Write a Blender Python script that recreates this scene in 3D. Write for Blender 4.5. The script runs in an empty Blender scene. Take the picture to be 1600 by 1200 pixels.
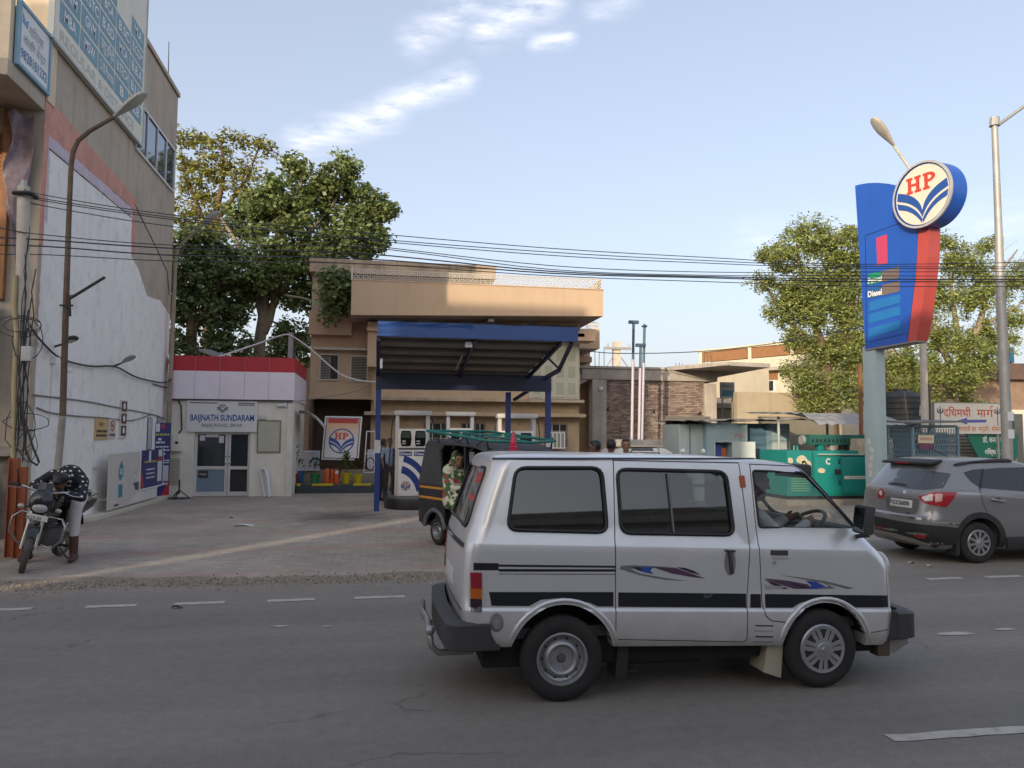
import bpy,bmesh,math,random
import numpy as np
from mathutils import Vector,Matrix,geometry
from mathutils.bvhtree import BVHTree
rnd=random.Random(7)
NP=np.random.default_rng(11)
R=math.radians
S=bpy.context.scene
COL=S.collection
# ------------------------------------------------------------------ camera
FPX,CAMH=1200.0,1.75
cd=bpy.data.cameras.new('camera');cam=bpy.data.objects.new('camera',cd);COL.objects.link(cam)
cd.sensor_width=36;cd.lens=36*FPX/1600;cd.clip_start=.1;cd.clip_end=2000
CM=(Matrix.Rotation(R(-9.8),3,'Z')@Matrix.Rotation(R(90)+math.atan(80/1200),3,'X')@Matrix.Rotation(.0066,3,'Z'))
CP=Vector((0,0,CAMH))
cam.matrix_world=Matrix.Translation(CP)@CM.to_4x4()
S.camera=cam
# ------------------------------------------------------------------ sky, sun, exposure
SUN_AZ,SUN_EL=36.0,14.0  # light travels toward +X by 36 deg from +Y
w=bpy.data.worlds.new('World');S.world=w;w.use_nodes=True
nt=w.node_tree;nt.nodes.clear()
def N(nt,t,**k):
    n=nt.nodes.new(t)
    for a,b in k.items():setattr(n,a,b)
    return n
def ND(nt,v):
    return v
sky=N(nt,'ShaderNodeTexSky',sky_type='NISHITA',sun_disc=False,sun_elevation=R(SUN_EL),sun_rotation=R(180+SUN_AZ),
        altitude=400,air_density=1.0,dust_density=7.0,ozone_density=2.0)
bg=N(nt,'ShaderNodeBackground');bg.inputs[1].default_value=.13
out=N(nt,'ShaderNodeOutputWorld')
tc=N(nt,'ShaderNodeTexCoord')
def mth(nt,op,a,b=None,c=None,clamp=False):
    n=N(nt,'ShaderNodeMath',operation=op);n.use_clamp=clamp
    for i,v in enumerate((a,b,c)):
        if v is None:continue
        if isinstance(v,(int,float)):n.inputs[i].default_value=v
        else:nt.links.new(v,n.inputs[i])
    return n.outputs[0]
def raydir(px,py):return CM@Vector(((px-800)/FPX,-(py-600)/FPX,-1))
# thin haze over the whole sky: pale, stronger toward the horizon
sep=N(nt,'ShaderNodeSeparateXYZ');nt.links.new(tc.outputs['Generated'],sep.inputs[0])
hz=mth(nt,'POWER',mth(nt,'SUBTRACT',1.0,mth(nt,'ABSOLUTE',sep.outputs[2],clamp=True)),3.0)
hz=mth(nt,'MULTIPLY_ADD',hz,.30,.25)
mixh=N(nt,'ShaderNodeMix',data_type='RGBA');nt.links.new(hz,mixh.inputs[0])
nt.links.new(sky.outputs[0],mixh.inputs[6]);mixh.inputs[7].default_value=(4.4,4.35,4.65,1)
# small cirrus clouds, each a soft stretched patch at its own direction in the sky
nz=N(nt,'ShaderNodeTexNoise');nz.inputs['Scale'].default_value=26;nz.inputs['Detail'].default_value=7;nz.inputs['Roughness'].default_value=.62
mp=N(nt,'ShaderNodeMapping');mp.inputs['Scale'].default_value=(.7,.7,3.2);nt.links.new(tc.outputs['Generated'],mp.inputs[0]);nt.links.new(mp.outputs[0],nz.inputs[0])
tot=None
for(ax,ay,bx,by,wd,st)in((468,222,612,178,.020,1.0),(600,168,725,122,.017,.95),(650,62,735,5,.022,.75),(760,40,850,0,.026,.95),
                              (838,68,888,58,.012,.95),(930,20,985,-5,.016,.5),(1180,380,1600,350,.035,.30),(-200,100,-60,60,.03,.7),(1750,250,1900,200,.03,.7),(700,-260,900,-330,.05,.8)):
    a,b=raydir(ax,ay).normalized(),raydir(bx,by).normalized()
    L=(b-a).length;u=(b-a)/L
    def vm(op,x,y=None):
        n=N(nt,'ShaderNodeVectorMath',operation=op)
        for i,v in enumerate((x,y)):
            if v is None:continue
            if isinstance(v,Vector):n.inputs[i].default_value=v
            else:nt.links.new(v,n.inputs[i])
        return n
    d=vm('SUBTRACT',tc.outputs['Generated'],a).outputs[0]
    t=mth(nt,'DIVIDE',vm('DOT_PRODUCT',d,u).outputs['Value'],L,clamp=True)
    sc=N(nt,'ShaderNodeVectorMath',operation='SCALE');sc.inputs[0].default_value=u*L;nt.links.new(t,sc.inputs['Scale'])
    dist=vm('LENGTH',vm('SUBTRACT',d,sc.outputs[0]).outputs[0]).outputs['Value']
    m=mth(nt,'SUBTRACT',1.0,mth(nt,'DIVIDE',dist,wd*1.5),clamp=True)
    m=mth(nt,'MULTIPLY',mth(nt,'POWER',m,1.5),st)
    tot=m if tot is None else mth(nt,'MAXIMUM',tot,m)
nn=mth(nt,'MULTIPLY_ADD',nz.outputs[0],2.6,-.85,clamp=True)
cl=mth(nt,'MULTIPLY',mth(nt,'MULTIPLY',tot,nn),.78,clamp=True)
mixc=N(nt,'ShaderNodeMix',data_type='RGBA');nt.links.new(cl,mixc.inputs[0])
nt.links.new(mixh.outputs[2],mixc.inputs[6]);mixc.inputs[7].default_value=(5.7,5.6,5.8,1)
nt.links.new(mixc.outputs[2],bg.inputs[0]);nt.links.new(bg.outputs[0],out.inputs[0])
sl=bpy.data.lights.new('sun','SUN');sl.energy=2.0;sl.angle=R(.5);sl.color=(1,.83,.61)
so=bpy.data.objects.new('sun',sl);COL.objects.link(so)
sd=Vector((math.sin(R(SUN_AZ))*math.cos(R(SUN_EL)),math.cos(R(SUN_AZ))*math.cos(R(SUN_EL)),-math.sin(R(SUN_EL))))
so.rotation_euler=sd.to_track_quat('-Z','Y').to_euler();so.location=(-20,-30,40)
vs=S.view_settings;vs.view_transform='Standard';vs.look='None';vs.gamma=1;vs.use_curve_mapping=False;vs.exposure=1.06
S.cycles.max_bounces=8;S.cycles.transparent_max_bounces=16;S.cycles.caustics_reflective=False;S.cycles.caustics_refractive=False
# ------------------------------------------------------------------ pixel -> place (measuring tools)
def on_y(px,py,y):d=raydir(px,py);return CP+d*(y/d.y)
def on_x(px,py,x):d=raydir(px,py);return CP+d*(x/d.x)
def on_g(px,py,z=0.):d=raydir(px,py);return CP+d*((z-CAMH)/d.z)
# ------------------------------------------------------------------ materials
MATS={}
def srgb(h):
    f=lambda c:c/12.92 if c<=.04045 else((c+.055)/1.055)**2.4
    h=h.lstrip('#');return tuple(f(int(h[i:i+2],16)/255)for i in(0,2,4))
def mat(name,col,rough=.6,metal=0.,var=.12,scale=2.5,bump=0.,bscale=40.,streak=0.,coat=0.,trans=False,spec=.5,dirt=None,dirta=0.,dscale=1.2,rand=0.,emit=0.):
    if name in MATS:return MATS[name]
    if isinstance(col,str):col=srgb(col)
    m=bpy.data.materials.new(name);m.use_nodes=True;nt=m.node_tree;nt.nodes.clear()
    o=N(nt,'ShaderNodeOutputMaterial');b=N(nt,'ShaderNodeBsdfPrincipled');nt.links.new(b.outputs[0],o.inputs[0])
    b.inputs['Roughness'].default_value=rough;b.inputs['Metallic'].default_value=metal;b.inputs['Coat Weight'].default_value=coat
    b.inputs['Coat Roughness'].default_value=.06;b.inputs['Specular IOR Level'].default_value=spec
    tc=N(nt,'ShaderNodeTexCoord')
    base=None
    def mixc(f,a,bb,mode='MIX'):
        n=N(nt,'ShaderNodeMix',data_type='RGBA',blend_type=mode)
        for i,v in((0,f),(6,a),(7,bb)):
            if isinstance(v,(int,float)):n.inputs[i].default_value=v
            elif isinstance(v,tuple):n.inputs[i].default_value=(*v[:3],1)
            else:nt.links.new(v,n.inputs[i])
        return n.outputs[2]
    cur=tuple(col)
    if var>0:
        nz=N(nt,'ShaderNodeTexNoise');nz.inputs['Scale'].default_value=scale;nz.inputs['Detail'].default_value=6;nz.inputs['Roughness'].default_value=.65
        nt.links.new(tc.outputs['Object'],nz.inputs[0])
        f=mth(nt,'MULTIPLY_ADD',nz.outputs[0],2.0,-.5,clamp=True)
        cur=mixc(f,tuple(max(0,c*(1-var))for c in col),tuple(min(1,c*(1+var))for c in col))
    if streak>0:
        mp=N(nt,'ShaderNodeMapping');mp.inputs['Scale'].default_value=(2.2,2.2,.16);nt.links.new(tc.outputs['Object'],mp.inputs[0])
        n2=N(nt,'ShaderNodeTexNoise');n2.inputs['Scale'].default_value=1.6;n2.inputs['Detail'].default_value=8;n2.inputs['Roughness'].default_value=.7
        nt.links.new(mp.outputs[0],n2.inputs[0])
        f=mth(nt,'MULTIPLY',mth(nt,'MULTIPLY_ADD',n2.outputs[0],4.0,-2.0,clamp=True),streak)
        cur=mixc(f,cur,dirt or tuple(c*.35 for c in col))
    if dirta>0:
        n3=N(nt,'ShaderNodeTexNoise');n3.inputs['Scale'].default_value=dscale;n3.inputs['Detail'].default_value=9;n3.inputs['Roughness'].default_value=.68
        nt.links.new(tc.outputs['Object'],n3.inputs[0])
        f=mth(nt,'MULTIPLY',mth(nt,'MULTIPLY_ADD',n3.outputs[0],5.0,-2.6,clamp=True),dirta)
        cur=mixc(f,cur,dirt or tuple(c*.45 for c in col))
    if rand>0:
        g=N(nt,'ShaderNodeNewGeometry');hs=N(nt,'ShaderNodeHueSaturation')
        nt.links.new(mth(nt,'MULTIPLY_ADD',g.outputs['Random Per Island'],rand*1.6,1-rand*.8),hs.inputs['Value'])
        nt.links.new(mth(nt,'MULTIPLY_ADD',g.outputs['Random Per Island'],rand*.06,.5-rand*.03),hs.inputs['Hue'])
        if isinstance(cur,tuple):hs.inputs['Color'].default_value=(*cur[:3],1)
        else:nt.links.new(cur,hs.inputs['Color'])
        cur=hs.outputs[0]
    if isinstance(cur,tuple):b.inputs['Base Color'].default_value=(*cur[:3],1)
    else:nt.links.new(cur,b.inputs['Base Color'])
    if emit:b.inputs['Emission Color'].default_value=(*col,1);b.inputs['Emission Strength'].default_value=emit
    if bump>0:
        nb=N(nt,'ShaderNodeTexNoise');nb.inputs['Scale'].default_value=bscale;nb.inputs['Detail'].default_value=5
        nt.links.new(tc.outputs['Object'],nb.inputs[0])
        bp=N(nt,'ShaderNodeBump');bp.inputs['Strength'].default_value=min(1,bump);bp.inputs['Distance'].default_value=.02
        nt.links.new(nb.outputs[0],bp.inputs['Height']);nt.links.new(bp.outputs[0],b.inputs['Normal'])
    if trans:
        t=N(nt,'ShaderNodeBsdfTranslucent');a=N(nt,'ShaderNodeMixShader');a.inputs[0].default_value=.45
        if isinstance(cur,tuple):t.inputs[0].default_value=(*cur[:3],1)
        else:nt.links.new(cur,t.inputs[0])
        nt.links.new(b.outputs[0],a.inputs[1]);nt.links.new(t.outputs[0],a.inputs[2]);nt.links.new(a.outputs[0],o.inputs[0])
    MATS[name]=m;return m
def glass(name,tint,refl=1.0,dust=0.0,rough=.02):
    """thin pane: tinted see-through plus a fresnel mirror and a little dust"""
    if name in MATS:return MATS[name]
    m=bpy.data.materials.new(name);m.use_nodes=True;nt=m.node_tree;nt.nodes.clear()
    o=N(nt,'ShaderNodeOutputMaterial');t=N(nt,'ShaderNodeBsdfTransparent');t.inputs[0].default_value=(*tint,1)
    g=N(nt,'ShaderNodeBsdfGlossy');g.inputs['Roughness'].default_value=rough
    lw=N(nt,'ShaderNodeLayerWeight');fr=mth(nt,'MULTIPLY_ADD',mth(nt,'POWER',lw.outputs['Facing'],5.0),.96,.04)
    a=N(nt,'ShaderNodeMixShader');nt.links.new(mth(nt,'MULTIPLY',fr,refl,clamp=True),a.inputs[0])
    nt.links.new(t.outputs[0],a.inputs[1]);nt.links.new(g.outputs[0],a.inputs[2])
    last=a
    if dust:
        d=N(nt,'ShaderNodeBsdfDiffuse');d.inputs[0].default_value=(.45,.43,.40,1)
        c=N(nt,'ShaderNodeMixShader');tc=N(nt,'ShaderNodeTexCoord');nz=N(nt,'ShaderNodeTexNoise');nz.inputs['Scale'].default_value=5;nz.inputs['Detail'].default_value=6
        nt.links.new(tc.outputs['Object'],nz.inputs[0])
        nt.links.new(mth(nt,'MULTIPLY',nz.outputs[0],dust*2,clamp=True),c.inputs[0])
        nt.links.new(a.outputs[0],c.inputs[1]);nt.links.new(d.outputs[0],c.inputs[2]);last=c
    nt.links.new(last.outputs[0],o.inputs[0]);MATS[name]=m;return m
# ------------------------------------------------------------------ objects
def tag(o,label=None,cat=None,group=None,kind=None):
    for k,v in(('label',label),('category',cat),('group',group),('kind',kind)):
        if v:o[k]=v
    return o
def thing(name,label,cat,loc=(0,0,0),group=None,rz=0.):
    o=bpy.data.objects.new(name,None);COL.objects.link(o);o.location=loc;o.rotation_euler=(0,0,rz);o.empty_display_size=.2
    return tag(o,label,cat,group)
def wloc(o):
    v=Vector((0,0,0))
    while o:v+=Vector(o.location);o=o.parent
    return v
def link(name,me,m,parent=None,kind=None,loc=None):
    o=bpy.data.objects.new(name,me);COL.objects.link(o)
    if m is not None and not me.materials:
        for x in(m if isinstance(m,(list,tuple))else[m]):me.materials.append(x)
    if parent:o.parent=parent
    if loc is not None:o.location=loc
    if kind:o['kind']=kind
    return o
def copy_tree(o,parent=None,loc=None,rz=None,label=None,group=None):
    c=o.copy();COL.objects.link(c);c.parent=parent
    if loc is not None:c.location=loc
    if rz is not None:c.rotation_euler=(0,0,rz)
    if label:c['label']=label
    if group:c['group']=group
    for ch in list(o.children):copy_tree(ch,c)
    return c
def basis(d):
    d=d.normalized();a=Vector((0,0,1))if abs(d.z)<.95 else Vector((1,0,0))
    u=d.cross(a).normalized();return u,d.cross(u).normalized(),d
class MB:
    """collects shapes (world coordinates) and links them as ONE mesh object; the mesh is stored relative to its parent's place"""
    def __init__(s):s.v=[];s.f=[];s.mi=[];s.m=0
    def add(s,vs,fs):
        n=len(s.v);s.v+=[Vector(p)for p in vs];s.f+=[tuple(i+n for i in f)for f in fs];s.mi+=[s.m]*len(fs);return s
    def box(s,x0,x1,y0,y1,z0,z1):
        x0,x1=min(x0,x1),max(x0,x1);y0,y1=min(y0,y1),max(y0,y1);z0,z1=min(z0,z1),max(z0,z1)
        return s.add([(x,y,z)for z in(z0,z1)for y in(y0,y1)for x in(x0,x1)],[(0,2,3,1),(4,5,7,6),(0,1,5,4),(2,6,7,3),(0,4,6,2),(1,3,7,5)])
    def obox(s,c,hx,hy,hz,M=None):
        M=M or Matrix.Identity(3);c=Vector(c)
        return s.add([c+M@Vector((x*hx,y*hy,z*hz))for z in(-1,1)for y in(-1,1)for x in(-1,1)],[(0,2,3,1),(4,5,7,6),(0,1,5,4),(2,6,7,3),(0,4,6,2),(1,3,7,5)])
    def bar(s,p,q,w,h=None,up=None):
        p,q=Vector(p),Vector(q);h=h or w;u,v,d=basis(q-p)
        if up is not None:
            v=Vector(up);v=(v-d*v.dot(d)).normalized();u=v.cross(d)
        return s.add([a+u*i*w/2+v*j*h/2 for a in(p,q)for i,j in((-1,-1),(1,-1),(1,1),(-1,1))],[(3,2,1,0),(4,5,6,7)]+[(i,(i+1)% 4,4+(i+1)% 4,4+i)for i in range(4)])
    def cyl(s,p,q,r0,r1=None,n=12,caps=True):
        p,q=Vector(p),Vector(q);r1=r0 if r1 is None else r1;u,v,d=basis(q-p)
        vs=[a+(u*math.cos(2*math.pi*i/n)+v*math.sin(2*math.pi*i/n))*r for a,r in((p,r0),(q,r1))for i in range(n)]
        fs=[(i,(i+1)% n,n+(i+1)% n,n+i)for i in range(n)]
        if caps:fs+=[tuple(range(n-1,-1,-1)),tuple(range(n,2*n))]
        return s.add(vs,fs)
    def tube(s,pts,r,n=6,closed=False):
        pts=[Vector(p)for p in pts];k=len(pts);rs=r if isinstance(r,(list,tuple))else[r]*k
        vs=[];u=None
        for i,p in enumerate(pts):
            a=pts[(i-1)% k]if(closed or i)else p;b=pts[(i+1)% k]if(closed or i<k-1)else p
            d=(b-a).normalized()
            if u is None:u,v,_=basis(d)
            else:
                u=(u-d*u.dot(d)).normalized()
            v=d.cross(u)
            vs+=[p+(u*math.cos(2*math.pi*j/n)+v*math.sin(2*math.pi*j/n))*rs[i]for j in range(n)]
        fs=[]
        for i in range(k if closed else k-1):
            a,b=i*n,((i+1)% k)*n
            fs+=[(a+j,a+(j+1)% n,b+(j+1)% n,b+j)for j in range(n)]
        if not closed:fs+=[tuple(range(n-1,-1,-1)),tuple(range((k-1)*n,k*n))]
        return s.add(vs,fs)
    def prism(s,pts,off):
        """closed polygon of 3D points extruded by a vector (any outline: triangulated caps)"""
        pts=[Vector(p)for p in pts];off=Vector(off);n=len(pts)
        tri=geometry.tessellate_polygon([pts])
        fs=[tuple(t)for t in tri]+[tuple(i+n for i in reversed(t))for t in tri]+[(i,(i+1)% n,n+(i+1)% n,n+i)for i in range(n)]
        return s.add(pts+[p+off for p in pts],fs)
    def poly(s,pts):
        return s.add(pts,[tuple(range(len(pts)))])
    def lathe(s,prof,c=(0,0,0),axis=(0,0,1),n=16,arc=None):
        """prof: (radius, height) list around an axis"""
        c=Vector(c);u,v,d=basis(Vector(axis));vs=[];k=len(prof)
        for i in range(n):
            a=2*math.pi*i/n
            vs+=[c+d*h+(u*math.cos(a)+v*math.sin(a))*r for r,h in prof]
        fs=[(i*k+j,((i+1)% n)*k+j,((i+1)% n)*k+j+1,i*k+j+1)for i in range(n)for j in range(k-1)]
        return s.add(vs,fs)
    def ball(s,c,rx,ry=None,rz=None,M=None,nu=12,nv=8,fn=None):
        ry=ry or rx;rz=rz or rx;c=Vector(c);M=M or Matrix.Identity(3);vs=[];fs=[]
        for j in range(nv+1):
            t=math.pi*j/nv
            for i in range(nu):
                a=2*math.pi*i/nu;p=Vector((math.sin(t)*math.cos(a),math.sin(t)*math.sin(a),math.cos(t)))
                if fn:p=fn(p)
                vs.append(c+M@Vector((p.x*rx,p.y*ry,p.z*rz)))
        for j in range(nv):
            fs+=[(j*nu+i,(j+1)*nu+i,(j+1)*nu+(i+1)% nu,j*nu+(i+1)% nu)for i in range(nu)]
        return s.add(vs,fs)
    def grid(s,fn,nu,nv):
        vs=[fn(i/nu,j/nv)for j in range(nv+1)for i in range(nu+1)]
        return s.add(vs,[(j*(nu+1)+i,j*(nu+1)+i+1,(j+1)*(nu+1)+i+1,(j+1)*(nu+1)+i)for j in range(nv)for i in range(nu)])
    def xf(s,M,start=0):
        for i in range(start,len(s.v)):s.v[i]=M@s.v[i]
        return s
    def mesh(s,name,smooth=None,org=(0,0,0),fix=True,weld=0.):
        org=Vector(org);me=bpy.data.meshes.new(name);me.from_pydata([tuple(p-org)for p in s.v],[],s.f)
        if s.m or any(s.mi):me.polygons.foreach_set('material_index',s.mi)
        if fix:
            bm=bmesh.new();bm.from_mesh(me)
            if weld:bmesh.ops.remove_doubles(bm,verts=bm.verts,dist=weld)
            bmesh.ops.recalc_face_normals(bm,faces=bm.faces);bm.to_mesh(me);bm.free()
        if smooth:
            me.polygons.foreach_set('use_smooth',[True]*len(me.polygons));me.set_sharp_from_angle(angle=R(smooth))
        me.update();return me
    def build(s,name,m,parent=None,smooth=None,kind=None,bevel=0.,fix=True,weld=0.,loc=None):
        """loc: own origin (only for top-level meshes)"""
        org=wloc(parent)if parent else Vector(loc or(0,0,0))
        me=s.mesh(name,None if bevel else smooth,org,fix,weld)
        if bevel:
            bm=bmesh.new();bm.from_mesh(me)
            es=[e for e in bm.edges if len(e.link_faces)==2 and e.calc_face_angle(0)>R(35)]
            bmesh.ops.bevel(bm,geom=es,offset=bevel,segments=2,profile=.6,affect='EDGES',clamp_overlap=True)
            bm.to_mesh(me);bm.free()
            me.polygons.foreach_set('use_smooth',[True]*len(me.polygons));me.set_sharp_from_angle(angle=R(smooth or 40))
        return link(name,me,m,parent,kind,None if parent else loc)
def single(name,label,cat,mb,m,loc=(0,0,0),group=None,**k):
    o=mb.build(name,m,loc=loc,**k);return tag(o,label,cat,group)
# ------------------------------------------------------------------ lettering
FONT={}
def font(kind):
    if kind not in FONT:
        FONT[kind]=bpy.data.fonts[0]if len(bpy.data.fonts)else None
    return FONT[kind]
def letters(name,txt,m,parent,o,ux,uz,h,wid=None,bold=0.,align='CENTER',depth=.002,slant=0.,fit=None):
    """text standing at point o, running along ux with up uz, cap height h (m); fit = total width"""
    cu=bpy.data.curves.new(name,'FONT');cu.body=txt;cu.align_x='LEFT';cu.size=1;cu.offset=bold;cu.extrude=0;cu.resolution_u=3;cu.shear=slant
    ob=bpy.data.objects.new(name,cu);COL.objects.link(ob)
    dg=bpy.context.evaluated_depsgraph_get();me=bpy.data.meshes.new_from_object(ob.evaluated_get(dg));bpy.data.objects.remove(ob);bpy.data.curves.remove(cu)
    if not len(me.vertices):return None
    co=np.empty(len(me.vertices)*3);me.vertices.foreach_get('co',co);co=co.reshape(-1,3)
    x0,x1=co[:,0].min(),co[:,0].max()
    s=h/.70;sx=s if fit is None else fit/(x1-x0)
    co[:,0]-=(x0+x1)/2 if align=='CENTER' else(x0 if align=='LEFT' else x1)
    org=wloc(parent)if parent else Vector((0,0,0))
    ux,uz=Vector(ux).normalized(),Vector(uz).normalized();nn=ux.cross(uz);o=Vector(o)+nn*depth-org
    W=np.outer(co[:,0]*sx,ux)+np.outer(co[:,1]*s,uz)+np.array(o)
    me.vertices.foreach_set('co',W.ravel());me.update();me.materials.clear();me.name=name
    return link(name,me,m,parent)
# ------------------------------------------------------------------ sheets laid on a curved body, traced by sight line or by axis
def cdt(poly,step,holes=()):
    xs=[p[0]for p in poly];ys=[p[1]for p in poly];pts=[];edges=[]
    def ring(r):
        n0=len(pts);q=[]
        for i in range(len(r)):
            a,b=Vector(r[i]),Vector(r[(i+1)% len(r)]);k=max(1,int((b-a).length/step+.5))
            q+=[a.lerp(b,t/k)for t in range(k)]
        pts.extend(q);edges.extend([(n0+i,n0+(i+1)% len(q))for i in range(len(q))]);return q
    def inside(p,r):
        c=False;j=len(r)-1
        for i in range(len(r)):
            if(r[i][1]>p[1])!=(r[j][1]>p[1])and p[0]<(r[j][0]-r[i][0])*(p[1]-r[i][1])/(r[j][1]-r[i][1])+r[i][0]:c=not c
            j=i
        return c
    b=ring(poly);hs=[ring(h)for h in holes]
    y=min(ys)+step*.5
    while y<max(ys):
        x=min(xs)+step*.5
        while x<max(xs):
            p=Vector((x,y))
            if inside(p,b)and not any(inside(p,h)for h in hs)and min((p-q).length for q in pts[:len(b)+sum(map(len,hs))])>step*.45:pts.append(p)
            x+=step
        y+=step
    v,e,f,*_=geometry.delaunay_2d_cdt(pts,edges,[],0,1e-5)
    out=[]
    for t in f:
        c=(v[t[0]]+v[t[1]]+v[t[2]])/3
        if inside(c,b)and not any(inside(c,h)for h in hs):out.append(tuple(t))
    return v,out
def drape(name,poly,cast,m,parent,step,off=.003,thick=.0,holes=(),smooth=30,mirror=None,uvw=None):
    """lay a flat outline on a body: cast(x, y) -> (hit point, normal) or None; thick gives the sheet an edge"""
    v,f=cdt(poly,step,holes);P=[];Q=[];ok=[]
    for q in v:
        h=cast(q[0],q[1]);ok.append(h is not None)
        if h is None:P.append(Vector((0,0,0)));Q.append(Vector((0,0,0)))
        else:P.append(h[0]+h[1]*off);Q.append(h[0]+h[1]*(off-thick))
    f=[t for t in f if all(ok[i]for i in t)]
    mb=MB();mb.add(P,f)
    if thick:
        cnt={}
        for t in f:
            for i in range(3):
                a,b=t[i],t[(i+1)% 3];cnt[(a,b)]=1
        n=len(P);mb.v+=Q
        for(a,b)in cnt:
            if(b,a)not in cnt:mb.f.append((b,a,a+n,b+n));mb.mi.append(0)
    if mirror is not None:
        k=len(mb.v);mb.v+=[Vector((p.x,2*mirror-p.y,p.z))for p in mb.v];nf=len(mb.f)
        mb.f+=[tuple(i+k for i in reversed(t))for t in mb.f[:nf]];mb.mi+=[0]*nf
    org=wloc(parent);me=mb.mesh(name,None,org,fix=False)
    bm=bmesh.new();bm.from_mesh(me);bmesh.ops.delete(bm,geom=[x for x in bm.verts if not x.link_faces],context='VERTS')
    bm.to_mesh(me);bm.free()
    me.polygons.foreach_set('use_smooth',[True]*len(me.polygons));me.set_sharp_from_angle(angle=R(smooth))
    return link(name,me,m,parent)
def caster_px(bvh):
    def f(x,y):
        d=raydir(x,y).normalized();h=bvh.ray_cast(CP,d)
        if h[0]is None:return None
        n=h[1]
        return h[0],(n if n.dot(d)<0 else-n)
    return f
def bvh_of(mb):return BVHTree.FromPolygons([tuple(p)for p in mb.v],mb.f)
def rnd_poly(p,r,k=4):
    """round the corners of a 2D polygon"""
    out=[];n=len(p)
    for i in range(n):
        a,b,c=Vector(p[i-1]),Vector(p[i]),Vector(p[(i+1)% n]);r1=min(r,(a-b).length*.45,(c-b).length*.45)
        s,e=b+(a-b).normalized()*r1,b+(c-b).normalized()*r1
        out+=[tuple(s*(1-t)**2+b*2*t*(1-t)+e*t*t)for t in[j/k for j in range(k+1)]]
    return out
def boolean(base,cutters,solver='EXACT'):
    for i,c in enumerate(cutters):
        md=base.modifiers.new('b%d' % i,'BOOLEAN');md.operation='DIFFERENCE';md.object=c;md.solver=solver
    dg=bpy.context.evaluated_depsgraph_get();me=bpy.data.meshes.new_from_object(base.evaluated_get(dg))
    base.modifiers.clear();old=base.data;base.data=me
    for c in cutters:bpy.data.objects.remove(c)
    return base
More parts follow.
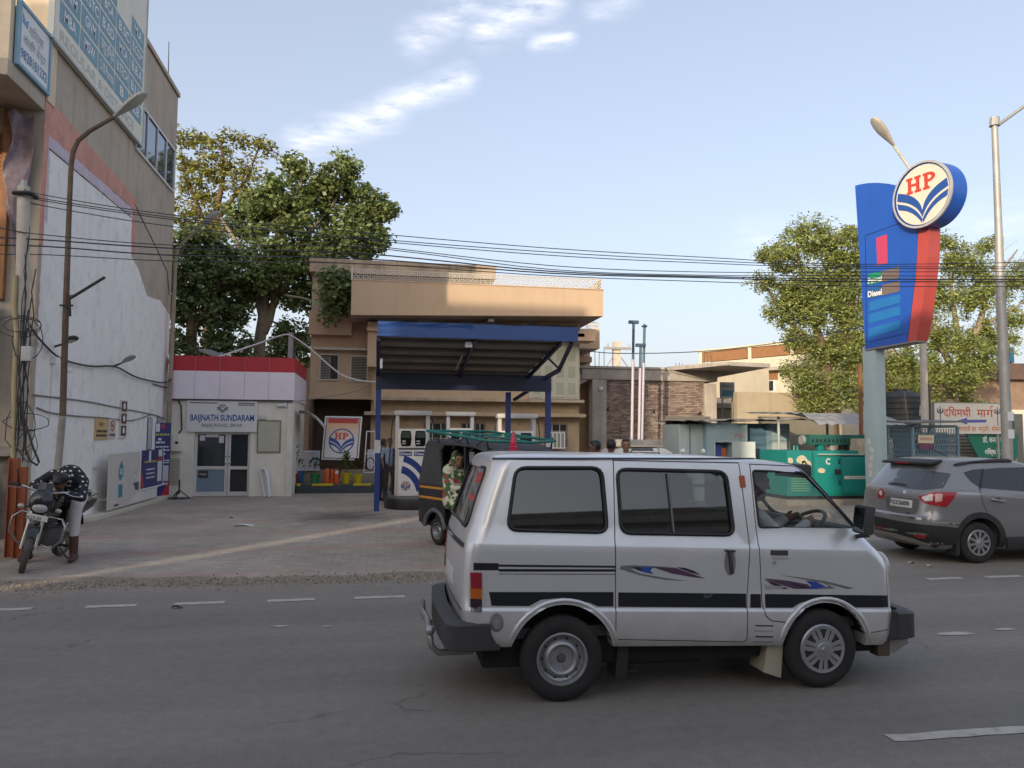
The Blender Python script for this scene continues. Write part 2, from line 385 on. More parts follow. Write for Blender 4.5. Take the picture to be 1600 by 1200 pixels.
# ================================================================== THE SETTING
m_ground=mat('dusty_earth',(.19,.155,.12),rough=.95,var=.3,scale=.6,bump=.5,bscale=20)
def asphalt():
    m=mat('asphalt',(.074,.069,.064),rough=.82,var=0);nt=m.node_tree;b=[n for n in nt.nodes if n.type=='BSDF_PRINCIPLED'][0]
    tc=N(nt,'ShaderNodeTexCoord');P=tc.outputs['Object']
    def nz(scale,det=6,ro=.6,sc=(1,1,1)):
        mp=N(nt,'ShaderNodeMapping');mp.inputs['Scale'].default_value=sc;nt.links.new(P,mp.inputs[0])
        n=N(nt,'ShaderNodeTexNoise');n.inputs['Scale'].default_value=scale;n.inputs['Detail'].default_value=det;n.inputs['Roughness'].default_value=ro
        nt.links.new(mp.outputs[0],n.inputs[0]);return n.outputs[0]
    grain=nz(170,2,.7);mid=nz(11,5);big=nz(.45,5,.6,(.35,1.6,1));vo=N(nt,'ShaderNodeTexVoronoi');vo.inputs['Scale'].default_value=95;nt.links.new(P,vo.inputs[0])
    v=mth(nt,'MULTIPLY_ADD',grain,.95,.52);v=mth(nt,'MULTIPLY',v,mth(nt,'MULTIPLY_ADD',mid,.45,.78));v=mth(nt,'MULTIPLY',v,mth(nt,'MULTIPLY_ADD',big,.8,.6))
    # stray pale chippings
    ch=mth(nt,'MULTIPLY',mth(nt,'LESS_THAN',vo.outputs['Distance'],.16),mth(nt,'GREATER_THAN',nz(30,1),.60));v=mth(nt,'MULTIPLY_ADD',ch,.75,v)
    mx=N(nt,'ShaderNodeMix',data_type='RGBA',blend_type='MULTIPLY');mx.inputs[0].default_value=1;mx.inputs[6].default_value=(.205,.184,.160,1)
    cb=N(nt,'ShaderNodeCombineColor');[nt.links.new(v,cb.inputs[i])for i in range(3)];nt.links.new(cb.outputs[0],mx.inputs[7])
    # resealed patches, hairline cracks, darker wheel tracks
    pv=N(nt,'ShaderNodeTexVoronoi');pv.feature='DISTANCE_TO_EDGE';pv.inputs['Scale'].default_value=.55
    mpc=N(nt,'ShaderNodeMapping');mpc.inputs['Scale'].default_value=(.8,1.6,1);nzv=N(nt,'ShaderNodeTexNoise');nzv.inputs['Scale'].default_value=1.3;nzv.inputs['Detail'].default_value=6;nt.links.new(P,nzv.inputs[0])
    vadd=N(nt,'ShaderNodeMix',data_type='RGBA',blend_type='ADD');vadd.inputs[0].default_value=.9;nt.links.new(P,vadd.inputs[6]);nt.links.new(nzv.outputs[1],vadd.inputs[7]);nt.links.new(vadd.outputs[2],mpc.inputs[0]);nt.links.new(mpc.outputs[0],pv.inputs[0])
    crack=mth(nt,'MULTIPLY',mth(nt,'LESS_THAN',pv.outputs['Distance'],.006),mth(nt,'GREATER_THAN',nz(.35,3),.54));v=mth(nt,'MULTIPLY',v,mth(nt,'MULTIPLY_ADD',crack,-.3,1.0))
    blot=mth(nt,'MULTIPLY_ADD',nz(.9,8,.68),5.0,-3.0,clamp=True);v=mth(nt,'MULTIPLY',v,mth(nt,'MULTIPLY_ADD',blot,-.22,1.0))
    v=mth(nt,'MULTIPLY',v,mth(nt,'MULTIPLY_ADD',nz(1.0,4,.5,(.05,1.3,1)),.5,.75))
    cb=N(nt,'ShaderNodeCombineColor');[nt.links.new(v,cb.inputs[i])for i in range(3)];nt.links.new(cb.outputs[0],mx.inputs[7])
    # dust drifting in from the shoulder and worn oily wheel tracks
    sp=N(nt,'ShaderNodeSeparateXYZ');nt.links.new(P,sp.inputs[0])
    edge=mth(nt,'MULTIPLY',mth(nt,'SMOOTH_MIN',mth(nt,'MULTIPLY',mth(nt,'SUBTRACT',sp.outputs[1],8.2),.8),1.0,.2,clamp=True),mth(nt,'MULTIPLY_ADD',nz(2.2,7),1.6,-.35,clamp=True),clamp=True)
    mx2=N(nt,'ShaderNodeMix',data_type='RGBA');nt.links.new(mth(nt,'MULTIPLY',edge,.55),mx2.inputs[0]);nt.links.new(mx.outputs[2],mx2.inputs[6]);mx2.inputs[7].default_value=(.30,.25,.20,1)
    nt.links.new(mx2.outputs[2],b.inputs['Base Color'])
    bp=N(nt,'ShaderNodeBump');bp.inputs['Strength'].default_value=.75;bp.inputs['Distance'].default_value=.006;nt.links.new(mth(nt,'ADD',grain,mth(nt,'MULTIPLY',vo.outputs['Distance'],-.6)),bp.inputs['Height']);nt.links.new(bp.outputs[0],b.inputs['Normal'])
    return m
def pavers():
    m=mat('concrete_pavers',(.2,.18,.16),rough=.9,var=0);nt=m.node_tree;b=[n for n in nt.nodes if n.type=='BSDF_PRINCIPLED'][0]
    tc=N(nt,'ShaderNodeTexCoord');P=tc.outputs['Object']
    br=N(nt,'ShaderNodeTexBrick');nt.links.new(P,br.inputs[0])
    for k,v in(('Scale',1),('Brick Width',.24),('Row Height',.12),('Mortar Size',.006),('Mortar Smooth',.3),('Bias',0)):br.inputs[k].default_value=v
    br.inputs[1].default_value=(.385,.335,.285,1);br.inputs[2].default_value=(.31,.27,.23,1);br.inputs[3].default_value=(.25,.222,.19,1)
    sp=N(nt,'ShaderNodeSeparateXYZ');nt.links.new(P,sp.inputs[0])
    def nz(scale,det=6,ro=.6):
        n=N(nt,'ShaderNodeTexNoise');n.inputs['Scale'].default_value=scale;n.inputs['Detail'].default_value=det;n.inputs['Roughness'].default_value=ro;nt.links.new(P,n.inputs[0]);return n.outputs[0]
    # bands of red blocks every 2.16 m, worn unevenly; a plain row grid so that whole blocks are red
    row=mth(nt,'FLOOR',mth(nt,'DIVIDE',mth(nt,'MULTIPLY_ADD',sp.outputs[0],-.11,sp.outputs[1]),.12));md=mth(nt,'FLOORED_MODULO',row,17.0)
    red=mth(nt,'MULTIPLY',mth(nt,'LESS_THAN',md,4.0),mth(nt,'MULTIPLY_ADD',nz(1.1,5),2.4,-.7,clamp=True))
    mx=N(nt,'ShaderNodeMix',data_type='RGBA');nt.links.new(mth(nt,'MULTIPLY',red,.8),mx.inputs[0]);nt.links.new(br.outputs[0],mx.inputs[6]);mx.inputs[7].default_value=(.36,.235,.195,1)
    # dust, and the oil stain in front of the pumps
    v=mth(nt,'MULTIPLY',mth(nt,'MULTIPLY_ADD',nz(.5,8,.65),1.0,.5),mth(nt,'MULTIPLY_ADD',nz(9,5),.5,.75))
    dx=mth(nt,'DIVIDE',mth(nt,'SUBTRACT',sp.outputs[0],-.75),1.5);dy=mth(nt,'DIVIDE',mth(nt,'SUBTRACT',sp.outputs[1],17.0),1.5)
    rr=mth(nt,'SQRT',mth(nt,'ADD',mth(nt,'MULTIPLY',dx,dx),mth(nt,'MULTIPLY',dy,dy)))
    oil=mth(nt,'MULTIPLY_ADD',mth(nt,'ADD',rr,mth(nt,'MULTIPLY_ADD',nz(2.5,7),1.6,-.8)),-1.2,1.15,clamp=True)
    v=mth(nt,'MULTIPLY',v,mth(nt,'MULTIPLY_ADD',oil,-.62,1.0))
    cb=N(nt,'ShaderNodeCombineColor');[nt.links.new(v,cb.inputs[i])for i in range(3)]
    m2=N(nt,'ShaderNodeMix',data_type='RGBA',blend_type='MULTIPLY');m2.inputs[0].default_value=1;nt.links.new(mx.outputs[2],m2.inputs[6]);nt.links.new(cb.outputs[0],m2.inputs[7])
    nt.links.new(m2.outputs[2],b.inputs['Base Color'])
    bp=N(nt,'ShaderNodeBump');bp.inputs['Strength'].default_value=.45;bp.inputs['Distance'].default_value=.008
    nt.links.new(mth(nt,'MULTIPLY_ADD',br.outputs['Fac'],-1.0,mth(nt,'MULTIPLY',nz(60,4),.5)),bp.inputs['Height']);nt.links.new(bp.outputs[0],b.inputs['Normal'])
    return m
MB().box(-700,700,-700,700,-.4,-.02).build('ground',m_ground,kind='structure')
def wavy_sheet(name,x0,x1,y0,y1,z,m,fy0=None,fy1=None,n=160):
    mb=MB()
    for i in range(n+1):
        x=x0+(x1-x0)*i/n;mb.v+=[Vector((x,y0+(fy0(x)if fy0 else 0),z)),Vector((x,y1+(fy1(x)if fy1 else 0),z))]
    mb.f=[(2*i,2*i+2,2*i+3,2*i+1)for i in range(n)];mb.mi=[0]*n
    return mb.build(name,m,kind='structure')
m_asph=asphalt()
rag=lambda x:.05*math.sin(x*1.7)+.04*math.sin(x*4.3+1)+.03*math.sin(x*9.1)
wavy_sheet('road',-80,80,-7.5,9.42,-.004,m_asph,fy1=lambda x:rag(x)+(2.6 if x>6.2 else 2.6*max(0,min(1,(x-4.6)/1.6))),n=900)
m_pav=pavers()
wavy_sheet('forecourt',-6.6,20,9.75,30,-.010,m_pav,n=4)
wavy_sheet('earth_verge',-60,-5.0,9.2,15,-.007,mat('verge_dust',(.32,.25,.18),rough=.95,var=.35,scale=3,bump=.6,bscale=30,dirta=.5,dirt=(.12,.1,.08)),fy0=rag,n=60)
wavy_sheet('gravel_strip',-5.6,6,9.2,10.0,-.0065,mat('gravel_bed',(.24,.20,.16),rough=.95,var=.35,scale=14,bump=.9,bscale=55),fy0=lambda x:.1+.05*math.sin(x*3),fy1=lambda x:.12*math.sin(x*1.3)+.06*math.sin(x*5)-.1*math.sin(x*.5),n=200)
# loose stones of the gravel strip
mb=MB();ico=bmesh.new();bmesh.ops.create_icosphere(ico,subdivisions=1,radius=1);IV=[v.co.copy()for v in ico.verts];IF=[tuple(v.index for v in f.verts)for f in ico.faces];ico.free()
for i in range(3600):
    x=rnd.uniform(-4.6,6);y=9.62+rnd.gauss(0,.20);r=rnd.uniform(.004,.015);M=Matrix.Rotation(rnd.random()*6,3,Vector((rnd.random(),rnd.random(),rnd.random()+.1)))
    mb.add([Vector((x,y,-.003))+M@Vector((v.x*r*rnd.uniform(.7,1.3),v.y*r*rnd.uniform(.7,1.2),v.z*r*.7))for v in IV],IF)
mb.build('gravel',mat('gravel_stone',(.27,.225,.18),rough=.9,var=.2,rand=.7),kind='stuff')
# lane dashes along the road edge and the near line
m_line=mat('worn_road_paint',(.44,.41,.37),rough=.8,var=.2,scale=6,dirta=.75,dscale=9,dirt=(.19,.165,.14))
dash=[(0-40,60),(142,219),(277,354),(420,493),(555,632),(690,765),(1455,1511),(1550,1606),(1648,1710)]
for i,(a,b)in enumerate(dash):
    xa,xb=on_y(a,930,8.6).x,on_y(b,930,8.6).x;y=8.53+.02*xa
    mb=MB();k=14
    for j in range(k+1):
        x=xa+(xb-xa)*j/k;mb.v+=[Vector((x,y-.055+rnd.uniform(-.008,.008)+.02*(x-xa),.0005)),Vector((x,y+.055+rnd.uniform(-.008,.008)+.02*(x-xa),.0005))]
    mb.f=[(2*j,2*j+2,2*j+3,2*j+1)for j in range(k)];mb.mi=[0]*k
    o=mb.build('lane_dash',m_line,kind='structure')
mb=MB();xa=on_g(1385,1150).x
for j in range(41):
    x=xa+j*.12;mb.v+=[Vector((x,4.115+rnd.uniform(-.008,.008),.0005)),Vector((x,4.215+rnd.uniform(-.008,.008),.0005))]
mb.f=[(2*j,2*j+2,2*j+3,2*j+1)for j in range(40)];mb.mi=[0]*40
mb.build('centre_line',m_line,kind='structure')
# worn paint flecks on the road
mb=MB()
for px,py,a,b in((437,978,.09,.03),(512,978,.05,.02),(1490,990,.22,.05),(1570,983,.12,.04),(990,1048,.05,.03)):
    c=on_g(px,py);mb.poly([(c.x+a*math.cos(t)*rnd.uniform(.7,1.1),c.y+b*math.sin(t)*rnd.uniform(.6,1.2),.0008)for t in[k*math.pi/5 for k in range(10)]])
mb.build('paint_fleck',m_line,kind='structure')
# scraps lying about
m_paper=mat('scrap_paper',(.6,.6,.58),rough=.8)
def scrap(px,py,a,b,label,m,ang=0.):
    c=on_g(px,py);mb=MB();ca,sa=math.cos(ang),math.sin(ang)
    def fn(u,v):
        x,y=(u-.5)*a,(v-.5)*b;return Vector((c.x+x*ca-y*sa,c.y+x*sa+y*ca,.012+.012*math.sin(u*5)+.008*math.cos(v*4+u*3)))
    mb.grid(fn,5,3)
    for p in list(mb.v):mb.v.append(p-Vector((0,0,.003)))
    n=len(mb.v)//2;mb.f+=[tuple(i+n for i in reversed(f))for f in mb.f];mb.mi=[0]*len(mb.f)
    single('paper_scrap',label,'litter',mb,m,loc=(c.x,c.y,0),smooth=60)
scrap(381,821,.36,.16,'white paper scrap lying flat in the middle of the forecourt',m_paper,.1)
scrap(362,808,.14,.1,'small pale scrap on the forecourt just beyond the larger white paper',m_paper,.5)
scrap(1425,880,.10,.05,'tiny yellowish scrap on the road left of the silver car wheel',mat('yellow_scrap',(.55,.5,.3)),.3)
scrap(1452,884,.12,.06,'small yellow leaf scrap lying below the bumper of the parked car',mat('yellow_scrap',(.55,.5,.3)),.9)
scrap(277,950,.10,.04,'dark scrap lying on the road by the lane dashes',mat('dark_scrap',(.03,.03,.05)),.1)
# ------------------------------------------------------------------ houses across the road, behind the camera: they throw the evening shade
def far_side_house(label,foot,h,col,shade,rows):
    """foot: footprint (front edge first, facing +Y)"""
    c=sum((Vector((*p,0))for p in foot),Vector((0,0,0)))/len(foot)
    t=thing('street_house',label,'building',(c.x,c.y,0),group='houses across the road')
    m=mat('house_'+shade,col,rough=.85,var=.15,streak=.35,bump=.2)
    MB().prism([(*p,-.05)for p in foot],(0,0,h+.05)).build('wall',m,t)
    a,b=Vector((*foot[0],0)),Vector((*foot[1],0));L=(b-a).length;u=(b-a)/L;n=Vector((-u.y,u.x,0))
    if n.y<0:n=-n
    # parapet line, storey bands
    mb=MB()
    for z in[h-.35]+[3.4+3.1*i for i in range(rows)]:mb.bar(a+Vector((0,0,z))+n*.08,b+Vector((0,0,z))+n*.08,.16,.22,up=(0,0,1))
    mb.build('storey_band',mat('band_pale',(.5,.46,.4),var=.1),t)
    fr,gl=mat('window_frame_grey',(.35,.34,.32)),mat('window_glass_dark',(.03,.035,.04),rough=.08,var=0)
    k=max(2,int(L/2.6))
    for r in range(rows):
        for i in range(k):
            if rnd.random()<.12:continue
            p=a+u*(L*(i+.5)/k)+n*.02+Vector((0,0,4.2+3.1*r))
            if p.z+1.3>h-.5:continue
            f=MB().bar(p-u*.62+Vector((0,0,.65)),p+u*.62+Vector((0,0,.65)),.08,1.42,up=(0,0,1)).build('window',fr,t)
            MB().bar(p-u*.55+n*.05+Vector((0,0,.65)),p+u*.55+n*.05+Vector((0,0,.65)),.02,1.26,up=(0,0,1)).build('pane',gl,f)
    for i in range(k):
        p=a+u*(L*(i+.5)/k)+n*.03
        MB().bar(p-u*1.05+Vector((0,0,1.4)),p+u*1.05+Vector((0,0,1.4)),.06,2.7,up=(0,0,1)).build('shutter',mat('shutter_'+str(i % 3),[(.10,.2,.3),(.28,.26,.22),(.3,.12,.08)][i % 3],rough=.5,metal=.3),t)
    return t
k36=math.tan(R(SUN_AZ))
def foot(x0,x1,yf,dep):return[(x1,yf),(x0,yf),(x0-dep*k36,yf-dep),(x1-dep*k36,yf-dep)]
YF=-10.5
xg=-3.3-(10.7-YF)*k36  # the slot of sky between two houses that lets a blade of sun reach the forecourt
far_side_house('tall pale house across the road, just left of the narrow slot between houses',foot(xg-5.6,xg-.19,YF,8),17.0,(.42,.36,.28),'cream',4)
far_side_house('narrow buff house across the road beside the slot',foot(xg+.19,-12.51,YF,8),13.4,(.36,.30,.25),'buff',3)
far_side_house('low single-storey grey house across the road',foot(-12.5,-9.21,YF,8),7.6,(.4,.38,.35),'stone',1)
far_side_house('plain flat-roofed house across the road opposite the totem',foot(-9.2,.6,YF,8),12.4,(.4,.36,.32),'plain',3)
far_side_house('long low row of shops across the road with many shutters',foot(.61,24,YF,8),4.2,(.36,.30,.25),'buff2',1)
far_side_house('low white house across the road at the far left',foot(xg-30,xg-5.61,YF,8),13.0,(.5,.48,.44),'white',3)
far_side_house('grey house across the road at the far right',foot(24.01,60,YF,8),7.0,(.33,.32,.31),'grey',1)
# ================================================================== LEFT BUILDING
WX=-5.85
PXX=(1,0,0)
def xpanel(mb,y0,y1,z0,z1,x=WX,t=.02):return mb.box(x,x+t,y0,y1,z0,z1)
def ypanel(mb,x0,x1,z0,z1,y,t=.02):return mb.box(x0,x1,y-t,y,z0,z1)
LB=thing('corner_building','tall left corner building with bare plaster upper wall and white painted side','building',(-9,18,0))
m_plaster=mat('bare_plaster',(.48,.405,.32),rough=.92,var=.22,scale=1.2,bump=.35,bscale=25,streak=.55,dirt=(.21,.175,.145),dirta=.25)
m_white=mat('white_limewash',(.90,.87,.83),rough=.9,var=.05,scale=2,bump=.25,bscale=16,streak=.30,dirt=(.52,.47,.44),dirta=.5,dscale=3.2)
m_pink=mat('faded_pink_paint',(.62,.31,.24),rough=.9,var=.2,scale=3,bump=.3,dirta=.4,dirt=(.35,.22,.18))
m_lilac=mat('lilac_limewash',(.62,.52,.60),rough=.9,var=.12,scale=5,bump=.3,dirta=.3,dirt=(.4,.33,.4))
mb=MB();mb.box(-17,WX,14.6,22.8,-.05,11.35);mb.build('wall',m_plaster,LB)
mb=MB();mb.box(-17,WX+.03,14.3,14.6,7.55,11.38);mb.build('upper_front_wall',mat('cream_limewash',(.72,.60,.44),rough=.9,var=.12,streak=.35),LB)
mb=MB();mb.box(-17,WX,14.28,14.6,-.05,7.55);mb.build('front_wall',m_plaster,LB)
mb=MB();mb.box(-17.05,WX+.05,14.25,22.85,11.38,11.5);mb.build('roof_slab',m_plaster,LB)
def rough_patch(name,pts,m,amp,t,step=.12):
    """painted patch with a ragged edge, on the side wall: pts are (y, z)"""
    out=[]
    for i in range(len(pts)):
        a,b=Vector(pts[i]),Vector(pts[(i+1)% len(pts)]);k=max(1,int((b-a).length/step));nrm=Vector((-(b-a).y,(b-a).x)).normalized()
        for j in range(k):
            q=a.lerp(b,j/k)+nrm*(rnd.uniform(-1,1)*amp if j else 0);out.append((q.x,q.y))
    return MB().prism([(WX+t,y,z)for y,z in out],(-t-.01,0,0)).build(name,m,LB)
rough_patch('white_paint',[(14.42,.0),(22.75,0),(22.75,5.05),(21.7,5.3),(20.6,5.2),(19.75,5.75),(19.2,5.9),(19.14,7.02),(14.42,7.02)],m_white,.022,.007)
rough_patch('pink_band',[(14.28,6.98),(19.16,7.06),(19.20,6.0),(19.42,6.0),(19.42,7.35),(14.28,7.62)],m_pink,.012,.010)
rough_patch('pink_band',[(14.28,5.0),(14.44,5.0),(14.46,7.0),(14.28,7.0)],m_pink,.012,.0105)
rough_patch('lilac_band',[(14.46,6.78),(19.1,6.86),(19.1,7.04),(14.46,6.99)],m_lilac,.014,.0125)
rough_patch('lilac_drip',[(14.46,5.5),(14.56,5.4),(14.55,6.78),(14.46,6.78)],m_lilac,.03,.0095)
# thin relief line over the band, render joints
mb=MB();mb.tube([(WX+.012,14.5,6.76),(WX+.012,19.1,6.82)],.012,4);mb.build('render_joint',mat('dark_line',(.1,.09,.085)),LB)  # dark line along the joint
mb=MB();mb.tube([(WX+.005,19.3,7.2),(WX+.005,21.2,6.6),(WX+.005,22.3,6.2),(WX+.005,22.6,5.6)],.014,4);mb.build('plaster_crack',mat('dark_line',(.1,.09,.085)),LB)  # crack drawn as a thin dark line
# window band
W0,W1,Z0,Z1=19.15,22.55,8.52,9.70
m_frw=mat('white_window_frame',(.62,.62,.62),rough=.5,var=.05)
m_pane=mat('pane_mirror',(.10,.13,.17),rough=.04,var=0,spec=1.0,metal=.55)
wf=MB();wf.box(WX-.06,WX+.05,W0,W1,Z0-.03,Z0+.03).box(WX-.06,WX+.05,W0,W1,Z1-.03,Z1+.03)
for i in range(5):y=W0+(W1-W0)*i/4;wf.box(WX-.06,WX+.045,y-.03,y+.03,Z0+.03,Z1-.03)
win=wf.build('window',m_frw,LB)
for i in range(4):
    a=W0+(W1-W0)*i/4+.03;b=W0+(W1-W0)*(i+1)/4-.03
    MB().box(WX-.02,WX+.015,a,b,Z0+.03,Z1-.03).build('pane',m_pane,win)
# front: overhanging balcony slab, shutters, pier
mb=MB();mb.box(-17,WX+.0,12.9,14.28,7.35,7.62);mb.build('balcony_slab',m_plaster,LB,bevel=.01)
mb=MB();mb.box(-17,WX-.02,12.95,13.1,7.62,8.72);mb.build('balcony_parapet',mat('cream_limewash',(.72,.60,.44)),LB)
mb=MB();mb.box(WX-.22,WX-.03,13.1,14.25,7.62,8.6);mb.build('balcony_side_wall',m_plaster,LB)
def shutter(name,x0,x1,z0,z1,y,m,parent,pitch=.075):
    mb=MB();n=int((z1-z0)/pitch)
    pr=[]
    for i in range(n+1):
        z=z0+(z1-z0)*i/n;pr+=[(0,z),(-.028,z+pitch*.35),(-.028,z+pitch*.7)]if i<n else[(0,z)]
    k=len(pr)
    for x in(x0,x1):mb.v+=[Vector((x,y+a,z))for a,z in pr]
    mb.f=[(i,i+1,k+i+1,k+i)for i in range(k-1)];mb.mi=[0]*(k-1)
    return mb.build(name,m,parent,kind='stuff')
m_rust=mat('rusty_shutter',(.30,.135,.055),rough=.7,var=.35,scale=5,dirta=.5,dirt=(.12,.06,.035))
sh=shutter('rolling_shutter',-9.6,-6.45,5.15,6.9,14.24,m_rust,LB)
MB().box(-6.45,-6.33,14.18,14.3,4.0,7.3).build('shutter_guide',m_rust,LB)
shutter('shop_shutter',-10.5,-6.5,.95,3.0,14.22,mat('blue_shutter',(.05,.17,.28),rough=.55,var=.3,dirta=.4),LB)
MB().box(-17,-6.2,13.7,14.28,.0,.92).build('shop_plinth',mat('stone_plinth',(.24,.2,.16),rough=.9,var=.4,scale=4,bump=.6,bscale=12,dirta=.5),LB)
MB().prism([(-10,14.2,3.35),(-10,12.9,2.95),(-10,12.9,2.9),(-10,14.2,3.3)],(3.35,0,0)).build('shop_awning',mat('old_tin',(.33,.29,.24),rough=.6,var=.4,scale=3,dirta=.6,dirt=(.14,.08,.05)),LB)
MB().box(-10,-6.4,13.2,14.2,3.38,3.9).build('clutter_shelf',mat('dark_clutter',(.05,.045,.04),var=.4),LB)
MB().box(-6.35,-5.95,14.05,14.3,-.05,1.35).build('meter_niche',mat('stone_plinth',(.24,.2,.16)),LB)
MB().prism([(-6.4,13.9,1.35),(-5.8,13.9,1.35),(-5.8,14.3,1.48),(-6.4,14.3,1.48)],(0,0,.03)).build('niche_roof',mat('old_tin',(.33,.29,.24)),LB)
# ---------------------------------------------------- boards on the building
m_bframe=mat('board_frame',(.30,.36,.40),rough=.5)
m_cream=mat('faded_flex_cream',(.76,.72,.60),rough=.6,var=.08,scale=1.5,streak=.15)
m_teal=mat('faded_flex_teal',(.17,.32,.40),rough=.6,var=.1)
m_txtw=mat('flex_white',(.80,.80,.78),rough=.6,var=.04)
t=thing('course_board','large faded teal and cream board listing courses high on the plaster wall','sign board',(WX,16.8,8.6))
BX=WX+.10
xpanel(MB(),14.22,19.36,8.68,13.4,WX+.03,.07).build('panel',m_cream,t)
MB().box(WX+.02,BX+.02,14.18,14.22,8.64,13.4).box(WX+.02,BX+.02,14.22,19.4,8.62,8.68).box(WX+.02,BX+.02,19.36,19.4,8.68,13.4).build('frame',mat('frame_pale',(.5,.52,.5)),t)
rows=[['MBA','MIM','ANM','M.SC','M.COM'],['MSW','GNM','B.STC','D.EL.ED','M.ED'],['D./B.Pharma','उर्दू हिन्दी','B.ED','BCA','BA'],['B','B.TECH','MCA','B.SC','BBA'],['LLB','B.LIB','B.B.A','B.COM','M.A']]
cw=(19.22-14.42)/5
for c in range(5):
    for r in range(5):
        y0=14.42+cw*c+.03;y1=y0+cw-.06;z0=9.08+.46*r+(.0);z1=z0+.40
        if c==3 and r==4:continue
        cell=xpanel(MB(),y0,y1,z0,z1,BX,.006).build('course_cell',m_teal,t)
        letters('lettering',rows[c][r],m_txtw,cell,(BX+.008,(y0+y1)/2,z0+.10),(0,1,0),(0,0,1),.21,fit=min(cw-.2,.15*len(rows[c][r])+.1),bold=.02)
letters('lettering','REGULAR & DISTANCE',mat('flex_faint',(.5,.49,.42)),t,(BX+.002,16.6,8.76),(0,1,0),(0,0,1),.2,fit=4.2,bold=.02)
MB().ball((BX-.02,18.0,11.9),.03,.42,.3).build('logo',mat('flex_grey',(.5,.5,.5)),t)
t=thing('phone_board','white board with light blue frame and phone number on the balcony side','sign board',(WX,13.7,7.6))
xpanel(MB(),13.12,14.24,7.66,8.66,WX-.0,.05).build('panel',mat('flex_pale',(.74,.74,.72),var=.08),t)
f=MB()
for y0,y1,z0,z1 in((13.08,13.14,7.62,8.70),(14.22,14.28,7.62,8.70),(13.14,14.22,7.62,7.68),(13.14,14.22,8.64,8.70)):f.box(WX,WX+.07,y0,y1,z0,z1)
f.build('frame',mat('frame_blue',(.20,.36,.47)),t)
letters('lettering','9828181232',mat('print_blue',(.10,.22,.40)),t,(WX+.052,13.68,7.80),(0,1,0),(0,0,1),.16,fit=.98,bold=.025)
letters('lettering','कोचिंग सेन्टर',mat('print_grey',(.42,.45,.46)),t,(WX+.052,13.68,8.06),(0,1,0),(0,0,1),.14,fit=.85,bold=.01)
letters('lettering','शिक्षा',mat('print_grey',(.42,.45,.46)),t,(WX+.052,13.72,8.30),(0,1,0),(0,0,1),.16,fit=.55,bold=.01)
MB().prism([(WX+.051,13.2,8.38),(WX+.051,13.38,8.34),(WX+.051,13.42,8.5),(WX+.051,13.3,8.44),(WX+.051,13.2,8.54)],(.003,0,0)).build('emblem',mat('print_blue2',(.16,.33,.5)),t)
t=thing('shop_sign','white shop sign with a large blue Devanagari letter under the balcony','sign board',(-7.2,13.6,6.9))
MB().box(-8.6,-6.52,13.55,13.75,6.72,7.32).build('panel',mat('sign_white',(.62,.58,.52),var=.08,dirta=.3),t)
letters('lettering','ण',mat('print_teal',(.08,.25,.36)),t,(-6.74,13.548,6.82),(1,0,0),(0,0,1),.30,bold=.03)
MB().box(-8.6,-6.52,13.5,13.56,7.26,7.36).build('trim',m_bframe,t)
# torn purple flex hanging at the corner
mb=MB()
def fl(u,v):
    return Vector((-6.35+.42*u*(1-.35*v)+.05*math.sin(v*7)+.03*math.sin(u*9+v*5),14.12-.06*math.sin(u*7+v*6)-.05*math.cos(v*11),7.2-2.9*v*(.55+.45*u)+.06*math.sin(u*6)))
mb.grid(fl,10,22)
single('torn_banner','torn purple and white flex banner hanging beside the pink pier','banner',mb,mat('torn_flex',(.28,.21,.24),rough=.6,var=.5,scale=3.2,dirta=.6,dscale=2.5,dirt=(.6,.57,.55)),loc=(-6.2,14.1,5.2),smooth=50,fix=False)
single('roof_rod','thin lightning rod on the corner of the plaster roof','rod',MB().cyl((-6.0,22.3,11.5),(-6.02,22.3,12.75),.018,.01,6),mat('dark_steel',(.06,.06,.06),rough=.5,metal=.5),loc=(-6,22.3,11.5))
# ------------------------------------------------------------------ lamps on the side wall (small arms)
m_galv=mat('galvanised_steel',(.36,.355,.34),rough=.55,metal=.35,var=.15,scale=5,dirta=.25)
m_rustpole=mat('rusted_pole',(.125,.085,.06),rough=.8,var=.4,scale=4,dirta=.6,dirt=(.07,.04,.03),dscale=3)
m_lampbody=mat('lamp_grey',(.34,.34,.32),rough=.5,var=.1)
m_lens=mat('lamp_lens',(.42,.42,.38),rough=.2,var=.05)
m_black=mat('black_plastic',(.018,.018,.02),rough=.45,var=.1)
def cobra(parent,base,d,L=.75,W=.16,up=Vector((0,0,1)),m=None):
    """cobra street lamp head: from its neck along d"""
    base=Vector(base);d=Vector(d).normalized();u=d.cross(up).normalized();v=u.cross(d).normalized()
    if v.z<0:v=-v
    prof=[(0,.25,.3),(.10,.34,.45),(.28,.62,.75),(.5,.95,1.),(.75,1.,1.),(.92,.75,.8),(1.,.3,.35)]
    n=12;mb=MB();vs=[]
    for t,wv,hv in prof:
        for i in range(n):
            a=2*math.pi*i/n;y=math.sin(a)*.62*hv*W;y=y if y>0 else y*.45
            vs.append(base+d*(L*t)+u*(math.cos(a)*W*wv)+v*y)
    fs=[(k*n+i,k*n+(i+1)% n,(k+1)*n+(i+1)% n,(k+1)*n+i)for k in range(len(prof)-1)for i in range(n)]+[tuple(range(n)),tuple(range((len(prof)-1)*n,len(prof)*n))]
    h=mb.add(vs,fs).build('lamp_head',m or m_lampbody,parent,smooth=50)
    mb=MB();c=base+d*(L*.62)-v*(W*.27);vs=[c];
    for i in range(14):
        a=2*math.pi*i/14;vs.append(c+d*(L*.3*math.cos(a))+u*(W*.82*math.sin(a))+v*.012)
    vs2=[c-v*.035]+[p+v*.0 for p in vs[1:]]
    mb.add(vs2,[(0,i,i % 14+1)for i in range(1,15)]).build('lens',m_lens,h,smooth=60)
    return h
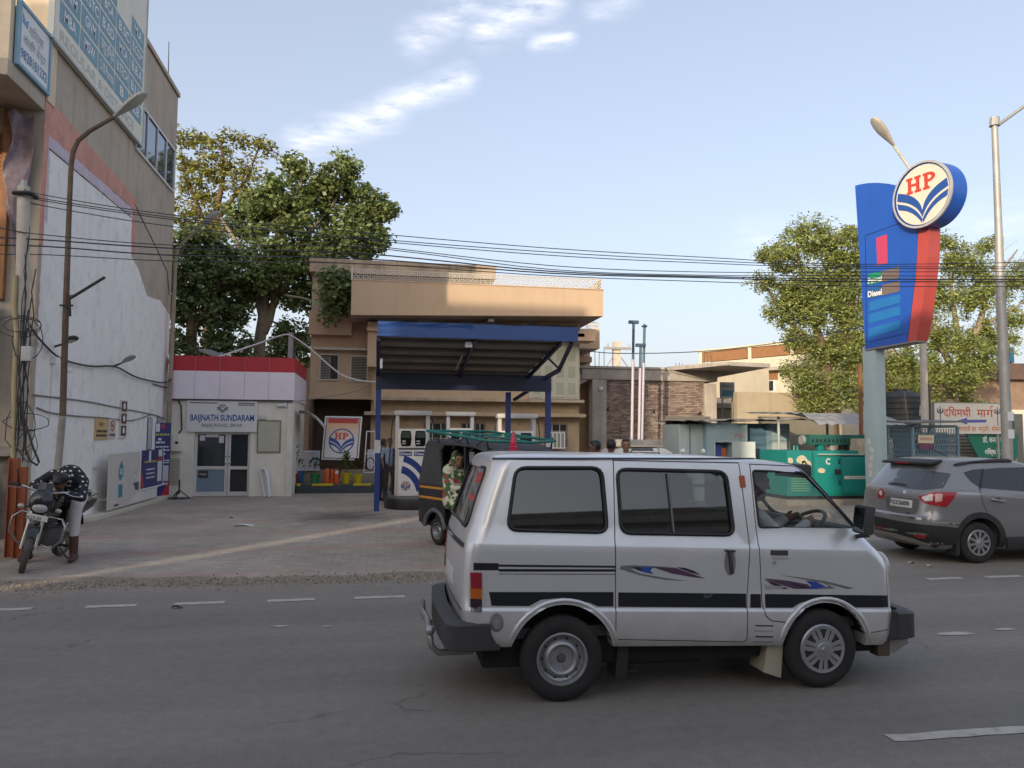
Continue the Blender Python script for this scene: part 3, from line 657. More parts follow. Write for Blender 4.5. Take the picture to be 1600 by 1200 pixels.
# tall rusty street lamp with cranked arm
bx,by=-5.38,14.15
t=thing('street_lamp','tall rusty street lamp with cranked arm beside the white wall','street lamp',(bx,by,0))
A=lambda px,py:on_y(px,py,by)
MB().cyl((bx,by,-.1),A(98,650),.062,.055,12).build('lower_pole',mat('painted_pole',(.34,.32,.28),rough=.7,var=.3,scale=4,dirta=.4,dirt=(.16,.10,.07)),t,smooth=50)
pts=[A(98,650),A(103,480),A(108,330),A(111,262),A(114,238),A(122,220),A(140,205),A(178,183)]
MB().tube(pts,[.052,.05,.042,.04,.04,.038,.036,.034],10).build('pole',m_rustpole,t,smooth=60)
e=A(178,183);cobra(t,e,A(229,146)-e,L=(A(231,147)-e).length,W=.15)
# black LED arm clamped on that pole
c=A(107,483);q=A(112,467);e=A(166,434)
t=thing('led_lamp','thin black LED lamp on an arm clamped to the rusty pole','street lamp',tuple(A(107,490)))
MB().tube([A(104,478)+Vector((.05,-.06,0)),A(112,495)+Vector((0,-.06,0)),A(111,462)+Vector((0,-.06,0)),q.lerp(e,.12)+Vector((0,-.06,0))],.018,6).build('arm',m_black,t)
MB().bar(q+Vector((0,-.06,0)),e+Vector((0,-.06,0)),.07,.035).build('lamp_head',m_black,t,bevel=.008)
MB().bar(A(100,478)+Vector((-.05,-.05,0)),A(114,478)+Vector((.02,-.05,0)),.03).build('clamp',m_black,t)
# second pole, at the far end of the wall beside the kiosk
bx2,by2=-5.68,22.4
t=thing('street_lamp','slim street lamp at the corner between white wall and kiosk','street lamp',(bx2,by2,0))
A2=lambda px,py:on_y(px,py,by2)
pts=[Vector((bx2,by2,-.05)),A2(266,600),A2(271,480),A2(274,410),A2(277,392),A2(285,380),A2(310,357)]
MB().tube(pts,[.07,.065,.06,.05,.05,.045,.045],8).build('pole',mat('buff_pole',(.33,.27,.20),rough=.75,var=.25,dirta=.3),t,smooth=60)
e=A2(310,357);cobra(t,e,A2(342,331)-e,L=(A2(342,331)-e).length,W=.16)
# small lamps fixed on the wall
def wall_lamp(px0,py0,px1,py1,label,m):
    a=on_x(px0,py0,WX+.05);d=raydir(px1,py1)
    t0=(Vector((WX+.5,0,0)).x)/d.x;b=CP+d*((WX+.5)/d.x)
    t=thing('wall_lamp',label,'lamp',tuple(a));MB().tube([a-Vector((.06,0,0)),a.lerp(b,.35)],.02,6).build('bracket',m_black,t)
    cobra(t,a.lerp(b,.3),b-a,L=(b-a).length*.75,W=.10,m=m);return t
wall_lamp(90,542,117,528,'small dark lamp on the white wall left of the pole',m_black)
wall_lamp(180,573,209,557,'small grey lamp on the white wall over the wire',m_galv)
t=thing('security_camera','small white camera box on the white wall below the dark lamp','camera',tuple(on_x(82,565,WX)))
c=on_x(81,563,WX);MB().box(WX,WX+.1,c.y-.1,c.y+.1,c.z-.06,c.z+.06).build('junction_box',m_white,t)
c2=on_x(88,573,WX);MB().cyl((WX+.1,c2.y,c2.z-.02),(WX+.28,c2.y-.05,c2.z-.08),.05,.045,10).build('camera_barrel',m_white,t,smooth=40)
MB().tube([(WX+.02,c.y,c.z-.06),(WX+.02,c.y-.02,c.z-1.1)],.012,5).build('conduit',m_white,t)
# ------------------------------------------------------------------ signs on the white wall
def printed_lines(parent,x,y0,y1,zs,m,h=.03,gap=.5):
    mb=MB()
    for z in zs:
        y=y0
        while y<y1-.02:
            L=min(rnd.uniform(.05,.16),y1-y);mb.poly([(x,y,z),(x,y+L,z),(x,y+L,z+h),(x,y,z+h)]);y+=L+.022
    return mb.build('print',m,parent,fix=False,kind='stuff')
def rect_on_wall(px0,py0,px1,py1):
    a,b=on_x(px0,py0,WX),on_x(px1,py1,WX);return a.y,b.y,b.z,a.z
def wall_sign(name,label,px,m,t=.03,cat='sign'):
    y0,y1,z0,z1=px;o=thing(name,label,cat,(WX,(y0+y1)/2,z0));xpanel(MB(),y0,y1,z0,z1,WX+.008,t).build('panel',m,o);return o,y0,y1,z0,z1,WX+.008+t+.002
m_ink=mat('dark_ink',(.06,.05,.06),var=0,rough=.7)
o,y0,y1,z0,z1,x=wall_sign('notice_sign','ochre notice sign with two lines of print on the white wall',(17.27,18.02,1.60,2.04),mat('ochre_enamel',(.62,.43,.19),rough=.5,var=.1))
printed_lines(o,x,y0+.05,y1-.05,(z0+.06,z0+.15),m_ink,.055);letters('lettering','सूचना',m_ink,o,(x,(y0+y1)/2-.05,z1-.15),(0,1,0),(0,0,1),.08)
o,y0,y1,z0,z1,x=wall_sign('no_smoking_sign','cream no smoking sign with red ring beside the ochre notice',(18.06,18.52,1.62,2.06),mat('cream_enamel',(.70,.63,.53),rough=.5,var=.08))
MB().lathe([(.095,0),(.125,0),(.125,.004),(.095,.004)],(x-.002,(y0+y1)/2,z0+.28),(1,0,0),20).build('red_ring',mat('sign_red',(.42,.05,.045),var=.05),o)
MB().bar((x+.001,(y0+y1)/2-.07,z0+.35),(x+.001,(y0+y1)/2+.07,z0+.21),.003,.022,up=(0,1,1)).build('red_slash',mat('sign_red',(.42,.05,.045)),o)
MB().box(x,x+.003,(y0+y1)/2-.08,(y0+y1)/2+.06,z0+.27,z0+.295).build('cigarette',m_ink,o)
letters('lettering','NO SMOKING',m_ink,o,(x,(y0+y1)/2,z0+.05),(0,1,0),(0,0,1),.06,fit=.38,bold=.03)
o,y0,y1,z0,z1,x=wall_sign('icon_sign','tall narrow cream sign with three dark warning icons',(18.80,19.28,1.62,2.50),mat('cream_enamel',(.70,.63,.53)))
for i in range(3):
    zz=z0+.06+i*.28;p=MB().box(x-.001,x+.003,y0+.06,y1-.06,zz,zz+.23).build('icon_square',mat('aubergine_print',(.10,.04,.07),var=.05),o)
    g=MB();c=Vector((x+.005,(y0+y1)/2,zz+.12))
    [g.lathe([(.03,0),(.075,0)],c,(1,0,0),12),g.box(c.x-.001,c.x+.001,c.y-.035,c.y+.035,c.z-.07,c.z+.04),g.prism([c+Vector((0,-.07,-.05)),c+Vector((0,.07,-.05)),c+Vector((0,0,.08))],(.002,0,0))][i]
    g.build('icon',mat('flex_white',(.66,.7,.7)),p)
for nm,a,lab in(('paper_notice',(21.0,21.35,1.33,2.12),'tall white paper notice with print beside the end of the wall'),('licence_notice',(21.85,22.2,1.5,2.16),'white framed licence sheet above the blue standee')):
    o,y0,y1,z0,z1,x=wall_sign(nm,lab,a,mat('paper_white',(.55,.58,.60),var=.05),.015)
    printed_lines(o,x,y0+.05,y1-.05,[z0+.06+.07*i for i in range(int((z1-z0-.2)/.07))],mat('print_grey',(.42,.45,.46)),.03)
    f=MB()
    for b in((y0-.015,y0,z0,z1),(y1,y1+.015,z0,z1),(y0,y1,z0-.015,z0),(y0,y1,z1,z1+.015)):f.box(x-.02,x+.004,*b)
    f.build('frame',m_ink,o)
    letters('lettering','HP',mat('print_blue',(.1,.22,.4)),o,(x,(y0+y1)/2,z1-.12),(0,1,0),(0,0,1),.07)
# low cream plinth along the wall
single('wall_plinth','low cream concrete plinth along the foot of the white wall','plinth',MB().prism([(WX,16.2,-.02),(WX+.34,16.6,-.02),(WX+.34,22.3,-.02),(WX,22.3,-.02)],(0,0,.1)),mat('cream_concrete',(.62,.56,.46),rough=.9,var=.15,dirta=.4,bump=.3),loc=(WX,19,0),bevel=.01)
# big grey hoarding leaning on its brackets
t=thing('hoarding','wide grey advertising hoarding standing on brackets against the white wall','hoarding',(WX+.25,18.9,.1))
HX=WX+.30
HA,HB=(17.45,21.0)
MB().box(HX-.05,HX,HA,HB,.12,1.30).build('panel',mat('hoarding_grey',(.62,.58,.53),rough=.55,var=.07,dirta=.2),t)
for z in(.35,1.0):MB().bar((WX,17.3,z),(HX-.02,17.5,z),.03).build('bracket',m_galv,t)
MB().prism([(HX+.002,18.7,.14),(HX+.002,20.9,.14),(HX+.002,20.9,.45),(HX+.002,20.2,.62)],(.002,0,0)).build('print_wedge',mat('hoarding_pale',(.74,.71,.67),var=.05),t)
MB().prism([(HX+.002,19.2,.42),(HX+.002,20.3,.42),(HX+.002,20.5,.6),(HX+.002,19.0,.6)],(.003,0,0)).build('print_device',mat('hoarding_dark',(.10,.10,.105),var=.1),t)
m_aq=mat('print_aqua',(.05,.25,.33),var=.05)
MB().prism([(HX+.002,17.98,.78),(HX+.002,18.1,.70),(HX+.002,18.28,.80),(HX+.002,18.28,1.0),(HX+.002,18.15,1.14),(HX+.002,18.02,1.02)],(.003,0,0)).build('print_badge',m_aq,t)
MB().box(HX+.002,HX+.005,18.0,18.26,.34,.62).build('print_badge',m_aq,t)
MB().lathe([(.03,0),(.075,0)],(HX+.006,18.14,.9),(1,0,0),12).build('print_dot',mat('hoarding_pale',(.74,.71,.67)),t)
letters('lettering','OO',mat('hoarding_pale',(.74,.71,.67)),t,(HX+.002,19.25,.5),(0,1,0),(0,0,1),.28,bold=.02)
letters('lettering','15 दिन',mat('hoarding_pale',(.74,.71,.67)),t,(HX+.002,19.1,.86),(0,1,0),(0,0,1),.16,bold=.02)
MB().box(HX+.002,HX+.005,17.75,18.05,.17,.21).build('print_footer',m_ink,t)
# blue banner on the hoarding, blue standee
m_navy=mat('flex_navy',(.035,.03,.15),rough=.4,var=.06)
m_redp=mat('flex_red',(.45,.03,.06),rough=.4,var=.05);m_yel=mat('print_yellow',(.42,.42,.06),var=0);m_wp=mat('print_white',(.66,.66,.7),var=0)
t=thing('offer_banner','navy offer banner with white tickets hung over the hoarding','banner',(HX+.02,20.2,.5))
b0,b1,c0,c1=19.45,21.35,.42,1.33;BXX=HX+.03
MB().box(HX+.006,BXX,b0,b1,c0,c1).build('panel',m_navy,t)
f=MB()
for b in((b0-.02,b0,c0-.02,c1+.02),(b1,b1+.02,c0-.02,c1+.02),(b0,b1,c0-.03,c0)):f.box(HX+.004,BXX+.004,*b)
f.build('frame',mat('flex_white',(.66,.7,.7)),t)
MB().prism([(BXX+.001,b0,c0),(BXX+.001,b0+.28,c0),(BXX+.001,b0+.2,c0+.22),(BXX+.001,b0,c0+.5)],(.002,0,0)).build('print_flame',m_redp,t)
MB().prism([(BXX+.001,b1-.5,c0+.1),(BXX+.001,b1-.12,c0+.1),(BXX+.001,b1-.12,c1-.3),(BXX+.001,b1-.5,c1-.3)],(.002,0,0)).build('print_ticket',m_wp,t)
MB().box(BXX+.001,BXX+.003,b1-.45,b1-.12,c1-.18,c1-.01).build('print_ticket',m_wp,t)
MB().box(BXX+.001,BXX+.003,b1-.5,b1-.12,c1-.3,c1-.2).build('print_band',m_redp,t)
MB().box(BXX+.001,BXX+.003,b0+.62,b0+.8,c1-.28,c1-.02).build('print_logo',m_wp,t)
printed_lines(t,BXX+.002,b0+.3,b1-.6,(c0+.6,),m_yel,.05);printed_lines(t,BXX+.002,b0+.45,b1-.75,(c0+.22,c0+.32,c0+.42),m_wp,.035)
t=thing('roll_up_standee','tall navy and red roll-up standee beside the kiosk','standee',(-5.45,21.8,0))
p0,p1=on_y(233,690,21.6),on_y(266,690,22.15);ax,ay=p0.x,p0.y;ux=Vector((p1.x-p0.x,p1.y-p0.y,0));LW=ux.length;ux=ux.normalized();un=Vector((ux.y,-ux.x,0))
def SP(u,z,d=0.):return Vector((ax,ay,z))+ux*(u*LW)+un*d
def squad(u0,u1,z0,z1,d,nm,m,th=.002):return MB().prism([SP(u0,z0,d),SP(u1,z0,d),SP(u1,z1,d),SP(u0,z1,d)],un*th).build(nm,m,t)
squad(0,1,.03,2.02,0,'panel',m_navy,.012)
for pts,nm,m in(([(0,.04),(.45,.04),(.3,.22),(.1,.28),(0,.5)],'print_flame',m_redp),([(.6,.04),(1,.04),(1,.7),(.92,.4),(.75,.22)],'print_flame',m_redp),([(.05,.04),(.4,.04),(.2,.17)],'print_flame',mat('flex_orange',(.5,.14,.02),var=0))):
    MB().prism([SP(u,z,.013+.001*(len(pts)==3))for u,z in pts],un*.002).build(nm,m,t)
squad(.07,.47,.30,1.02,.014,'print_ticket',m_wp);squad(.07,.47,.76,.88,.017,'print_band',m_redp)
squad(.28,.46,1.78,2.0,.014,'print_logo',m_wp);squad(.54,.68,1.86,1.98,.014,'print_logo',m_redp);squad(.55,.64,.9,1.08,.014,'print_slip',m_wp)
def slines(u0,u1,zs,m,h):
    mb=MB()
    for z in zs:
        u=u0
        while u<u1-.03:
            L=min(rnd.uniform(.06,.2),u1-u);mb.poly([SP(u,z,.0165),SP(u+L,z,.0165),SP(u+L,z+h,.0165),SP(u,z+h,.0165)]);u+=L+.03
    mb.build('print',m,t,fix=False,kind='stuff')
slines(.05,.97,(1.68,),m_yel,.05);slines(.2,.95,(1.36,1.27),m_wp,.035);slines(.3,.75,(1.47,1.16),m_wp,.05);slines(.7,.97,(1.0,.94),m_wp,.03);slines(.5,.9,(.36,),m_wp,.06);slines(.4,.55,(1.55,),m_wp,.06)
squad(.53,.94,.46,.88,.014,'blank_panel',mat('print_pale',(.5,.5,.54),var=.05))
MB().bar(SP(.0,.03,-.06),SP(1,.03,-.06),.12,.06,up=(0,0,1)).build('base',m_galv,t)
# folded black tripod
t=thing('tripod_stand','small black tripod foot standing by the kiosk wall','stand',tuple(on_g(281,778)))
c=on_g(281,778);c.y-=.1
MB().cyl(c+Vector((0,0,.12)),c+Vector((0,0,.5)),.022,.022,8).build('post',m_black,t)
for a in(.3,2.4,4.5):MB().bar(c+Vector((0,0,.22)),c+Vector((.26*math.cos(a),.16*math.sin(a),.015)),.025).build('leg',m_black,t)
MB().lathe([(0,.0),(.3,.0),(.3,.012),(0,.012)],c,(0,0,1),16).build('foot_plate',m_black,t)
# ------------------------------------------------------------------ concrete utility pole with its tangle of cable
ux0,uy0=-5.27,12.6
t=thing('utility_pole','grey concrete utility pole wrapped in cables at the left edge','pole',(ux0,uy0,0))
m_conc=mat('pole_concrete',(.52,.48,.41),rough=.85,var=.2,scale=3,bump=.3,dirta=.35,streak=.3)
tp=on_y(37,292,uy0)
MB().tube([(ux0,uy0,-.1),(ux0-.03,uy0,2.5),(tp.x,uy0,tp.z)],[.115,.10,.085],14).build('shaft',m_conc,t,smooth=50)
MB().cyl((tp.x,uy0,tp.z),(tp.x,uy0,tp.z+.10),.06,.035,10).build('cap',m_galv,t,smooth=40)
MB().tube([(tp.x-.1,uy0-.1,tp.z-.13),(tp.x+.12,uy0-.12,tp.z-.12),(tp.x+.2,uy0,tp.z-.16)],.035,6).build('clamp',m_black,t)
m_cable=mat('black_cable',(.045,.043,.042),rough=.6,var=0);m_cable2=mat('grey_cable',(.22,.21,.19),rough=.6,var=.1)
random.seed(5)
cab=MB()
for i in range(6):  # loops of spare cable
    c=on_y(rnd.uniform(28,48),rnd.choice([372,420,480,505,520,655,690]),uy0-.12);a,b=rnd.uniform(.12,.32),rnd.uniform(.1,.4);ph=rnd.uniform(0,6)
    cab.tube([c+Vector((a*math.cos(k*.45+ph)+rnd.uniform(-.02,.02),-.04*math.sin(k*.9),b*math.sin(k*.45+ph)-b*.3))for k in range(14)],.007,4,closed=True)
for i in range(7):  # cables running down the pole
    x=ux0+rnd.uniform(-.11,.13);z=rnd.uniform(3,5);pts=[]
    while z>rnd.uniform(.6,2.2):pts.append((x+rnd.uniform(-.03,.03),uy0-.12+rnd.uniform(-.02,.02),z));z-=.35
    if len(pts)>2:cab.tube(pts,rnd.choice([.006,.009,.013]),4)
cab.build('cable_tangle',m_cable,t,kind='stuff')
mb=MB()
L=[(12,690),(32,640),(50,745),(56,762),(60,740),(48,690),(35,655)]
mb.tube([on_y(a+28 if a<30 else a,b,uy0-.15)for a,b in[(34,640),(42,668),(52,700),(61,722),(58,727),(47,720),(39,700),(37,660),(35,640)]],.016,6);mb.build('hanging_loop',m_cable,t,smooth=60)
MB().tube([on_y(x,y,uy0-.11)for x,y in((24,430),(22,480),(26,520),(22,600),(21,690),(20,750))],.035,8).build('conduit',mat('ochre_conduit',(.45,.36,.2),rough=.6,var=.2),t,smooth=60)
MB().obox(on_y(43,553,uy0-.1),.07,.06,.11).build('junction_box',mat('box_white',(.5,.5,.47),var=.1),t,bevel=.01)
# orange guard posts
for i,(px,lab)in enumerate(((19,'orange steel guard post, left one of the pair at the pole foot'),(32,'orange steel guard post, right one of the pair at the pole foot'))):
    y=12.0-.1*i;c=on_y(px,800,y);t=thing('guard_post',lab,'post',(c.x,y,0),group='orange guard posts')
    MB().box(c.x-.055,c.x+.055,y-.008,y+.008,-.05,1.38-.12*i).build('web',mat('orange_steel',(.33,.10,.042),rough=.7,var=.3,dirta=.35,dirt=(.15,.07,.04)),t)
    for s in(-1,1):MB().box(c.x+s*.055-.006,c.x+s*.055+.006,y-.05,y+.05,-.05,1.38-.12*i).build('flange',mat('orange_steel',(.33,.10,.042)),t)
# scrubby weeds at the very left
# ================================================================== STATION: kiosk, main house, canopy, pumps
m_offwhite=mat('off_white_wall',(.80,.755,.66),rough=.85,var=.08,scale=2,streak=.2,dirta=.15,bump=.12)
m_redflex=mat('fascia_red',(.48,.025,.038),rough=.45,var=.07)
m_lav=mat('fascia_lavender',(.82,.74,.80),rough=.5,var=.05)
m_alu=mat('aluminium_white',(.62,.60,.57),rough=.45,var=.06)
m_dglass=mat('dark_door_glass',(.022,.026,.032),rough=.08,var=0,spec=.8)
KX0,KX1,KY,KB=-5.72,-2.42,22.6,26.1
K=thing('kiosk','small off-white station office kiosk with red and lavender fascia','kiosk',(-4,24,0))
dx0,dx1,dz=-5.05,-3.56,1.80
mb=MB();mb.box(KX0,dx0,KY,KB,-.02,2.7).box(dx1,KX1,KY,KB,-.02,2.7).box(dx0,dx1,KY,KB,dz,2.7).box(dx0,dx1,KY+1.6,KB,-.02,dz);mb.build('wall',m_offwhite,K,weld=.0005)
for x0,x1,z0,z1,nm,m in((KX0-.02,KX1+.04,3.48,3.90,'red_fascia',m_redflex),(KX0-.02,KX1+.04,2.70,3.48,'lavender_fascia',m_lav)):
    MB().box(x0,x1,KY-.12,KB+.02,z0,z1).build(nm,m,K)
mb=MB()
for i in range(1,5):x=KX0+(KX1-KX0)*i/5;mb.box(x-.004,x+.004,KY-.123,KY-.119,2.72,3.88)
mb.build('panel_joint',mat('joint_grey',(.3,.25,.3)),K,kind='stuff')
MB().box(KX0,KX1,KY-.10,KY,2.66,2.70).build('fascia_lip',mat('lip_dark',(.06,.05,.06)),K)
# door leaves
for x0,x1,nm in((dx0,-4.17,'fixed_leaf'),(-4.16,dx1,'open_leaf')):
    d=MB();y0,y1=KY+.10,KY+.16;f=.07
    d.box(x0,x0+f,y0,y1,0,dz).box(x1-f,x1,y0,y1,0,dz).box(x0+f,x1-f,y0,y1,0,.12).box(x0+f,x1-f,y0,y1,dz-.08,dz).box(x0+f,x1-f,y0,y1,.74,.83)
    d=d.build('door',m_alu,K)
    MB().box(x0+f,x1-f,y0+.02,y0+.03,.83,dz-.08).build('glass_pane',m_dglass,d)
    MB().box(x0+f,x1-f,y0+.02,y0+.03,.12,.74).build('lower_panel',mat('door_panel_blue',(.20,.26,.33),rough=.35,var=.05)if nm=='fixed_leaf' else m_dglass,d)
    for zz in((.9,1.1)if nm=='fixed_leaf' else(.9,1.1)):MB().cyl(((-4.21 if nm=='fixed_leaf' else-4.12),y0-.005,zz),((-4.21 if nm=='fixed_leaf' else-4.12),y0-.03,zz),.018,n=8).build('handle',m_black,d)
mb=MB().box(-4.92,-4.68,KY+.085,KY+.098,.52,.70);p=mb.build('door_notice',mat('notice_black',(.03,.03,.03)),K);letters('lettering','PULL',m_wp,p,(-4.8,KY+.083,.58),(1,0,0),(0,0,1),.06)
for x,z,a,b in((-4.86,1.62,.14,.16),(-4.6,1.68,.34,.08),(-4.35,1.58,.13,.2)):MB().box(x-a/2,x+a/2,KY+.11,KY+.118,z-b/2,z+b/2).build('glass_sticker',m_wp,K)
# corner column, pipe ends, notice board, meter box
MB().box(KX1-.14,KX1+.02,KY-.06,KY-.001,-.02,2.6).build('corner_column',mat('column_white',(.70,.67,.6),streak=.25),K)
MB().box(KX0,KX0+.05,KY-.05,KY,-.02,2.6).build('rain_pipe',m_offwhite,K)
t=thing('kiosk_sign','white name board with blue letters over the kiosk door','sign board',(-4.3,KY,1.8))
MB().box(-5.25,-3.38,KY-.07,KY-.005,1.79,2.66).build('panel',mat('board_pale',(.72,.70,.69),rough=.4,var=.04),t)
fy=KY-.072
letters('lettering','BAIJNATH SUNDARAM',mat('sign_blue',(.02,.08,.28),var=0),t,(-4.31,fy,2.10),(1,0,0),(0,0,1),.17,fit=1.70,bold=.022)
letters('lettering','BAJAJ ROAD, SIKAR',mat('sign_greyblue',(.14,.16,.2),var=0),t,(-4.31,fy,1.93),(1,0,0),(0,0,1),.09,fit=1.08,bold=.012)
def bez(a,b,c,n=10):return[Vector(a)*(1-t)**2+Vector(b)*2*t*(1-t)+Vector(c)*t*t for t in[i/n for i in range(n+1)]]
m_hpb=mat('emblem_blue',(.018,.075,.30),rough=.35,var=.05);m_hpr=mat('emblem_red',(.52,.05,.03),rough=.4,var=.05);m_hpw=mat('emblem_cream',(.66,.61,.50),rough=.4,var=.05)
def emblem(parent,c,ux,uz,r,disc=True,ring=True,d=.003,red=None,blue=None,white=None):
    """round fuel-station emblem: ring, red slab letters, blue blades opening from a stem"""
    c,ux,uz=Vector(c),Vector(ux).normalized(),Vector(uz).normalized();nn=ux.cross(uz);blue=blue or m_hpb;red=red or m_hpr
    Pt=lambda x,y,k=1:c+ux*(x*r)+uz*(y*r)+nn*(d*k)
    circ=lambda rr,n=40:[(rr*math.cos(2*math.pi*i/n),rr*math.sin(2*math.pi*i/n))for i in range(n)]
    if disc:MB().prism([Pt(x,y,0)for x,y in circ(.97)],nn*d).build('emblem_disc',white or m_hpw,parent)
    if ring:
        mb=MB();a,b=circ(1.0),circ(.90);mb.v=[Pt(x,y,1.2)for x,y in a+b];mb.f=[(i,(i+1)% 40,40+(i+1)% 40,40+i)for i in range(40)];mb.mi=[0]*40;mb.build('emblem_ring',blue,parent,fix=False)
    for s in(-1,1):
        for top,bot in((((0,-.50),(.12,.08),(.95,.30)),((0,-.74),(.22,-.16),(.99,.02))),(((.0,-.80),(.28,-.22),(.99,-.06)),((.02,-.93),(.34,-.38),(.95,-.28)))):
            A=bez(*top);B=bez(*bot);mb=MB();q=[]
            for p in A+B[::-1]:
                L=math.hypot(p[0],p[1]);k=min(1,.93/L);q.append(Pt(p[0]*k*s,p[1]*k,1.3))
            mb.v=q;n=len(A);mb.f=[(i,i+1,2*n-2-i,2*n-1-i)if s>0 else(2*n-1-i,2*n-2-i,i+1,i)for i in range(n-1)];mb.mi=[0]*(n-1);mb.build('emblem_blade',blue,parent,fix=False)
    mb=MB()
    def bx(x0,x1,y0,y1):mb.poly([Pt(x0,y0,1.6),Pt(x1,y0,1.6),Pt(x1,y1,1.6),Pt(x0,y1,1.6)])
    y0,y1=.12,.66
    for x in(-.44,-.14):bx(x-.065,x+.065,y0+.09,y1-.09);bx(x-.12,x+.12,y0,y0+.09);bx(x-.12,x+.12,y1-.09,y1)
    bx(-.375,-.205,.35,.44)
    bx(.10,.23,y0+.09,y1-.09);bx(.05,.29,y0,y0+.09);bx(.05,.23,y1-.09,y1)
    A=[(.23+.27*math.cos(a),.50+.16*math.sin(a))for a in[math.pi/2-i*math.pi/10 for i in range(11)]];B=[(.23+.13*math.cos(a),.50+.07*math.sin(a))for a in[math.pi/2-i*math.pi/10 for i in range(11)]]
    n0=len(mb.v);mb.v+=[Pt(x,y,1.6)for x,y in A+B];mb.f+=[(n0+i+1,n0+i,n0+11+i,n0+12+i)for i in range(10)];mb.mi+=[0]*10
    return mb.build('emblem_letters',red,parent,fix=False)
emblem(t,(-4.31,fy,2.45),(1,0,0),(0,0,1),.16,disc=False,ring=False,red=mat('sign_greyblue',(.14,.16,.2)),blue=mat('sign_greyblue',(.14,.16,.2)))
for a,L in((-5.2,.75),(-3.9,.45)):
    mb=MB();
    for k in range(2 if a>-4 else 1):mb.box(a,a+L,fy-.001,fy+.002,2.58-.05*k,2.605-.05*k)
    mb.build('print',m_ink,t,kind='stuff')
t=thing('notice_board','framed yellowed price notice beside the kiosk door','notice board',(-3.05,KY,1.2))
MB().box(-3.34,-2.76,KY-.04,KY-.003,1.25,2.1).build('panel',mat('yellowed_paper',(.50,.47,.36),rough=.5,var=.08),t)
f=MB()
for b in((-3.37,-3.34,1.22,2.13),(-2.76,-2.73,1.22,2.13),(-3.34,-2.76,1.22,1.25),(-3.34,-2.76,2.1,2.13)):f.box(b[0],b[1],KY-.055,KY-.003,b[2],b[3])
f.build('frame',mat('frame_olive',(.2,.2,.14)),t)
mb=MB()
for i in range(11):mb.box(-3.28,-3.28+rnd.uniform(.15,.4),KY-.043,KY-.039,1.4+.055*i,1.415+.055*i)
mb.build('print',mat('print_grey',(.42,.45,.46)),t,kind='stuff')
t=thing('meter_box','off-white electric meter box on the kiosk wall beside the standee','box',(-5.5,KY,1.3))
MB().box(-5.70,-5.36,KY-.2,KY-.002,1.25,1.72).build('box',m_offwhite,t,bevel=.01)
MB().box(-5.50,-5.42,KY-.205,KY-.199,1.45,1.52).build('dial',m_black,t)
MB().box(-5.68,-5.40,KY-.04,KY-.002,.35,1.05).build('louvre_panel',mat('yellowed_plastic',(.46,.44,.36),var=.08),t)
mb=MB()
for i in range(7):mb.box(-5.67,-5.41,KY-.045,KY-.039,.42+.09*i,.425+.09*i)
mb.build('louvre_line',mat('joint_tan',(.25,.23,.18)),t,kind='stuff')
single('switch_box','small white switch box over the price notice on the kiosk','box',MB().box(-3.33,-3.13,KY-.07,KY-.002,2.15,2.27),m_alu,loc=(-3.2,KY,2.2),bevel=.008)
t=thing('kiosk_camera','white bullet camera under the right corner of the kiosk fascia','camera',(-2.7,KY,2.55))
MB().cyl((-2.85,KY-.09,2.54),(-2.65,KY-.05,2.56),.045,n=10).build('camera_barrel',m_wp,t,smooth=40);MB().box(-2.66,-2.58,KY-.06,KY-.002,2.5,2.62).build('mount',m_wp,t)
mb=MB().tube([(-2.95,KY-.35,.0),(-3.03,KY-.2,.5),(-3.10,KY-.12,.74),(-3.2,KY-.04,.76)],.05,8);single('drain_hose','bent white plastic pipe leaning against the kiosk wall','pipe',mb,m_wp,loc=(-3,KY-.2,0),smooth=60)
mb=MB().tube([(-3.08,KY-.3,.0),(-3.2,KY-.15,.45),(-3.26,KY-.05,.7)],.03,8);single('drain_hose','thin white plastic pipe standing left of the bent one','pipe',mb,m_wp,loc=(-3.1,KY-.2,0),smooth=60)
mb=MB().tube([(-5.5,KY-.03,2.66),(-5.42,KY-.04,2.5),(-5.4,KY-.03,2.2),(-5.38,KY-.03,1.85),(-5.45,KY-.03,1.75)],.02,6);single('black_hose','thin black cable dropping down the kiosk wall to the meter box','cable',mb,m_cable,loc=(-5.4,KY,2))
single('torn_awning','torn white sheet awning on the right side of the kiosk','awning',MB().grid(lambda u,v:Vector((-2.36+.75*u,23.1+1.6*v,2.42-.45*u*u+.05*math.sin(v*9+u*3))),6,6),mat('old_sheet',(.5,.48,.44),dirta=.5),loc=(-2.1,23.8,2.3),fix=False,smooth=60)
# ------------------------------------------------------------------ raised platform with its things
PZ=.26
t=thing('platform','raised dark green kerbed platform between kiosk and pumps','platform',(-1.2,24.6,0))
MB().box(-2.38,.1,23.62,29,-.02,PZ-.02).build('kerb',mat('dark_green_kerb',(.035,.05,.052),rough=.6,var=.2,dirta=.3,dirt=(.1,.09,.08)),t)
MB().box(-2.38,.1,23.75,29,PZ-.02,PZ).build('floor',mat('platform_floor',(.16,.14,.12),var=.2),t)
for x0,x1 in((-2.37,-2.25),(-1.93,-1.32),(-.72,-.2)):MB().box(x0,x1,23.605,23.76,PZ-.05,PZ+.012).build('yellow_block',mat('kerb_yellow',(.50,.40,.02),rough=.6,var=.15),t)
def bucket(name,px,y,r0,r1,h,m,label,cat='planter',grp=None):
    x=on_y(px,745,y).x;o=thing(name,label,cat,(x,y,PZ),group=grp)
    MB().lathe([(0,0),(r0,0),(r1,h),(r1+.015,h),(r1+.015,h-.04),(r1-.01,h-.04)],(x,y,PZ),(0,0,1),16).build('pot',m,o,smooth=40)
    MB().lathe([(0,h-.05),(r1-.01,h-.05)],(x,y,PZ),(0,0,1),12).build('soil',mat('dark_soil',(.05,.035,.025)),o)
    return o,x
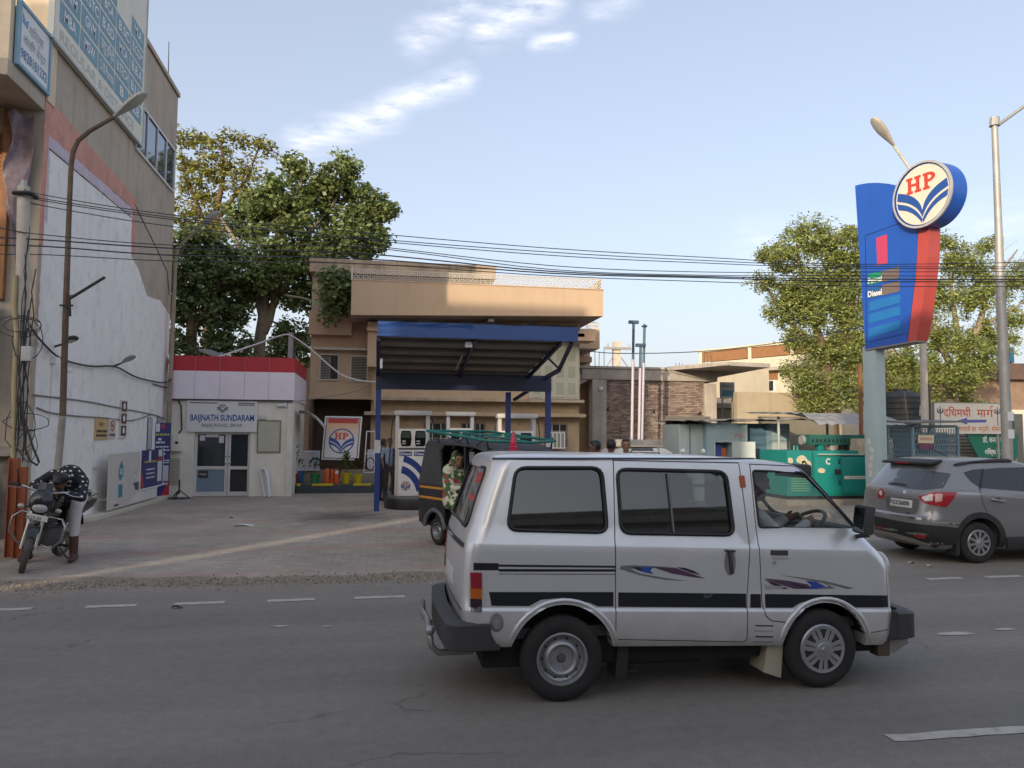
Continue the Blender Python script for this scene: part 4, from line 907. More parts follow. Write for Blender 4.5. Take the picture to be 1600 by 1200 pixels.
def leafage(parent,c,n,R0,h,m,size,droop=.4,fan=False):
    mb=MB();c=Vector(c)
    for i in range(n):
        a=rnd.uniform(0,6.28);e=rnd.uniform(.1,1.2)if fan else rnd.uniform(-.2,1.3);L=R0*rnd.uniform(.5,1)
        if fan:
            p0=c+Vector((0,0,h*rnd.uniform(.2,1)));d=Vector((math.cos(a)*math.cos(e),math.sin(a)*math.cos(e),math.sin(e)));s=d.cross(Vector((0,0,1))).normalized()*size
            pts=[p0+d*L*t-Vector((0,0,droop*L*t*t))for t in(0,.3,.65,1)]
            mb.add([pts[0],pts[1]+s,pts[2]+s*.8,pts[3],pts[2]-s*.8,pts[1]-s],[(0,1,5),(1,2,4,5),(2,3,4)])
        else:
            p=c+Vector((math.cos(a)*math.cos(e)*L,math.sin(a)*math.cos(e)*L,h*.55+math.sin(e)*h*.5));u=Vector((rnd.gauss(0,1),rnd.gauss(0,1),rnd.gauss(0,.6))).normalized();v=u.cross(Vector((rnd.gauss(0,1),rnd.gauss(0,1),1))).normalized()
            mb.add([p-u*size,p+v*size*.5,p+u*size,p-v*size*.5],[(0,1,2,3)])
    return mb.build('leaves',m,parent,fix=False,kind='stuff')
m_leafg=mat('pot_leaf',(.055,.11,.03),rough=.5,rand=.5,trans=True,var=0);m_leafy=mat('palm_leaf',(.10,.15,.035),rough=.5,rand=.4,trans=True,var=0);m_leafr=mat('croton_leaf',(.11,.055,.03),rough=.5,rand=.5,trans=True,var=0)
m_stem=mat('pot_stem',(.14,.11,.06),var=.2)
m_pg,m_py,m_prd,m_pbl=mat('pot_green',(.02,.20,.07),rough=.4),mat('pot_yellow',(.50,.40,.015),rough=.4),mat('pot_red',(.28,.03,.03),rough=.4),mat('pot_blue',(.04,.12,.3),rough=.4)
o,x=bucket('planter',492,23.95,.10,.145,.29,m_pg,'green plastic plant pot with a small shrub on the kerb',grp='plant pots');leafage(o,(x,23.95,PZ+.25),90,.22,.5,m_leafg,.05);MB().cyl((x,23.95,PZ+.2),(x,23.95,PZ+.6),.012,n=5).build('stem',m_stem,o)
o,x=bucket('planter',541,23.95,.10,.15,.32,m_py,'yellow plant pot with a feathery palm, left of the two yellow pots',grp='plant pots');leafage(o,(x,23.95,PZ+.3),46,.75,.45,m_leafy,.028,.55,fan=True);[MB().cyl((x+a,23.95,PZ+.25),(x+a*2,23.95,PZ+.75),.013,n=5).build('stem',m_stem,o)for a in(-.03,.03)]
o,x=bucket('planter',559,23.95,.10,.145,.28,m_py,'yellow plant pot with a reddish bush, right of the two yellow pots',grp='plant pots');leafage(o,(x,23.95,PZ+.22),150,.24,.5,m_leafr,.05)
o,x=bucket('planter',459,23.9,.10,.15,.30,m_prd,'dark red plant pot with a thin twiggy plant by the kiosk column',grp='plant pots');leafage(o,(x,23.9,PZ+.25),80,.2,.9,m_leafg,.035);[MB().tube([(x,23.9,PZ+.25),(x+.08*k,23.9+.03*k,PZ+.8),(x+.16*k,23.9,PZ+1.2)],.008,4).build('stem',m_stem,o)for k in(-1,.3,1)]
o,x=bucket('planter',469,24.4,.09,.13,.36,m_pbl,'blue plastic pot standing behind the dark red one',grp='plant pots');leafage(o,(x,24.4,PZ+.3),50,.15,.4,m_leafg,.04)
m_or=mat('cylinder_orange',(.52,.09,.02),rough=.45,var=.08)
for px,h,lab in((511,.46,'orange fire extinguisher at the left of the group of three'),(518,.44,'orange fire extinguisher in the middle of the group of three'),(526,.45,'orange fire extinguisher at the right with a white tag')):
    x=on_y(px,745,23.85).x;yy=23.85+(.08 if px==518 else 0);o=thing('fire_extinguisher',lab,'extinguisher',(x,yy,PZ),group='orange fire extinguishers')
    MB().lathe([(0,0),(.088,0),(.092,.02),(.092,h-.08),(.07,h-.02),(.03,h),(0,h)],(x,yy,PZ),(0,0,1),14).build('cylinder',m_or,o,smooth=45)
    MB().cyl((x,yy,PZ+h),(x,yy,PZ+h+.06),.02,n=8).box(x-.05,x+.04,yy-.012,yy+.012,PZ+h+.05,PZ+h+.075).build('valve',m_black,o)
    MB().tube([(x+.02,yy-.02,PZ+h+.04),(x+.1,yy-.05,PZ+h-.02),(x+.1,yy-.05,PZ+.2)],.011,5).build('hose',m_black,o)
    if px==526:MB().box(x-.04,x+.05,yy-.098,yy-.092,PZ+.3,PZ+.40).build('tag',m_wp,o)
# white lattice screens
def lattice(x0,x1,y,z0,z1,label,loc):
    o=thing('lattice_screen',label,'screen',loc,group='white lattice screens');f=MB();w_=.04
    f.box(x0,x0+w_,y-.02,y+.02,z0,z1).box(x1-w_,x1,y-.02,y+.02,z0,z1).box(x0+w_,x1-w_,y-.02,y+.02,z0,z0+w_).box(x0+w_,x1-w_,y-.02,y+.02,z1-w_,z1);f.build('frame',m_wp,o)
    mb=MB();s=.075;W_,H_=x1-x0,z1-z0;k=-H_
    while k<W_:
        for sg in(0,1):
            a0,a1=max(0,k),min(W_,k+H_)
            if a1<=a0:continue
            p,q=(a0,a0-k),(a1,a1-k)
            if sg:p,q=(p[0],H_-p[1]),(q[0],H_-q[1])
            mb.bar((x0+p[0],y-.004+.008*sg,z0+p[1]),(x0+q[0],y-.004+.008*sg,z0+q[1]),.022,.008,up=(0,1,0))
        k+=s
    mb.build('lattice',m_wp,o,kind='stuff');return o
lattice(-2.5,-1.83,25.1,.6,1.22,'white lattice screen beside the kiosk, left of the emblem board',(-2.1,25.1,PZ))
lattice(-.35,.10,25.6,.35,1.25,'white lattice screen behind the blue canopy post',(0,25.6,PZ))
MB().box(-2.6,.1,25.25,25.4,PZ,.62).build('low_wall',mat('buff_paint',(.30,.25,.18)),None)
bpy.data.objects['low_wall'].update_tag();tag(bpy.data.objects['low_wall'],'low buff wall under the white lattice screens','wall')
# framed emblem board
E_=thing('emblem_board','framed station emblem board leaning on the dark back wall of the platform','sign board',(-1.15,24.9,.8))
p00,p10,p11,p01=on_y(502,718,25.0),on_y(560,719,24.9),on_y(566,651,25.05),on_y(508,650,25.15)
nrm=(p10-p00).cross(p01-p00).normalized()
ux_,uz_=(p10-p00).normalized(),(p01-p00).normalized()
Q=lambda u,v,d:p00.lerp(p10,u).lerp(p01.lerp(p11,u),v)+nrm*d
def quad(name,u0,u1,v0,v1,d,m,th=.004):return MB().prism([Q(u0,v0,d),Q(u1,v0,d),Q(u1,v1,d),Q(u0,v1,d)],nrm*th).build(name,m,E_)
quad('backing',0,1,0,1,-.06,mat('board_white',(.75,.73,.70),var=.04),.05);quad('border',.04,.96,.03,.97,-.008,mat('border_blue',(.02,.045,.2),var=0));quad('panel',.06,.94,.045,.955,-.002,mat('panel_pale',(.55,.54,.54),var=.03))
def peach():
    m=mat('panel_fade',(.55,.5,.45),rough=.4,var=0);nt=m.node_tree;b=[n for n in nt.nodes if n.type=='BSDF_PRINCIPLED'][0];tc=N(nt,'ShaderNodeTexCoord');s=N(nt,'ShaderNodeSeparateXYZ');nt.links.new(tc.outputs['Object'],s.inputs[0])
    f=mth(nt,'MULTIPLY_ADD',s.outputs[2],1.4,-.9,clamp=True);mx=N(nt,'ShaderNodeMix',data_type='RGBA');nt.links.new(f,mx.inputs[0]);mx.inputs[6].default_value=(.72,.69,.66,1);mx.inputs[7].default_value=(.68,.34,.16,1);nt.links.new(mx.outputs[2],b.inputs['Base Color']);return m
quad('printed_field',.065,.935,.05,.95,.0025,peach(),.002)  # the board's own printed peach fade
quad('red_band',.1,.9,.84,.95,.005,mat('band_red',(.45,.05,.04),var=.05),.003)
emblem(E_,Q(.5,.43,.006),ux_,uz_,.40,disc=False,ring=True)
# ------------------------------------------------------------------ main house
m_peach=mat('peach_paint',(.51,.37,.25),rough=.85,var=.08,scale=1.2,streak=.25,dirt=(.30,.21,.15),dirta=.12,bump=.1)
m_tan=mat('tan_roughcast',(.43,.32,.205),rough=.95,var=.14,scale=4,bump=.8,bscale=30,streak=.3,dirt=(.2,.14,.09))
m_stain=mat('stained_limewash',(.44,.345,.25),rough=.9,var=.28,scale=1.5,streak=.85,dirt=(.13,.115,.10),dirta=.4,bump=.3)
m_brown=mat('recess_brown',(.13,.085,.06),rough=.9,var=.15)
H_=thing('station_house','two-storey peach house with deep balcony and terrace railing behind the canopy','building',(3,28,0))
YH=27.0
MB().box(-.28,7.14,YH,31,-.05,2.92).build('ground_wall',m_tan,H_)
MB().box(-.5,7.25,YH-.55,YH,2.40,2.52).build('window_ledge',mat('ledge_tan',(.42,.31,.2),var=.1,streak=.3),H_,bevel=.01)
MB().box(-.3,7.2,YH-.5,YH+.1,2.92,3.02).build('floor_slab',m_stain,H_)
MB().box(-2.35,-.28,YH,31,3.0,7.2).build('left_wing_wall',m_peach,H_)
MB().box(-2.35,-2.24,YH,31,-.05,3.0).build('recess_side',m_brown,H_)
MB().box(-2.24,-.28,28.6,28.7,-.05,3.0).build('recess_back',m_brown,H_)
MB().box(-2.38,-.25,YH-.03,YH,2.95,3.1).build('floor_band',m_peach,H_)
MB().box(-2.40,-.97,YH-.42,YH,5.12,5.92).build('left_parapet',m_peach,H_)
mb=MB()
for i in range(6):mb.box(-2.2+.22*i,-2.17+.22*i,YH-.003,YH-.001,6.05,6.09)
mb.build('scaffold_hole',m_black,H_,kind='stuff')
MB().box(-2.35,-.97,YH-.004,YH-.0005,5.92,7.2).build('stained_wall',m_stain,H_)
MB().box(-2.42,4.0,YH-.35,31.2,7.28,7.62).build('roof_slab',m_stain,H_)
MB().box(-2.44,4.02,YH-.38,31.25,7.62,7.74).build('roof_coping',m_stain,H_)
MB().box(-.28,3.9,YH+.02,31,6.5,7.28).build('penthouse_wall',mat('penthouse_tan',(.34,.25,.16),var=.2,streak=.5),H_)
MB().box(-.28,7.05,26.6,31,3.02,6.5).build('upper_wall',m_peach,H_)
# deep balcony
zBL,zBR,zTL,zTR=5.575,5.81,6.715,6.69
mb=MB();mb.prism([(-.95,25,zBL),(7.45,25,zBR),(7.45,25,zTR),(-.95,25,zTL)],(0,.14,0));mb.build('balcony_front',m_peach,H_)
mb=MB();mb.prism([(-.95,25.14,zBL),(7.45,25.14,zBR),(7.45,31,zBR),(-.95,27,zBL)],(0,0,.16));mb.build('balcony_slab',mat('soffit_grey',(.30,.25,.22),var=.1),H_)
MB().prism([(7.31,25.14,zBR),(7.31,31,zBR),(7.31,31,zTR),(7.31,25.14,zTR)],(.14,0,0)).build('balcony_side',m_peach,H_)
MB().prism([(-.95,25.14,zBL),(-.95,27,zBL),(-.95,27,zTL),(-.95,25.14,zTL)],(.14,0,0)).build('balcony_side',m_peach,H_)
mb=MB();mb.box(-.97,7.47,24.985,25.16,6.70,6.735);mb.build('coping',mat('coping_worn',(.42,.30,.2),var=.2,dirta=.5,dirt=(.2,.1,.06)),H_)
MB().box(3.55,3.75,25.3,26.6,5.30,5.66).build('cross_beam',mat('soffit_grey',(.30,.25,.22)),H_)
MB().box(-.42,-.02,25.9,26.6,4.0,5.50).build('corner_fin',m_peach,H_)
MB().box(-.45,7.0,25.75,26.6,5.18,5.30).build('sunshade',m_peach,H_)
MB().box(6.55,7.38,25.75,26.6,5.05,5.36).build('sunshade_end',m_peach,H_)
# rear balconies seen past the right corner
for(px0,py0,px1,py1,y,nm)in((898,513,937,545,30.5,'rear_balcony'),(905,557,925,566,31.5,'rear_balcony'),(905,581,935,586,32.5,'rear_sunshade')):
    a,b=on_y(px0,py0,y),on_y(px1,py1,y);MB().box(a.x-.5,b.x,y,y+2.4,b.z,a.z).build(nm,m_peach,H_)
a,b=on_y(897,545,32.9),on_y(922,610,32.9);MB().box(a.x-.8,b.x,32.9,37,0,a.z+.2).build('rear_wall',m_peach,H_)
a,b=on_y(916,503,30.6),on_y(935,515,30.6)
mb=MB()
for i in range(9):x=a.x+(b.x-a.x)*i/8;mb.box(x-.012,x+.012,30.6,30.63,b.z,a.z)
mb.box(a.x,b.x,30.6,30.63,a.z-.03,a.z).box(a.x,b.x,30.6,30.63,(a.z+b.z)/2-.02,(a.z+b.z)/2+.01);mb.build('rear_railing',mat('railing_cream',(.55,.5,.42),var=.1),H_,kind='stuff')
# terrace railing: one cast panel, repeated
m_rail=mat('railing_cream',(.55,.50,.42),var=.1,rough=.7)
def railmesh():
    mb=MB();w_,h_=.345,.36
    for x in(0,w_):mb.box(x-.012,x+.012,-.02,.02,0,h_)
    mb.box(.012,w_-.012,-.018,.018,h_-.03,h_).box(.012,w_-.012,-.018,.018,0,.025).box(w_/2-.008,w_/2+.008,-.014,.014,.025,h_-.03)
    for x in(w_*.27,w_*.73):
        for z in(.105,.25):mb.lathe([(.036,-.014),(.062,-.014),(.062,.014),(.036,.014),(.036,-.014)],(x,0,z),(0,1,0),10)
    return mb.mesh('railing_panel')
rme=railmesh();rme.materials.append(m_rail);ho=wloc(H_)
for i in range(24):link('railing_panel',rme,None,H_,loc=Vector((-.92+.347*i,25.07,6.735))-ho)
for i in range(6):
    o=link('railing_panel',rme,None,H_,loc=Vector((7.40,25.1+.347*i,6.735))-ho);o.rotation_euler.z=R(90)
MB().box(-.97,-.91,25.03,25.10,6.735,7.16).build('railing_post',m_rail,H_)
# windows
m_wframe=mat('window_frame_pale',(.48,.44,.38),var=.08);m_slat=mat('louvre_grey',(.30,.28,.25),var=.15,rough=.5);m_dark=mat('room_dark',(.02,.018,.016),var=0)
def louvre_window(x0,x1,z0,z1,y,half=False):
    f=MB();w_=.05
    f.box(x0,x0+w_,y-.06,y-.002,z0,z1).box(x1-w_,x1,y-.06,y-.002,z0,z1).box(x0+w_,x1-w_,y-.06,y-.002,z0,z0+w_).box(x0+w_,x1-w_,y-.06,y-.002,z1-w_,z1)
    f=f.build('window',m_wframe,H_)
    MB().box(x0+w_,x1-w_,y-.012,y-.004,z0+w_,z1-w_).build('pane',m_dark,f)
    mb=MB();n=int((z1-z0-.1)/.055);xe=x0+(x1-x0)*.52 if half else x1-w_
    for i in range(n):
        z=z0+w_+.03+i*.055;mb.add([(x0+w_,y-.05,z),(xe,y-.05,z),(xe,y-.018,z+.035),(x0+w_,y-.018,z+.035)],[(0,1,2,3)])
    if half:mb.box(xe,xe+.02,y-.05,y-.02,z0+w_,z1-w_)
    mb.build('louvre',m_slat,f,fix=False,kind='stuff')
louvre_window(-2.05,-1.38,3.58,4.50,YH,True);louvre_window(-1.02,-.40,3.55,4.46,YH)
MB().box(-2.2,-.3,YH-.32,YH,4.62,4.70).build('lintel',m_wframe,H_)
def grid_window(x0,x1,z0,z1,y,nx=3,nz=3):
    f=MB();w_=.05
    f.box(x0,x0+w_,y-.05,y-.002,z0,z1).box(x1-w_,x1,y-.05,y-.002,z0,z1).box(x0+w_,x1-w_,y-.05,y-.002,z0,z0+w_).box(x0+w_,x1-w_,y-.05,y-.002,z1-w_,z1)
    f=f.build('window',mat('window_frame_brown',(.20,.15,.11)),H_)
    MB().box(x0+w_,x1-w_,y-.012,y-.004,z0+w_,z1-w_).build('pane',mat('window_glass_dark',(.03,.035,.04)),f)
    for i in range(1,nx):x=x0+(x1-x0)*i/nx;MB().box(x-.015,x+.015,y-.05,y-.03,z0+w_,z1-w_).build('mullion',m_wframe,f)
    for i in range(1,nz):z=z0+(z1-z0)*i/nz;MB().box(x0+w_,x1-w_,y-.03,y-.015,z-.01,z+.01).build('glazing_bar',m_wframe,f)
for(a,b)in((662,702),(720,738),(741,758),(850,886)):grid_window(on_y(a,680,YH).x,on_y(b,680,YH).x,1.35,2.18,YH,3 if b-a>20 else 2)
t=thing('window_grille','white framed window cooler grille below the right ground window','grille',(6.4,YH,1.0))
a,b=on_y(858,676,26.5),on_y(882,700,26.5)
MB().box(a.x,b.x,26.5,26.95,b.z,a.z).build('box',mat('grille_green',(.25,.26,.18)),t)
f=MB()
for x in np.linspace(a.x,b.x,5):f.box(x-.02,x+.02,26.47,26.498,b.z,a.z)
for z in(b.z,a.z):f.box(a.x-.02,b.x+.02,26.45,26.47,z-.02,z+.02)
f.build('frame',m_wp,t)
# pale door panels on the upper floor seen past the canopy
o_=MB().box(5.2,7.0,26.56,26.598,3.05,5.1).build('door_wall',mat('pale_door_wall',(.50,.49,.44),var=.1,streak=.3),H_)
for i in range(4):
    x=5.3+.42*i;d=MB().box(x,x+.36,26.53,26.558,3.1,4.9).build('door',mat('door_pale_green',(.46,.46,.38),var=.08),H_)
    for z in(3.2,3.8,4.4):MB().box(x+.05,x+.31,26.52,26.529,z,z+.42).build('door_panel',mat('door_panel_line',(.36,.36,.28),var=.08),d)
single('wall_pipe','pale drain pipe running down beside the left canopy edge','pipe',MB().tube([(-.12,26.5,5.3),(-.14,26.45,4.2),(-.16,26.45,2.6)],.04,8),mat('ochre_conduit',(.45,.36,.2)),loc=(-.1,26.5,2.6))
# ------------------------------------------------------------------ canopy
m_cblue=mat('canopy_blue',(.018,.045,.20),rough=.4,var=.12,scale=3,dirta=.2,dirt=(.03,.05,.12))
m_cfas=mat('canopy_fascia_blue',(.015,.056,.21),rough=.35,var=.15,scale=2,dirta=.3,dirt=(.06,.11,.27),dscale=1.5)
m_navyst=mat('navy_steel',(.012,.018,.06),rough=.45,var=.15)
m_tin=mat('underside_tin',(.25,.22,.18),rough=.6,var=.3,scale=2,streak=.3)
C_=thing('fuel_canopy','blue fuel canopy with sloping corrugated roof on thin posts','canopy',(2,17,0))
zf,zb,yf,yb=3.72,3.16,15.45,18.12
for i,(x,y,z1)in enumerate(((-.02,18.05,3.8),(4.0,18.05,2.8),(3.12,18.6,2.8))):
    p=MB().box(x-.06,x+.06,y-.06,y+.06,-.02,2.8).build('post',m_cblue,C_)
    if i!=2:MB().box(x-.065,x+.065,y-.068,y-.061,1.32,1.62).build('post_notice',mat('notice_pale',(.5,.52,.56)),p)
MB().box(-.09,4.06,17.95,18.15,2.8,3.18).build('beam',m_navyst,C_)
MB().box(-.06,4.05,15.40,15.50,zf-.02,4.0).build('fascia',m_cfas,C_)
mb=MB();n=120;pr=[]
for i in range(n+1):
    u=i/n;pr.append((yf+.05+(yb-yf)*u,zf+.02+(zb-zf)*u+.018*math.sin(u*n*math.pi/3)))
for x in(-.02,3.70):
    mb.v+=[Vector((x-(.24*(k/n)if x>0 else 0),y,z))for k,(y,z)in enumerate(pr)]
mb.f=[(i,i+1,n+2+i,n+1+i)for i in range(n)];mb.mi=[0]*n;mb.build('roof_sheet',m_tin,C_,fix=False)
for i in range(5):
    u=.08+.2*i;MB().bar((-.04,yf+.05+(yb-yf)*u,zf-.03+(zb-zf)*u),(3.72-.24*u,yf+.05+(yb-yf)*u,zf-.03+(zb-zf)*u),.05,.06).build('purlin',mat('purlin_grey',(.12,.11,.10),var=.2),C_)
MB().bar((-.04,yf+.05,zf-.05),(-.04,yb,zb-.05),.08,.1).build('rafter',m_navyst,C_)
MB().bar((3.7,yf+.05,zf-.05),(3.48,yb,zb-.05),.06,.08).build('rafter',m_navyst,C_)
MB().bar((1.9,yf+.05,zf-.06),(1.85,yb,zb-.06),.06,.08).build('rafter',m_navyst,C_)
P1,P2,P3=on_y(893,536,15.5),on_y(874,577,16.6),Vector((3.9,18.0,3.12))
MB().bar(P1,P2,.07).build('bracket',m_navyst,C_);MB().bar(P2+Vector((0,0,-.02)),P3,.08).build('bracket',m_navyst,C_);MB().bar(on_y(853,556,16.6),P2,.04).build('bracket',m_navyst,C_)
MB().bar(P3+Vector((0,0,-.05)),on_y(803,625,18.6),.07).build('bracket',m_navyst,C_)
mb=MB();mb.grid(lambda u,v:Vector((-.06+4.1*u,15.36+.35*v,4.0+.03*math.sin(u*31)*math.sin(u*7)+.045-.05*abs(v-.3)+.012*math.sin(u*60))),60,3);mb.build('tarpaulin_edge',mat('green_tarpaulin',(.02,.085,.085),rough=.5,var=.3),C_,fix=False,smooth=60)
# wavy dent sheet on the fascia's upper left
MB().grid(lambda u,v:Vector((-.05+1.9*u,15.398-.02*abs(math.sin(u*8+v*3))*(1-v),3.99-.09*v-.02*math.sin(u*14))),30,3).build('loose_flap',m_cfas,C_,fix=False,smooth=60)
MB().box(1.72,1.86,15.6,15.72,3.55,3.66).build('floodlight',m_wp,C_)
MB().bar(on_y(722,556,16.3),on_y(712,578,17.3),.035).build('tube_light',m_lampbody,C_)
MB().box(.0,.05,15.9,16.0,3.1,3.3).build('socket',m_wp,C_)
# ------------------------------------------------------------------ pumps
m_pump=mat('pump_white',(.84,.82,.79),rough=.35,var=.04,streak=.08)
m_pframe=mat('pump_frame',(.64,.62,.60),rough=.4,var=.05)
m_disp=mat('display_black',(.012,.013,.015),rough=.12,var=0)
m_dgreen=mat('display_green',(.05,.075,.05),rough=.3,var=0);m_blueprint=mat('pump_blue',(.02,.05,.24),rough=.35,var=.03)
m_hose=mat('pump_hose',(.02,.018,.018),rough=.5)
def pump(x0,x1,y,base,top,label,detail=True):
    o=thing('fuel_pump',label,'fuel pump',((x0+x1)/2,y+.3,base),group='fuel pumps');W_=x1-x0;H=top-base
    zh=base+H*.545;zc=base+H*.785
    MB().box(x0+.06,x1-.06,y+.02,y+.5,base,zh-.02).build('cabinet',m_pump,o,bevel=.01)
    hd=MB().box(x0+.05,x1-.05,y,y+.5,zh+.03,zc).build('head',m_pump,o,bevel=.015)
    MB().box(x0+.07,x1-.07,y+.06,y+.44,zh-.02,zh+.03).build('neck',mat('pump_grey',(.2,.2,.2)),o)
    for s in(0,1):xx=x0 if s==0 else x1-.06;MB().box(xx-.02,xx+.07,y+.12,y+.38,base if s==0 else base+H*.55,top-.1).build('column',m_pframe,o,bevel=.006)
    MB().box(x0-.05,x1+.05,y+.05,y+.42,top-.11,top).build('top_bar',m_pframe,o,bevel=.012)
    for s in(0,1):
        c=x0+W_*(.29+.43*s);hw=W_*.155;z0,z1=zh+.075,zc-.05
        d=MB().prism([(c+hw*a,y-.001,(z0+z1)/2+(z1-z0)/2*b)for a,b in((-.85,-1),(.85,-1),(1,-.6),(1.05,0),(1,.6),(.85,1),(-.85,1),(-1,.6),(-1.05,0),(-1,-.6))],(0,-.012,0)).build('display',m_disp,hd)
    for s in(0,1):
        c=x0+W_*(.29+.43*s);hw=W_*.155;z0,z1=zh+.075,zc-.05
        MB().box(c-hw*.8,c+hw*.85,y-.015,y-.0125,z1-.17,z1-.03).build('display_window',m_dgreen,o)
        for zz in(z0+.05,z0+.11):MB().box(c-hw*.75,c-hw*.05,y-.015,y-.0125,zz,zz+.028).build('display_window',m_pframe,o)
    zl=base+H*.49
    for s in(0,1):
        c=x0+W_*(.29+.43*s);p=MB().box(c-W_*.19,c+W_*.19,y+.012,y+.019,zl-.05,zl+.06).build('grade_plate',m_blueprint,o);letters('lettering','Diesel',m_wp,p,(c,y+.012,zl-.025),(1,0,0),(0,0,1),.062,fit=W_*.33,bold=.03)
    if detail:
        zz=base+H*.20
        for r0,r1 in((.62,.80),(.90,1.06)):
            mb=MB();n=16;q=[]
            cx_,cz_=x0+.02,base-.05;
            for rr in(r0,r1):
                for i in range(n+1):
                    a=math.radians(14+(78-14)*i/n);q.append(Vector((min(x1-.06,cx_+rr*W_*1.0*math.cos(a)),y+.016,cz_+rr*.98*math.sin(a)*1.02)))
            mb.v=q;mb.f=[(i,i+1,n+2+i,n+1+i)for i in range(n)];mb.mi=[0]*n;mb.build('swoosh',m_blueprint,o,fix=False)
        emblem(o,(x0+W_*.30,y+.018,base+.24),(1,0,0),(0,0,1),.115,ring=True,d=.002)
    for s in(-1,1):
        xx=x0-.10 if s<0 else x1+.10
        MB().tube([(xx+.1*-s,y+.2,top-.05),(xx,y+.16,top-.3),(xx-.06*-s,y+.1,base+.9),(xx-.12*-s,y+.05,base+.3),(xx-.03*-s,y+.12,base+.12),(xx+.03*-s,y+.2,base+.55),(xx+.07*-s,y+.24,base+.95)],.016,6).build('hose',m_hose,o,smooth=60)
        MB().bar((xx+.06*-s,y+.14,base+.98),(xx+.05*-s,y+.3,base+1.12),.05,.09).build('nozzle',m_navyst,o)
    return o
a,b=on_y(620,640,19.1),on_y(672,640,19.1)
pump(a.x,b.x,19.1,.25,2.34,'white diesel pump nearest the rickshaw with blue swoosh and emblem')
t=thing('pump_island','black round-ended island kerb under the nearest pump','kerb',(.75,20,0))
pts=[(.16,22),(.16,18.9)]+[(.82+.66*math.cos(a),18.9+.72*math.sin(a))for a in[math.pi+i*math.pi/12 for i in range(1,12)]]+[(1.48,18.9),(1.48,22)]
MB().prism([(x,y,-.02)for x,y in pts],(0,0,.25)).build('kerb',mat('island_black',(.02,.02,.022),rough=.5,var=.2,dirta=.25,dirt=(.08,.07,.06)),t,bevel=.02)
MB().prism([(.82+(x-.82)*.9,20.4+(y-20.4)*.95,.23)for x,y in pts],(0,0,.02)).build('top',mat('island_top',(.12,.11,.11),var=.2),t)
a,b=on_y(700,645,21.6),on_y(741,645,21.6);pump(a.x,b.x,21.6,.25,2.40,'white fuel pump in the middle, farthest back of the three',False)
a,b=on_y(781,645,19.4),on_y(838,645,19.4);pump(a.x,b.x,19.4,.25,2.30,'white fuel pump at the right beside the right canopy post',False)
MB().box(3.0,4.4,18.6,21,-.02,.25).build('pump_island',mat('island_black',(.02,.02,.022)),None,bevel=.05);tag(bpy.data.objects['pump_island.001'],'black island kerb under the pump at the right','kerb')
single('pump_island','black island kerb under the middle pump','kerb',MB().box(1.75,2.9,21.2,23,-.02,.25),mat('island_black',(.02,.02,.022)),loc=(2.2,22,0),bevel=.05)
# frame with hose reel by the post
t=thing('air_frame','narrow white frame stand holding a coiled hose behind the post','stand',(-.35,25.2,PZ))
a,b=on_y(573,674,24.6),on_y(585,738,24.6)
f=MB();f.bar((a.x,24.6,a.z),(a.x-.06,24.5,b.z),.03).bar((b.x,24.6,a.z),(b.x,24.5,b.z),.03).bar((a.x,24.6,a.z),(b.x,24.6,a.z),.03).bar((a.x-.06,24.5,b.z),(b.x,24.5,b.z),.03).bar((a.x-.03,24.55,1.15),(b.x,24.55,1.15),.03);f.build('frame',m_wp,t)
mb=MB();c=Vector(((a.x+b.x)/2,24.6,.82))
for k in range(5):mb.tube([c+Vector((.12*math.cos(i*.5),-.05+.02*k,.2*math.sin(i*.5)))for i in range(13)],.016,5,closed=False)
mb.build('hose_coil',m_hose,t,smooth=60)
# ================================================================== RIGHT SIDE
def on_plane(px,py,o,n):d=raydir(px,py);return CP+d*((o-CP).dot(n)/d.dot(n))
m_rawc=mat('raw_concrete',(.40,.36,.32),rough=.9,var=.22,scale=1.6,streak=.6,dirt=(.17,.15,.14),dirta=.3,bump=.35,bscale=14)
# ---------------------------------------------------- unfinished brick house
B_=thing('brick_house','unfinished brick house with grey concrete frame and rebar starter rods','building',(11.5,33,0));YB=31.0
MB().box(8.75,9.36,YB-.06,YB+.5,-.02,4.18).build('column',m_rawc,B_,bevel=.01)
MB().box(13.72,14.26,YB-.06,YB+.5,-.02,4.02).build('column',m_rawc,B_,bevel=.01)
MB().box(8.3,14.3,YB-.08,YB+5,4.10,4.56).build('ring_beam',m_rawc,B_,bevel=.015)
mb=MB();mb.prism([(12.2,YB-.02,4.56),(13.6,YB-2.6,4.56),(15.6,YB-2.2,4.56),(15.9,YB+4,4.56),(12.2,YB+4,4.56)],(0,0,.16));mb.build('roof_slab',m_rawc,B_)
MB().box(8.2,15.0,YB-.15,YB+5,4.565,4.66).build('roof_screed',m_rawc,B_)
MB().prism([(8.2,YB,3.85),(8.2,YB+5,3.85),(7.75,YB+5,4.3),(7.75,YB,4.3)],(.35,0,.2)).build('gutter_slab',m_rawc,B_)
MB().box(8.05,8.25,YB+1.5,YB+5,-.02,3.9).build('side_pier',m_rawc,B_)
MB().box(8.3,8.7,YB+2.2,YB+2.3,-.02,4).build('side_wall',mat('dark_brick',(.12,.09,.075),var=.4,scale=6),B_)  # darker brick tone than the front brickwork
MB().box(9.3,13.8,YB+.12,YB+.3,-.02,4.1).build('mortar_wall',mat('mortar',(.30,.245,.20),rough=.95,var=.2,bump=.4),B_)
mb=MB();holes=[(9.42,2.85),(11.45,2.78),(13.55,2.72)];rz=0;z=.02
